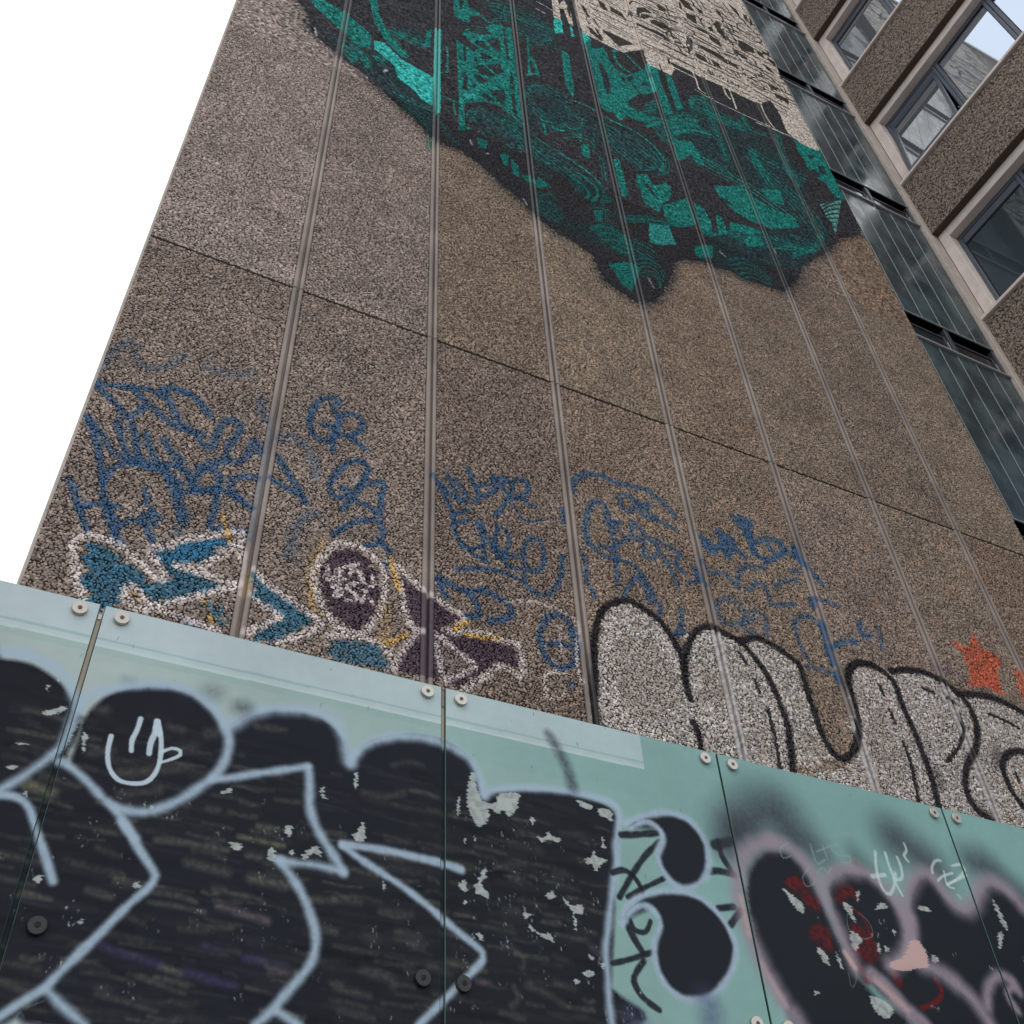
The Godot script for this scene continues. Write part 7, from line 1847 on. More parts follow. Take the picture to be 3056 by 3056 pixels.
	c.stroke([788, 1927, 813, 1932, 837, 1929], 0.0564, SOOT, 0.95, 0.0085, 0.05)
	c.stroke([644, 1930, 657, 1930, 672, 1937], 0.0388, SOOT, 0.95, 0.0058, 0.05)
	c.stroke([672, 1933, 672, 1920], 0.0228, SOOT, 0.95, 0.0034, 0.05)
	c.stroke([680, 1932, 696, 1939, 709, 1930], 0.0276, SOOT, 0.95, 0.0041, 0.05)
	c.stroke([710, 1936, 714, 1923], 0.046, SOOT, 0.95, 0.0069, 0.05)
	c.stroke([720, 1941, 743, 1939, 768, 1947], 0.0559, SOOT, 0.95, 0.0084, 0.05)
	c.stroke([768, 1947, 769, 1926], 0.035, SOOT, 0.95, 0.0053, 0.05)
	c.stroke([771, 1942, 781, 1941, 791, 1942], 0.0563, SOOT, 0.95, 0.0084, 0.05)
	c.stroke([792, 1945, 794, 1935], 0.047, SOOT, 0.95, 0.007, 0.05)
	c.stroke([468, 1678, 477, 1673], 0.0274, SOOT, 0.95, 0.0041, 0.05)
	c.stroke([392, 1606, 397, 1588], 0.0185, SOOT, 0.95, 0.0028, 0.05)
	c.stroke([447, 1631, 460, 1620], 0.019, SOOT, 0.95, 0.0029, 0.05)
	c.stroke([520, 1755, 537, 1764], 0.0206, SOOT, 0.95, 0.0031, 0.05)
	c.stroke([363, 1562, 378, 1568], 0.0181, SOOT, 0.95, 0.0027, 0.05)
	c.stroke([506, 1717, 529, 1724], 0.0283, SOOT, 0.95, 0.0042, 0.05)
	c.stroke([510, 1710, 530, 1704], 0.0141, SOOT, 0.95, 0.0021, 0.05)
	c.stroke([454, 1659, 475, 1671], 0.0194, SOOT, 0.95, 0.0029, 0.05)
	c.stroke([499, 1740, 512, 1731], 0.0284, SOOT, 0.95, 0.0043, 0.05)
	c.stroke([481, 1740, 503, 1737], 0.0283, SOOT, 0.95, 0.0043, 0.05)
	c.fill([511, 1766, 524, 1770, 532, 1761, 518, 1750], SOOT, 0.95, 0.006, 0.05)
	c.fill([582, 1761, 603, 1766, 606, 1756, 588, 1752], SOOT, 0.95, 0.006, 0.05)
	c.fill([614, 1674, 622, 1679, 621, 1664, 613, 1663], SOOT, 0.95, 0.006, 0.05)
	c.fill([646, 1748, 658, 1755, 660, 1737, 644, 1723], SOOT, 0.95, 0.006, 0.05)
	c.fill([660, 1747, 672, 1744, 672, 1731, 658, 1727], SOOT, 0.95, 0.006, 0.05)
	c.fill([606, 1858, 614, 1864, 615, 1848, 605, 1840], SOOT, 0.95, 0.006, 0.05)
	c.fill([650, 1912, 660, 1909, 658, 1886, 647, 1889], SOOT, 0.95, 0.006, 0.05)
	c.fill([720, 1970, 728, 1973, 726, 1946, 717, 1945], SOOT, 0.95, 0.006, 0.05)
	c.fill([721, 1822, 731, 1819, 730, 1810, 718, 1805], SOOT, 0.95, 0.006, 0.05)
	c.fill([644, 1659, 650, 1662, 649, 1650, 643, 1648], SOOT, 0.95, 0.006, 0.05)
	c.fill([699, 1677, 708, 1675, 709, 1659, 697, 1657], SOOT, 0.95, 0.006, 0.05)
	c.stroke([485, 1535, 538, 1536], 0.0369, CREAM, 0.99, 0.0074, 0.2)
	c.stroke([559, 1587, 630, 1589], 0.0386, CREAM, 0.99, 0.0077, 0.2)
	c.fill([687, 1489, 729, 1491, 738, 1459, 735, 1393, 738, 1366, 717, 1357, 706, 1411, 694, 1446], TEAL, 0.95, 0.006, 0.12)
	c.fill([703, 1461, 718, 1469, 705, 1443], NIGHT, 0.9, 0.004, 0.12)
	c.fill([713, 1438, 727, 1446, 723, 1420, 709, 1413], NIGHT, 0.9, 0.004, 0.12)
	c.fill([694, 1416, 711, 1411, 700, 1406], NIGHT, 0.9, 0.004, 0.12)
	c.stroke([625, 1484, 651, 1490, 681, 1496, 709, 1496], 0.0225, CHALKB, 1, 0.0045, 0.05)
	# small lettering on the rail
	c.stroke([572, 1597, 568, 1587, 570, 1586, 574, 1596, 576, 1595, 572, 1584, 575, 1585, 579, 1596], 0.0179, SOOT, 0.99, 0.0036, 0)
	c.stroke([581, 1593, 578, 1583], 0.0179, SOOT, 0.99, 0.0036, 0)
	c.stroke([583, 1590, 584, 1589], 0.0179, SOOT, 0.99, 0.0036, 0)
	c.stroke([595, 1599, 592, 1598, 588, 1588, 591, 1588], 0.018, SOOT, 0.99, 0.0036, 0)
	c.stroke([597, 1595, 593, 1585], 0.018, SOOT, 0.99, 0.0036, 0)
	c.stroke([604, 1600, 605, 1597, 601, 1586], 0.0181, SOOT, 0.99, 0.0036, 0)
	c.stroke([609, 1599, 610, 1593, 605, 1586], 0.0181, SOOT, 0.99, 0.0036, 0)
	c.stroke([614, 1599, 611, 1586], 0.0181, SOOT, 0.99, 0.0036, 0)
	c.stroke([617, 1596, 615, 1588, 618, 1590], 0.0181, SOOT, 0.99, 0.0036, 0)
	c.stroke([624, 1599, 619, 1586], 0.0181, SOOT, 0.99, 0.0036, 0)
	# white knobs where the strips cross the cream
	c.stroke([643, 1911, 643, 1907], 0.0383, CHALKB, 0.99, 0.0038, 0)
	c.stroke([643, 1881, 643, 1877], 0.0245, CHALKB, 0.99, 0.0024, 0)
	c.stroke([643, 1852, 644, 1848], 0.0242, CHALKB, 0.99, 0.0024, 0)
	c.stroke([644, 1824, 644, 1820], 0.0369, CHALKB, 0.99, 0.0037, 0)
	c.stroke([644, 1796, 644, 1792], 0.0236, CHALKB, 0.99, 0.0024, 0)
	c.stroke([644, 1769, 645, 1765], 0.0233, CHALKB, 0.99, 0.0023, 0)
	c.stroke([645, 1742, 645, 1739], 0.0356, CHALKB, 0.99, 0.0036, 0)
	c.stroke([645, 1716, 645, 1713], 0.0228, CHALKB, 0.99, 0.0023, 0)
	c.stroke([645, 1691, 646, 1688], 0.0225, CHALKB, 0.99, 0.0023, 0)
	c.stroke([646, 1666, 646, 1663], 0.0345, CHALKB, 0.99, 0.0034, 0)
	c.stroke([646, 1642, 646, 1639], 0.0221, CHALKB, 0.99, 0.0022, 0)
	c.stroke([646, 1618, 647, 1615], 0.0218, CHALKB, 0.99, 0.0022, 0)
	c.stroke([647, 1595, 647, 1592], 0.0333, CHALKB, 0.99, 0.0033, 0)
	c.stroke([647, 1573, 647, 1570], 0.0213, CHALKB, 0.99, 0.0021, 0)
	c.stroke([549, 1827, 549, 1823], 0.0384, CHALKB, 0.99, 0.0038, 0)
	c.stroke([549, 1797, 549, 1793], 0.0252, CHALKB, 0.99, 0.0025, 0)
	c.stroke([549, 1767, 549, 1763], 0.0249, CHALKB, 0.99, 0.0025, 0)
	c.stroke([549, 1738, 549, 1735], 0.0369, CHALKB, 0.99, 0.0037, 0)
	c.stroke([549, 1710, 549, 1707], 0.0243, CHALKB, 0.99, 0.0024, 0)
	c.stroke([549, 1683, 549, 1679], 0.024, CHALKB, 0.99, 0.0024, 0)
	c.stroke([548, 1656, 549, 1653], 0.0355, CHALKB, 0.99, 0.0036, 0)
	c.stroke([548, 1630, 549, 1627], 0.0234, CHALKB, 0.99, 0.0023, 0)
	c.stroke([548, 1605, 549, 1601], 0.0231, CHALKB, 0.99, 0.0023, 0)
	c.stroke([548, 1580, 548, 1577], 0.0342, CHALKB, 0.99, 0.0034, 0)
	c.stroke([548, 1556, 548, 1552], 0.0226, CHALKB, 0.99, 0.0023, 0)
	# flakes and scratches
	c.stroke([43, 1152, 46, 1137], 0.0254, CHALKB, 0.66, 0.0051, 0.3)
	c.stroke([112, 1126, 115, 1134], 0.0257, CHALKB, 0.66, 0.0051, 0.3)
	c.stroke([199, 1066, 200, 1059], 0.0253, CHALKB, 0.66, 0.0051, 0.3)
	c.stroke([213, 1053, 216, 1055], 0.0253, CHALKB, 0.66, 0.0051, 0.3)
	c.stroke([249, 998, 252, 992], 0.0245, CHALKB, 0.66, 0.0049, 0.3)
	c.stroke([159, 1038, 160, 1015], 0.0131, TEAL, 0.99, 0.0026, 0.2)
	c.stroke([156, 1035, 158, 1014], 0.0108, TEAL, 0.7327, 0.0022, 0.2)
	c.stroke([162, 1041, 163, 1018], 0.0104, TEAL, 0.5547, 0.0021, 0.2)
	c.stroke([372, 952, 374, 945, 375, 939], 0.0247, CHALKB, 0.55, 0.0049, 0.3)
	c.stroke([558, 1127, 558, 1118], 0.0297, CHALKB, 0.55, 0.0059, 0.3)
	c.stroke([474, 1065, 479, 1060], 0.0278, CHALKB, 0.55, 0.0056, 0.3)

func paint_fence(c: Canvas) -> void:
	# the long black piece with its pale blue outline
	c.fill([-142, 3184, -68, 3184, 4, 3152, 57, 3091, 78, 3032, 63, 2962, 85, 2932, 89, 3005, 92, 3074, 138, 3156, 229, 3202, 326, 3201, 396, 3157, 429, 3125, 500, 3183, 584, 3216, 675, 3218, 739, 3178, 768, 3106, 782, 3093, 821, 3163, 895, 3206, 975, 3231, 1059, 3229, 1126, 3196, 1155, 3142, 1166, 3085, 1216, 3100, 1329, 3129, 1437, 3146, 1545, 3142, 1602, 3122, 1614, 3073, 1589, 2936, 1559, 2748, 1533, 2604, 1536, 2504, 240, 2369, 166, 2414, 89, 2359, 62, 2351, -178, 3182], INK, 0.97, 0.002, 0, true)
	c.stroke([-142, 3184, -68, 3184, 4, 3152, 57, 3091, 78, 3032, 63, 2962, 85, 2932, 89, 3005, 92, 3074, 138, 3156, 229, 3202, 326, 3201, 396, 3157, 429, 3125, 500, 3183, 584, 3216, 675, 3218, 739, 3178, 768, 3106, 782, 3093, 821, 3163, 895, 3206, 975, 3231, 1059, 3229, 1126, 3196, 1155, 3142, 1166, 3085, 1216, 3100, 1329, 3129, 1437, 3146, 1545, 3142, 1602, 3122, 1614, 3073, 1589, 2936, 1559, 2748, 1533, 2604, 1536, 2504, 240, 2369, 166, 2414, 89, 2359, 62, 2351, -178, 3182, -142, 3184], 0.0126, INK, 0.9, 0.0094, 0.1)
	c.fill([60, 3097, 71, 3105, 81, 3077, 74, 3041, 64, 2995, 55, 2968, 43, 2966, 55, 3017], MIST, 0.75, 0.004, 0)
	# horizontal strokes where the black was rolled on thinly
	c.stroke([-53, 3063, -5, 3063, 41, 3057], 0.0144, ROLL, 0.6, 0.0079, 0.35)
	c.stroke([108, 3105, 129, 3107], 0.0218, ROLL, 0.5, 0.012, 0.35)
	c.stroke([290, 3098, 322, 3096], 0.0223, ROLL, 0.5, 0.0122, 0.35)
	c.stroke([388, 3101, 406, 3105], 0.0271, ROLL, 0.5, 0.0149, 0.35)
	c.stroke([510, 3152, 586, 3160], 0.0186, ROLL, 0.5, 0.0102, 0.35)
	c.stroke([120, 2983, 165, 2999], 0.0212, ROLL, 0.5, 0.0116, 0.35)
	c.stroke([198, 2944, 252, 2960, 352, 2997], 0.0257, ROLL, 0.55, 0.0141, 0.35)
	c.stroke([311, 3032, 356, 3053], 0.0308, ROLL, 0.4, 0.017, 0.35)
	c.stroke([5, 2875, 62, 2860], 0.0242, ROLL2, 0.6, 0.0133, 0.35)
	c.stroke([209, 2890, 298, 2918], 0.0189, ROLL, 0.5, 0.0104, 0.35)
	c.stroke([314, 2792, 395, 2798, 483, 2797], 0.015, ROLL, 0.7, 0.0082, 0.35)
	c.stroke([508, 2837, 560, 2835, 618, 2832], 0.0146, ROLL2, 0.7, 0.008, 0.35)
	c.stroke([551, 2873, 600, 2873], 0.0174, ROLL, 0.7, 0.0096, 0.35)
	c.stroke([535, 2792, 565, 2793], 0.0153, ROLL, 0.7, 0.0084, 0.35)
	c.stroke([395, 2750, 445, 2746, 492, 2741], 0.0206, ROLL, 0.6, 0.0113, 0.35)
	c.stroke([551, 2738, 633, 2734], 0.0252, ROLL, 0.75, 0.0138, 0.35)
	c.stroke([470, 2695, 549, 2690], 0.018, ROLL, 0.65, 0.0099, 0.35)
	c.stroke([327, 2643, 382, 2644, 454, 2639], 0.0119, ROLL, 0.6, 0.0066, 0.35)
	c.stroke([483, 2659, 534, 2651, 602, 2640], 0.0179, ROSE, 0.6, 0.0098, 0.35)
	c.stroke([193, 2650, 243, 2642], 0.0171, ROLL, 0.6, 0.0094, 0.35)
	c.stroke([189, 2748, 242, 2738], 0.0128, ROLL, 0.5, 0.007, 0.35)
	c.stroke([380, 2507, 424, 2498], 0.0137, ROLL2, 0.7, 0.0076, 0.35)
	c.stroke([248, 2535, 314, 2521, 379, 2511], 0.0174, VIOLET, 0.8, 0.0096, 0.35)
	c.stroke([430, 2506, 486, 2494, 546, 2483], 0.0193, VIOLET, 0.8, 0.0106, 0.35)
	c.stroke([564, 2550, 655, 2543], 0.0199, VIOLET, 0.8, 0.011, 0.35)
	c.stroke([466, 2565, 511, 2555], 0.0142, VIOLET, 0.7, 0.0078, 0.35)
	c.stroke([260, 2435, 327, 2425, 387, 2414], 0.011, ROLL, 0.5, 0.0061, 0.35)
	c.stroke([624, 2523, 665, 2522], 0.0159, ROSE, 0.5, 0.0088, 0.35)
	c.stroke([-7, 2701, 74, 2695], 0.0153, ROLL, 0.5, 0.0084, 0.35)
	c.stroke([8, 2648, 80, 2644], 0.0136, ROLL, 0.45, 0.0075, 0.35)
	c.stroke([314, 2484, 439, 2456], 0.0098, ROLL, 0.5, 0.0054, 0.35)
	c.stroke([573, 2486, 630, 2478], 0.0117, ROLL, 0.5, 0.0064, 0.35)
	c.stroke([680, 2707, 764, 2715], 0.017, ROLL2, 0.5, 0.0093, 0.35)
	c.stroke([725, 2645, 770, 2639], 0.0167, ROLL, 0.6, 0.0092, 0.35)
	c.stroke([67, 2436, 121, 2425], 0.0157, ROLL, 0.45, 0.0086, 0.35)
	c.stroke([421, 2894, 447, 2895], 0.0154, ROLL, 0.6, 0.0085, 0.35)
	c.stroke([586, 2952, 650, 2957], 0.0134, ROLL, 0.5, 0.0074, 0.35)
	c.stroke([6, 2869, 61, 2867], 0.0226, ROLL2, 0.6, 0.0124, 0.35)
	c.stroke([818, 3019, 882, 3022, 937, 3044], 0.0188, ROLL, 0.45, 0.0103, 0.35)
	c.stroke([899, 3121, 945, 3142, 987, 3141], 0.0165, ROLL, 0.35, 0.0091, 0.35)
	c.stroke([764, 2720, 827, 2721], 0.0172, ROLL, 0.45, 0.0094, 0.35)
	c.stroke([887, 2708, 966, 2711], 0.0192, ROLL, 0.45, 0.0105, 0.35)
	c.stroke([931, 2662, 986, 2657], 0.0216, ROLL, 0.5, 0.0119, 0.35)
	c.stroke([850, 2642, 872, 2641], 0.0297, ROLL, 0.45, 0.0163, 0.35)
	c.stroke([850, 2559, 908, 2550, 922, 2536], 0.0249, ROLL, 0.5, 0.0137, 0.35)
	c.stroke([780, 2511, 866, 2502], 0.0163, ROLL, 0.5, 0.0089, 0.35)
	c.stroke([792, 2462, 878, 2452], 0.0144, ROLL, 0.5, 0.0079, 0.35)
	c.stroke([1262, 2951, 1349, 2951], 0.0291, ROLL, 0.3, 0.016, 0.35)
	c.stroke([1216, 2883, 1297, 2901], 0.0143, ROLL, 0.35, 0.0079, 0.35)
	c.stroke([1232, 2760, 1273, 2762], 0.0203, ROLL, 0.4, 0.0111, 0.35)
	c.stroke([1223, 2668, 1268, 2656, 1282, 2636, 1275, 2613], 0.0116, ROLL, 0.4, 0.0064, 0.35)
	c.stroke([1288, 2576, 1347, 2561, 1390, 2541], 0.0177, ROLL, 0.45, 0.0097, 0.35)
	c.stroke([1248, 2567, 1262, 2543, 1241, 2520], 0.0157, ROLL, 0.5, 0.0086, 0.35)
	c.stroke([1211, 2500, 1269, 2494], 0.0172, ROLL, 0.5, 0.0094, 0.35)
	c.stroke([1147, 2571, 1180, 2567], 0.0147, ROSE, 0.5, 0.0081, 0.35)
	c.stroke([1020, 2589, 1071, 2579], 0.0214, ROLL, 0.4, 0.0118, 0.35)
	c.stroke([1370, 2594, 1425, 2584], 0.0162, ROLL, 0.35, 0.0089, 0.35)
	c.stroke([893, 2899, 956, 2906], 0.0183, ROLL, 0.35, 0.0101, 0.35)
	c.stroke([1394, 2893, 1444, 2891], 0.0175, ROLL, 0.3, 0.0096, 0.35)
	c.stroke([1490, 2699, 1520, 2685], 0.0205, ROSE, 0.35, 0.0113, 0.35)
	c.stroke([1421, 3017, 1491, 3025], 0.0181, ROLL, 0.3, 0.0099, 0.35)
	roller_gaps(c)
	# chips in the black
	c.fill([1137, 3146, 1157, 3145, 1156, 3111, 1174, 3071, 1207, 3067, 1235, 3089, 1285, 3094, 1284, 3066, 1255, 3034, 1242, 3053, 1222, 3038, 1195, 3049, 1189, 3010, 1172, 2991, 1156, 2988, 1141, 3011, 1125, 3061], CHIP, 0.95, 0.004, 0.15, true)
	c.fill([1224, 3098, 1289, 3117, 1291, 3095, 1262, 3078, 1272, 3059, 1234, 3056], CHIP, 0.95, 0.004, 0.15, true)
	c.fill([1346, 2993, 1363, 2991, 1381, 3015, 1397, 3002, 1420, 3001, 1413, 2987, 1379, 2988, 1356, 2976], CHIP, 0.95, 0.004, 0.15, true)
	c.fill([1495, 2951, 1515, 2960, 1527, 2983, 1536, 2966, 1568, 2961, 1551, 2945, 1525, 2920, 1516, 2939, 1499, 2936], CHIP, 0.95, 0.004, 0.15, true)
	c.fill([1179, 2871, 1179, 2847, 1168, 2831, 1170, 2812, 1183, 2804, 1182, 2785, 1162, 2792, 1147, 2794, 1142, 2812, 1155, 2828, 1163, 2854], CHIP, 0.95, 0.004, 0.15, true)
	c.fill([1092, 2823, 1102, 2815, 1117, 2827, 1124, 2795, 1107, 2797], CHIP, 0.95, 0.004, 0.15, true)
	c.fill([1359, 2823, 1384, 2841, 1388, 2822, 1369, 2812], CHIP, 0.95, 0.004, 0.15, true)
	c.fill([1411, 2831, 1428, 2814, 1441, 2806, 1469, 2815, 1475, 2790, 1445, 2787, 1430, 2800, 1419, 2808], CHIP, 0.95, 0.004, 0.15, true)
	c.fill([1439, 2787, 1449, 2769, 1444, 2735, 1440, 2763], CHIP, 0.95, 0.004, 0.15, true)
	c.fill([1289, 2785, 1294, 2767, 1307, 2762, 1291, 2748], CHIP, 0.95, 0.004, 0.15, true)
	c.fill([1322, 2718, 1343, 2716, 1364, 2719, 1375, 2695, 1352, 2704, 1334, 2706], CHIP, 0.95, 0.004, 0.15, true)
	c.fill([1298, 2737, 1317, 2722, 1307, 2716], CHIP, 0.95, 0.004, 0.15, true)
	c.fill([1145, 2688, 1164, 2689, 1163, 2671], CHIP, 0.95, 0.004, 0.15, true)
	c.fill([1557, 3121, 1603, 3124, 1601, 3087, 1581, 3097, 1561, 3099], CHIP, 0.95, 0.004, 0.15, true)
	c.fill([1562, 3033, 1570, 3002, 1557, 2994], CHIP, 0.95, 0.004, 0.15, true)
	c.fill([797, 2896, 810, 2905, 823, 2935, 830, 2921, 831, 2885, 807, 2881], CHIP, 0.95, 0.004, 0.15, true)
	c.fill([791, 3071, 801, 3073, 801, 3031, 794, 3030], CHIP, 0.95, 0.004, 0.15, true)
	c.fill([1093, 3050, 1104, 3068, 1104, 3025, 1096, 3008], CHIP, 0.95, 0.004, 0.15, true)
	c.fill([1322, 3047, 1339, 3045, 1331, 3022], CHIP, 0.95, 0.004, 0.15, true)
	c.fill([1484, 3135, 1508, 3134, 1542, 3124, 1529, 3113, 1500, 3115], CHIP, 0.95, 0.004, 0.15, true)
	c.fill([1511, 2656, 1528, 2663, 1521, 2646], CHIP, 0.95, 0.004, 0.15, true)
	c.fill([1455, 2627, 1477, 2639, 1492, 2629, 1470, 2618], CHIP, 0.95, 0.004, 0.15, true)
	c.fill([1427, 2610, 1448, 2604, 1431, 2595], CHIP, 0.95, 0.004, 0.15, true)
	c.fill([1477, 2679, 1492, 2674, 1483, 2664], CHIP, 0.95, 0.004, 0.15, true)
	c.fill([1111, 2772, 1121, 2769, 1114, 2758], CHIP, 0.95, 0.004, 0.15, true)
	c.fill([883, 2788, 893, 2776, 889, 2760], CHIP, 0.95, 0.004, 0.15, true)
	c.fill([1145, 2960, 1155, 2947, 1149, 2941], CHIP, 0.95, 0.004, 0.15, true)
	c.fill([1113, 2944, 1124, 2941, 1116, 2927], CHIP, 0.95, 0.004, 0.15, true)
	c.fill([1135, 2691, 1139, 2670, 1135, 2669], CHIP, 0.95, 0.004, 0.15, true)
	c.fill([-13, 3061, 7, 3079, 36, 3094, 35, 3081, 7, 3061], CHIP, 0.95, 0.004, 0.15, true)
	c.fill([-49, 2906, -29, 2915, -33, 2902], CHIP, 0.95, 0.004, 0.15, true)
	c.fill([-48, 2971, -18, 2975, -39, 2966], CHIP, 0.95, 0.004, 0.15, true)
	c.fill([93, 3026, 100, 3032, 106, 2990, 102, 2979], CHIP, 0.95, 0.004, 0.15, true)
	c.fill([701, 3012, 711, 3014, 710, 2989, 725, 2984, 706, 2983], CHIP, 0.95, 0.004, 0.15, true)
	c.fill([444, 2946, 456, 2953, 472, 2964, 470, 2949, 453, 2941], CHIP, 0.95, 0.004, 0.15, true)
	c.fill([283, 2871, 293, 2880, 290, 2866], CHIP, 0.95, 0.004, 0.15, true)
	c.fill([616, 2887, 637, 2887, 633, 2858, 621, 2865], CHIP, 0.95, 0.004, 0.15, true)
	c.fill([-2, 3166, 4, 3165, 3, 3157], CHIP, 0.95, 0.004, 0.15, true)
	c.fill([-22, 3137, -15, 3142, -16, 3123], CHIP, 0.95, 0.004, 0.15, true)
	c.fill([582, 2817, 597, 2824, 603, 2793, 588, 2790], CHIP, 0.95, 0.004, 0.15, true)
	c.fill([669, 2814, 689, 2840, 711, 2847, 718, 2820, 704, 2827, 691, 2822, 679, 2806], CHIP, 0.95, 0.004, 0.15, true)
	c.fill([72, 2662, 89, 2667, 90, 2649, 80, 2652], CHIP, 0.95, 0.004, 0.15, true)
	c.fill([287, 2682, 295, 2687, 296, 2673, 289, 2670], CHIP, 0.95, 0.004, 0.15, true)
	c.fill([487, 2817, 514, 2820, 515, 2802, 498, 2801], CHIP, 0.95, 0.004, 0.15, true)
	c.fill([639, 2824, 648, 2826, 642, 2811], CHIP, 0.95, 0.004, 0.15, true)
	c.fill([188, 2577, 196, 2586, 196, 2573], CHIP, 0.95, 0.004, 0.15, true)
	c.fill([165, 2574, 172, 2575, 169, 2565], CHIP, 0.95, 0.004, 0.15, true)
	c.fill([3, 2855, 9, 2856, 10, 2841], CHIP, 0.95, 0.004, 0.15, true)
	# pale blue outlines
	c.stroke([-148, 3206, -102, 3216, -46, 3208, -1, 3187, 31, 3159, 51, 3126], 0.0254, SKYLINE, 0.95, 0.016, 0.06)
	c.stroke([62, 3106, 84, 3138, 120, 3165, 175, 3193, 234, 3211, 287, 3217, 334, 3210, 374, 3188, 406, 3159, 430, 3127, 444, 3094, 445, 3053, 437, 3016, 417, 2977, 391, 2947, 359, 2912, 322, 2882, 285, 2860, 246, 2852, 209, 2856], 0.0256, SKYLINE, 0.95, 0.0118, 0.06)
	c.stroke([61, 3093, 56, 3046, 54, 2997, 38, 2958, 9, 2916, -19, 2879, -48, 2848], 0.0213, SKYLINE, 0.95, 0.0122, 0.06)
	c.stroke([58, 2947, 91, 2932, 129, 2908, 168, 2877, 201, 2855, 236, 2821, 268, 2787], 0.0212, SKYLINE, 0.95, 0.0097, 0.06)
	c.stroke([227, 2824, 259, 2787, 290, 2753, 320, 2720, 329, 2707, 326, 2690, 314, 2670, 284, 2631, 255, 2587, 228, 2545, 201, 2506, 175, 2467, 155, 2436, 125, 2409, 101, 2386, 80, 2367], 0.0205, SKYLINE, 0.95, 0.0083, 0.06)
	c.stroke([-51, 2834, -19, 2838, 5, 2832, 25, 2814, 45, 2780, 65, 2746, 89, 2705, 115, 2658], 0.0193, SKYLINE, 0.95, 0.0078, 0.06)
	c.stroke([419, 2975, 464, 2989, 537, 3018, 603, 3043, 658, 3064], 0.0211, SKYLINE, 0.95, 0.0097, 0.06)
	c.stroke([663, 3064, 671, 3009, 677, 2950, 698, 2901, 724, 2863, 755, 2826, 781, 2790], 0.025, SKYLINE, 0.95, 0.0115, 0.06)
	c.stroke([613, 2795, 653, 2794, 698, 2797, 758, 2794, 779, 2792], 0.0194, SKYLINE, 0.95, 0.0111, 0.06)
	c.stroke([614, 2793, 648, 2758, 679, 2719, 701, 2680, 718, 2640, 725, 2604, 720, 2567, 702, 2533, 677, 2499, 652, 2465, 635, 2441, 603, 2409], 0.0228, SKYLINE, 0.95, 0.0105, 0.06)
	c.stroke([650, 2443, 701, 2419], 0.0218, SKYLINE, 0.95, 0.01, 0.06)
	c.stroke([162, 2430, 190, 2409, 222, 2389, 250, 2372], 0.0185, SKYLINE, 0.95, 0.0106, 0.06)
	c.stroke([434, 3131, 459, 3150, 492, 3185, 531, 3209, 583, 3225, 646, 3235, 697, 3231, 724, 3220, 747, 3185, 760, 3141, 771, 3106, 778, 3099], 0.0297, SKYLINE, 0.95, 0.0205, 0.06)
	c.stroke([779, 3103, 788, 3124, 810, 3156, 849, 3187, 900, 3213, 958, 3226, 1018, 3231, 1061, 3224, 1105, 3211, 1138, 3190, 1160, 3155, 1173, 3119, 1180, 3086], 0.0265, SKYLINE, 0.95, 0.0152, 0.06)
	c.stroke([1181, 3089, 1194, 3100, 1236, 3119, 1305, 3137, 1374, 3149, 1451, 3156, 1522, 3157, 1588, 3155, 1624, 3142, 1633, 3116, 1621, 3072, 1606, 3014, 1601, 2959, 1585, 2904, 1564, 2825, 1546, 2750, 1533, 2701, 1531, 2632, 1527, 2565, 1529, 2503], 0.0234, SKYLINE, 0.95, 0.0121, 0.06)
	c.stroke([771, 2865, 837, 2868, 909, 2869, 982, 2865, 1052, 2861, 1105, 2853], 0.0234, SKYLINE, 0.95, 0.0081, 0.06)
	c.stroke([773, 2860, 824, 2833, 887, 2804, 955, 2772, 1023, 2732, 1091, 2688, 1139, 2660, 1163, 2642, 1164, 2625, 1138, 2595, 1090, 2547, 1053, 2510, 1026, 2483, 991, 2449], 0.0205, SKYLINE, 0.95, 0.0082, 0.06)
	# face on the round head
	c.stroke([157, 3038, 159, 2992, 172, 2952, 198, 2926, 231, 2923, 262, 2933, 278, 2957, 284, 2991, 281, 3030, 274, 3064, 260, 3107], 0.012, FACE, 0.95, 0.0017, 0)
	c.stroke([216, 3103, 214, 3070, 208, 3038, 212, 3009], 0.013, FACE, 0.95, 0.0018, 0)
	c.stroke([256, 3106, 257, 3070, 253, 3039, 255, 3011], 0.0149, FACE, 0.95, 0.0021, 0)
	c.stroke([283, 3021, 306, 3038, 328, 3036, 330, 3024, 311, 3008, 285, 2992], 0.0087, FACE, 0.95, 0.0012, 0)
	c.stroke([260, 3086, 267, 3072], 0.022, FACE, 0.95, 0.0031, 0)
	# two round comma shapes between the pieces
	c.fill([1667, 3083, 1720, 3123, 1811, 3149, 1887, 3139, 1931, 3080, 1922, 2993, 1877, 2939, 1817, 2923, 1772, 2951, 1752, 3005, 1782, 3070, 1764, 3101], INK, 0.96, 0.0015, 0, true)
	c.stroke([1667, 3083, 1720, 3123, 1811, 3149, 1887, 3139, 1931, 3080, 1922, 2993, 1877, 2939, 1817, 2923, 1772, 2951, 1752, 3005, 1782, 3070, 1764, 3101, 1667, 3083], 0.0144, INK, 0.9, 0.0108, 0.1)
	c.fill([1599, 2791, 1631, 2831, 1680, 2864, 1770, 2896, 1859, 2897, 1935, 2853, 1970, 2776, 1942, 2697, 1867, 2626, 1784, 2602, 1728, 2623, 1697, 2673, 1699, 2739, 1726, 2794, 1703, 2842], INK, 0.96, 0.0015, 0, true)
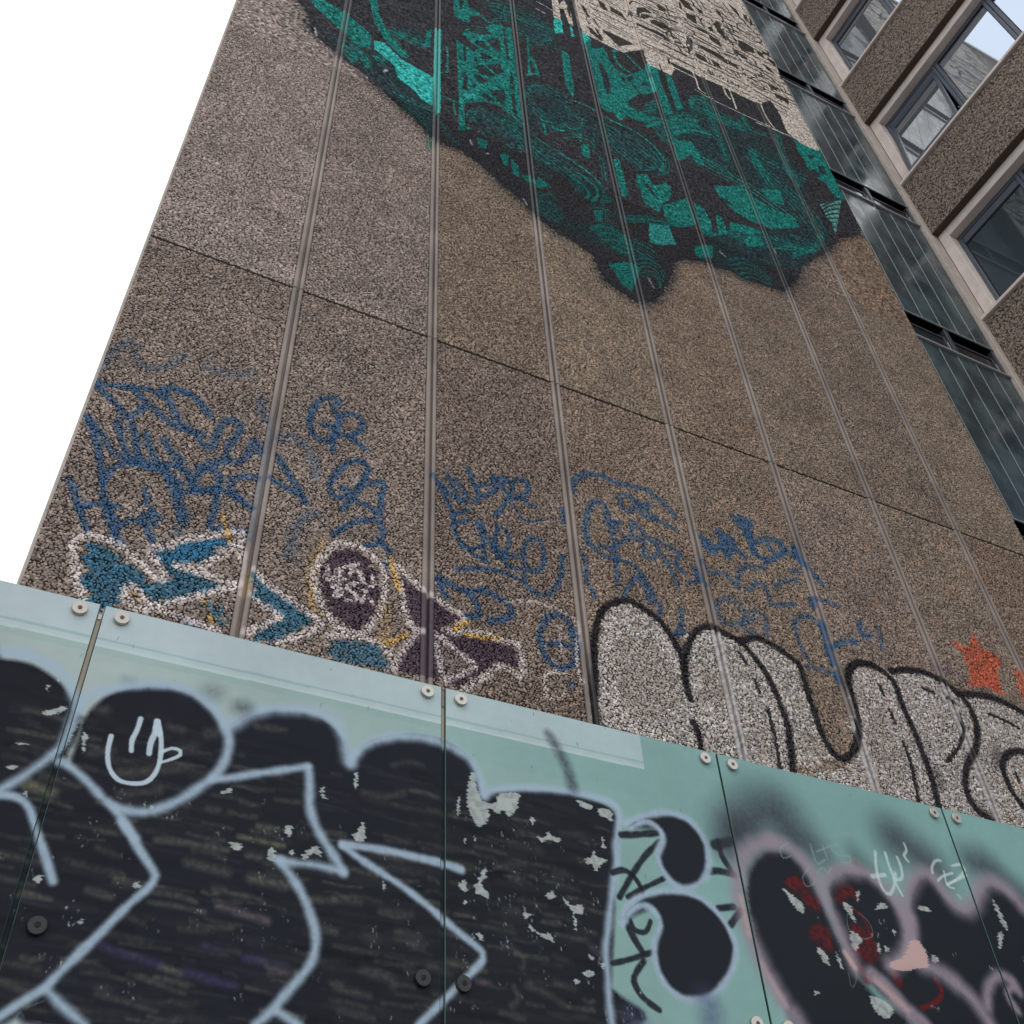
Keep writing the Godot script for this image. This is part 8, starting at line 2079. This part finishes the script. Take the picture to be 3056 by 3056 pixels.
	c.stroke([1599, 2791, 1631, 2831, 1680, 2864, 1770, 2896, 1859, 2897, 1935, 2853, 1970, 2776, 1942, 2697, 1867, 2626, 1784, 2602, 1728, 2623, 1697, 2673, 1699, 2739, 1726, 2794, 1703, 2842, 1599, 2791], 0.0135, INK, 0.9, 0.0101, 0.1)
	c.stroke([1629, 3050, 1685, 3062, 1762, 3081], 0.0208, INK, 0.93, 0.0046, 0.1)
	c.stroke([1583, 2925, 1620, 2939, 1648, 2930, 1668, 2908, 1679, 2881], 0.017, INK, 0.93, 0.0037, 0.1)
	c.stroke([1764, 3053, 1706, 2999, 1655, 2937, 1626, 2896, 1597, 2855], 0.0182, INK, 0.93, 0.004, 0.1)
	c.stroke([1763, 2939, 1684, 2895, 1626, 2860], 0.015, INK, 0.93, 0.0033, 0.1)
	c.stroke([1614, 2774, 1632, 2738, 1652, 2707], 0.0211, INK, 0.93, 0.0046, 0.1)
	c.stroke([1550, 2665, 1607, 2683, 1690, 2715], 0.0151, INK, 0.93, 0.0033, 0.1)
	c.stroke([1652, 2684, 1621, 2648, 1612, 2624, 1627, 2594, 1651, 2575, 1681, 2560], 0.0177, INK, 0.93, 0.0039, 0.1)
	c.stroke([1623, 2795, 1636, 2767, 1670, 2767, 1692, 2800], 0.0146, INK, 0.93, 0.0032, 0.1)
	c.stroke([1972, 3080, 2036, 3103], 0.0325, INK, 0.93, 0.0072, 0.1)
	c.stroke([1913, 2983, 1966, 2995, 2024, 2993], 0.0232, INK, 0.93, 0.0051, 0.1)
	c.stroke([1940, 2875, 2000, 2889], 0.0186, INK, 0.93, 0.0041, 0.1)
	c.stroke([1988, 3095, 1991, 3049, 2014, 3008], 0.0215, INK, 0.93, 0.0047, 0.1)
	c.stroke([1974, 2831, 2023, 2880], 0.0206, INK, 0.93, 0.0045, 0.1)
	c.stroke([1653, 3092, 1721, 3128, 1812, 3157, 1892, 3144, 1937, 3081, 1928, 2994, 1878, 2936, 1817, 2919, 1770, 2947, 1750, 3005, 1779, 3066, 1764, 3100, 1718, 3110, 1666, 3079], 0.0225, SKYLINE, 0.95, 0.009, 0.08)
	c.stroke([1593, 2783, 1616, 2824, 1676, 2871, 1771, 2901, 1864, 2901, 1937, 2857, 1976, 2776, 1948, 2698, 1868, 2622, 1783, 2598, 1725, 2619, 1693, 2671, 1695, 2738, 1724, 2794, 1709, 2833, 1668, 2842, 1623, 2814, 1596, 2780], 0.021, SKYLINE, 0.95, 0.0084, 0.08)
	c.stroke([1406, 3343, 1436, 3295, 1461, 3240, 1477, 3173], 0.0275, INKHAZE, 0.7, 0.0193, 0.25)
	c.stroke([459, 3199, 472, 3200], 0.0326, INKHAZE, 0.6, 0.0294, 0.2)
	c.stroke([375, 3227, 388, 3228], 0.0372, INKHAZE, 0.35, 0.0334, 0.2)
	c.stroke([157, 3207, 169, 3208], 0.0225, INKHAZE, 0.2, 0.0202, 0.2)
	c.stroke([304, 3186, 317, 3187], 0.0273, INKHAZE, 0.2, 0.0246, 0.2)
	c.stroke([1836, 2609, 1854, 2584, 1839, 2541], 0.0521, VIOLETSPRAY, 0.55, 0.0416, 0.2)
	c.stroke([1586, 2537, 1615, 2514], 0.0499, VIOLETSPRAY, 0.55, 0.0399, 0.2)
	# black and pink piece at the right
	c.stroke([2071, 3139, 2174, 3225, 2249, 3240, 2300, 3170], 0.1342, INKHAZE, 0.8625, 0.1141, 0.1)
	c.stroke([2759, 3249, 2833, 3217, 2899, 3165], 0.1131, INKHAZE, 0.805, 0.0961, 0.1)
	c.stroke([3120, 3222, 3198, 3210], 0.1012, INKHAZE, 0.805, 0.086, 0.1)
	c.stroke([3257, 3142, 3319, 3126], 0.0853, INKHAZE, 0.69, 0.0725, 0.1)
	c.stroke([2027, 3090, 2069, 3156], 0.0754, INKHAZE, 0.69, 0.0641, 0.1)
	c.stroke([2554, 3149, 2599, 3108], 0.0579, INKHAZE, 0.4025, 0.0492, 0.1)
	c.stroke([2437, 3104, 2366, 3152], 0.064, INKHAZE, 0.4025, 0.0544, 0.1)
	c.fill([2066, 2940, 2098, 3017, 2173, 3087, 2251, 3095, 2317, 3037, 2351, 2924, 2377, 2836, 2407, 2746, 2439, 2704, 2478, 2663, 2553, 2612, 2177, 2573, 2122, 2637, 2078, 2724, 2059, 2822], INK, 0.96, 0.004, 0, true)
	c.stroke([2066, 2940, 2098, 3017, 2173, 3087, 2251, 3095, 2317, 3037, 2351, 2924, 2377, 2836, 2407, 2746, 2439, 2704, 2478, 2663, 2553, 2612, 2177, 2573, 2122, 2637, 2078, 2724, 2059, 2822, 2066, 2940], 0.0232, INK, 0.9, 0.0174, 0.1)
	c.fill([2403, 3011, 2451, 3059, 2507, 3077, 2585, 3069, 2644, 3008, 2678, 2956, 2673, 2904, 2633, 2849, 2572, 2803, 2446, 2740, 2419, 2820, 2399, 2903], INK, 0.96, 0.004, 0, true)
	c.stroke([2403, 3011, 2451, 3059, 2507, 3077, 2585, 3069, 2644, 3008, 2678, 2956, 2673, 2904, 2633, 2849, 2572, 2803, 2446, 2740, 2419, 2820, 2399, 2903, 2403, 3011], 0.0244, INK, 0.9, 0.0183, 0.1)
	c.fill([2772, 3058, 2838, 3114, 2873, 3105, 2912, 3050, 2990, 3014, 3072, 3069, 3118, 3113, 3180, 3139, 3240, 3107, 3290, 3059, 3082, 2668, 2939, 2653, 2895, 2715, 2846, 2768, 2747, 2810, 2748, 2864, 2710, 2915], INK, 0.96, 0.004, 0, true)
	c.stroke([2772, 3058, 2838, 3114, 2873, 3105, 2912, 3050, 2990, 3014, 3072, 3069, 3118, 3113, 3180, 3139, 3240, 3107, 3290, 3059, 3082, 2668, 2939, 2653, 2895, 2715, 2846, 2768, 2747, 2810, 2748, 2864, 2710, 2915, 2772, 3058], 0.0256, INK, 0.9, 0.0192, 0.1)
	c.fill([2442, 2750, 2576, 2777, 2706, 2799, 2836, 2745, 2908, 2649, 2624, 2620, 2539, 2680], INK, 0.96, 0.004, 0, true)
	c.stroke([2442, 2750, 2576, 2777, 2706, 2799, 2836, 2745, 2908, 2649, 2624, 2620, 2539, 2680, 2442, 2750], 0.0236, INK, 0.9, 0.0177, 0.1)
	c.stroke([2243, 2996, 2284, 2997, 2299, 2955, 2324, 2947], 0.0436, RED, 0.8, 0.0131, 0.6)
	c.stroke([2231, 3000, 2271, 3023], 0.0219, RED, 0.8, 0.0066, 0.6)
	c.stroke([2432, 2981, 2472, 3016, 2498, 3009], 0.0391, RED, 0.8, 0.0117, 0.6)
	c.stroke([2292, 2845, 2324, 2860, 2333, 2824], 0.0425, RED, 0.8, 0.0127, 0.6)
	c.stroke([2300, 2804, 2312, 2780], 0.021, RED, 0.8, 0.0063, 0.6)
	c.stroke([2468, 2881, 2509, 2859, 2500, 2815, 2453, 2819], 0.0487, RED, 0.8, 0.0146, 0.6)
	c.stroke([2577, 2762, 2583, 2742], 0.0321, RED, 0.8, 0.0096, 0.6)
	c.stroke([2436, 2770, 2456, 2731], 0.0232, RED, 0.8, 0.007, 0.6)
	c.stroke([2474, 2959, 2512, 2926, 2523, 2877], 0.0143, RED, 0.8, 0.0043, 0.6)
	c.stroke([2746, 2767, 2757, 2734, 2722, 2701, 2650, 2672], 0.0162, RED, 0.85, 0.0032, 0.35)
	c.stroke([2543, 3116, 2567, 3102], 0.023, RED, 0.5, 0.0184, 0.2)
	c.fill([2205, 2979, 2240, 2962, 2269, 2944, 2268, 2909, 2244, 2916, 2222, 2945], CHIP, 0.95, 0.005, 0.2, true)
	c.fill([2440, 2968, 2469, 2964, 2471, 2911, 2453, 2928], CHIP, 0.95, 0.005, 0.2, true)
	c.fill([2443, 2880, 2478, 2860, 2442, 2818, 2429, 2837], CHIP, 0.95, 0.005, 0.2, true)
	c.fill([2286, 2807, 2316, 2793, 2319, 2758, 2293, 2772], CHIP, 0.95, 0.005, 0.2, true)
	c.fill([2446, 2684, 2497, 2678, 2529, 2654, 2490, 2623, 2452, 2645], CHIP, 0.95, 0.005, 0.2, true)
	c.fill([3149, 3093, 3167, 3046, 3169, 2986, 3154, 2996, 3145, 3043], CHIP, 0.95, 0.005, 0.2, true)
	c.fill([3107, 2960, 3140, 2976, 3110, 2925, 3091, 2911], CHIP, 0.95, 0.005, 0.2, true)
	c.fill([2357, 2806, 2366, 2782, 2369, 2751, 2355, 2770], CHIP, 0.95, 0.005, 0.2, true)
	c.fill([2506, 3010, 2529, 3025, 2506, 2981], CHIP, 0.95, 0.005, 0.2, true)
	c.fill([2764, 2850, 2788, 2837, 2763, 2822], CHIP, 0.95, 0.005, 0.2, true)
	c.fill([2772, 3010, 2818, 3012, 2819, 2997, 2773, 2996], CHIP, 0.95, 0.005, 0.2, true)
	c.fill([2574, 2969, 2610, 2997, 2634, 2984, 2593, 2972], CHIP, 0.95, 0.005, 0.2, true)
	c.fill([2540, 2858, 2547, 2837, 2533, 2819], CHIP, 0.95, 0.005, 0.2, true)
	c.fill([2569, 2851, 2581, 2845, 2568, 2829], CHIP, 0.95, 0.005, 0.2, true)
	c.fill([2975, 3084, 2997, 3082, 2990, 3065], CHIP, 0.95, 0.005, 0.2, true)
	c.fill([2622, 2914, 2633, 2904, 2623, 2889], CHIP, 0.95, 0.005, 0.2, true)
	c.fill([2233, 2674, 2250, 2672, 2235, 2660], CHIP, 0.95, 0.005, 0.2, true)
	c.stroke([2206, 3134, 2138, 3110, 2085, 3072, 2051, 3020, 2033, 2967, 2025, 2912, 2031, 2855, 2042, 2800, 2062, 2737, 2089, 2672, 2123, 2619, 2163, 2567], 0.0502, MAUVE, 0.92, 0.0301, 0.08)
	c.stroke([2206, 3134, 2267, 3128, 2316, 3092, 2347, 3039, 2367, 2985, 2383, 2929, 2397, 2870, 2412, 2814, 2420, 2760], 0.0499, MAUVE, 0.92, 0.0274, 0.08)
	c.stroke([2392, 3032, 2451, 3070, 2512, 3092, 2578, 3091, 2628, 3065, 2670, 3018, 2694, 2970, 2693, 2913, 2659, 2852, 2606, 2808, 2571, 2790], 0.0511, MAUVE, 0.92, 0.0281, 0.08)
	c.stroke([2695, 2970, 2740, 3041, 2793, 3101, 2847, 3136, 2887, 3129, 2917, 3080, 2953, 3037, 2998, 3032, 3056, 3065, 3108, 3123, 3166, 3158, 3221, 3154, 3264, 3123, 3300, 3070], 0.0545, MAUVE, 0.92, 0.0327, 0.08)
	c.stroke([2722, 2962, 2696, 2891, 2689, 2845], 0.0611, MAUVE, 0.92, 0.0245, 0.08)
	c.stroke([2697, 2811, 2778, 2796, 2843, 2761, 2890, 2719, 2926, 2649], 0.0571, MAUVE, 0.92, 0.0286, 0.08)
	c.stroke([2482, 2747, 2521, 2723, 2555, 2687, 2595, 2650, 2645, 2619], 0.0575, MAUVE, 0.92, 0.0173, 0.08)
	c.stroke([2941, 2710, 2964, 2761, 3015, 2805, 3060, 2819, 3100, 2804, 3111, 2772], 0.0382, MAUVE, 0.92, 0.0191, 0.08)
	c.stroke([3073, 2709, 3053, 2744, 3057, 2769, 3091, 2787], 0.0293, MAUVE, 0.92, 0.0147, 0.08)
	c.fill([2564, 2792, 2639, 2828, 2690, 2884, 2736, 2879, 2741, 2814, 2690, 2796, 2601, 2778], PINK, 0.92, 0.008, 0, true)
	c.stroke([2033, 2924, 2037, 2809], 0.0155, PINK, 0.6, 0.0124, 0)
	c.stroke([2394, 2806, 2417, 2765], 0.0191, PINK, 0.8, 0.0076, 0)
	c.stroke([2491, 2735, 2586, 2660], 0.0211, PINK, 0.6, 0.0127, 0)
	c.stroke([2061, 2732, 2117, 2618], 0.017, PINK, 0.5, 0.0136, 0)
	c.stroke([2651, 3178, 2636, 3132, 2629, 3083, 2636, 3042, 2660, 3033, 2698, 3076, 2714, 3114], 0.0128, TAG, 0.8, 0.0032, 0.15)
	c.stroke([2602, 3084, 2663, 3099], 0.0139, TAG, 0.8, 0.0035, 0.15)
	c.stroke([2696, 3183, 2696, 3130, 2706, 3092, 2739, 3102, 2750, 3143, 2746, 3176], 0.0118, TAG, 0.8, 0.0029, 0.15)
	c.stroke([2696, 3091, 2715, 3036], 0.0093, TAG, 0.8, 0.0023, 0.15)
	c.stroke([2801, 3237, 2803, 3212, 2782, 3188, 2794, 3169], 0.0108, TAG, 0.8, 0.0027, 0.15)
	c.stroke([2954, 3200, 2928, 3195, 2899, 3165, 2894, 3145], 0.0109, TAG, 0.8, 0.0027, 0.15)
	c.stroke([2907, 3119, 2940, 3141, 2993, 3161], 0.0096, TAG, 0.8, 0.0024, 0.15)
	c.stroke([3002, 3189, 3055, 3203, 3062, 3186, 3012, 3145, 2947, 3112], 0.0097, TAG, 0.8, 0.0024, 0.15)
	c.stroke([2947, 3112, 3060, 3164], 0.0097, TAG, 0.8, 0.0024, 0.15)
	c.stroke([2953, 3162, 2946, 3110, 2975, 3103], 0.0084, TAG, 0.8, 0.0021, 0.15)
	c.stroke([2270, 3140, 2232, 3115, 2237, 3084, 2273, 3099], 0.0056, TAGDIM, 0.55, 0.0017, 0.2)
	c.stroke([2367, 3155, 2369, 3116, 2376, 3089, 2413, 3109], 0.0079, TAGDIM, 0.55, 0.0024, 0.2)
	c.stroke([2384, 3131, 2453, 3164], 0.0069, TAGDIM, 0.55, 0.0021, 0.2)
	c.stroke([2419, 3161, 2425, 3111], 0.0069, TAGDIM, 0.55, 0.0021, 0.2)
	c.stroke([2488, 3177, 2453, 3155, 2484, 3136, 2525, 3141, 2522, 3119, 2482, 3111], 0.0063, TAGDIM, 0.55, 0.0019, 0.2)
	c.stroke([2333, 3068, 2297, 3028, 2306, 3001, 2339, 3017], 0.005, TAGDIM, 0.55, 0.0015, 0.2)
	c.stroke([2365, 3056, 2393, 3079, 2410, 3064, 2431, 3085], 0.0051, TAGDIM, 0.55, 0.0015, 0.2)
	c.stroke([2444, 2932, 2437, 2882, 2482, 2861, 2530, 2878, 2530, 2917, 2498, 2946], 0.0033, TAGDIM, 0.55, 0.001, 0.2)
	c.stroke([2386, 2743, 2385, 2702, 2410, 2726, 2422, 2768], 0.0031, TAGDIM, 0.55, 0.0009, 0.2)

func _ready() -> void:
	sky_and_light()
	tile = soft_tile()
	setting()
	gable()
	wing()
	fence()
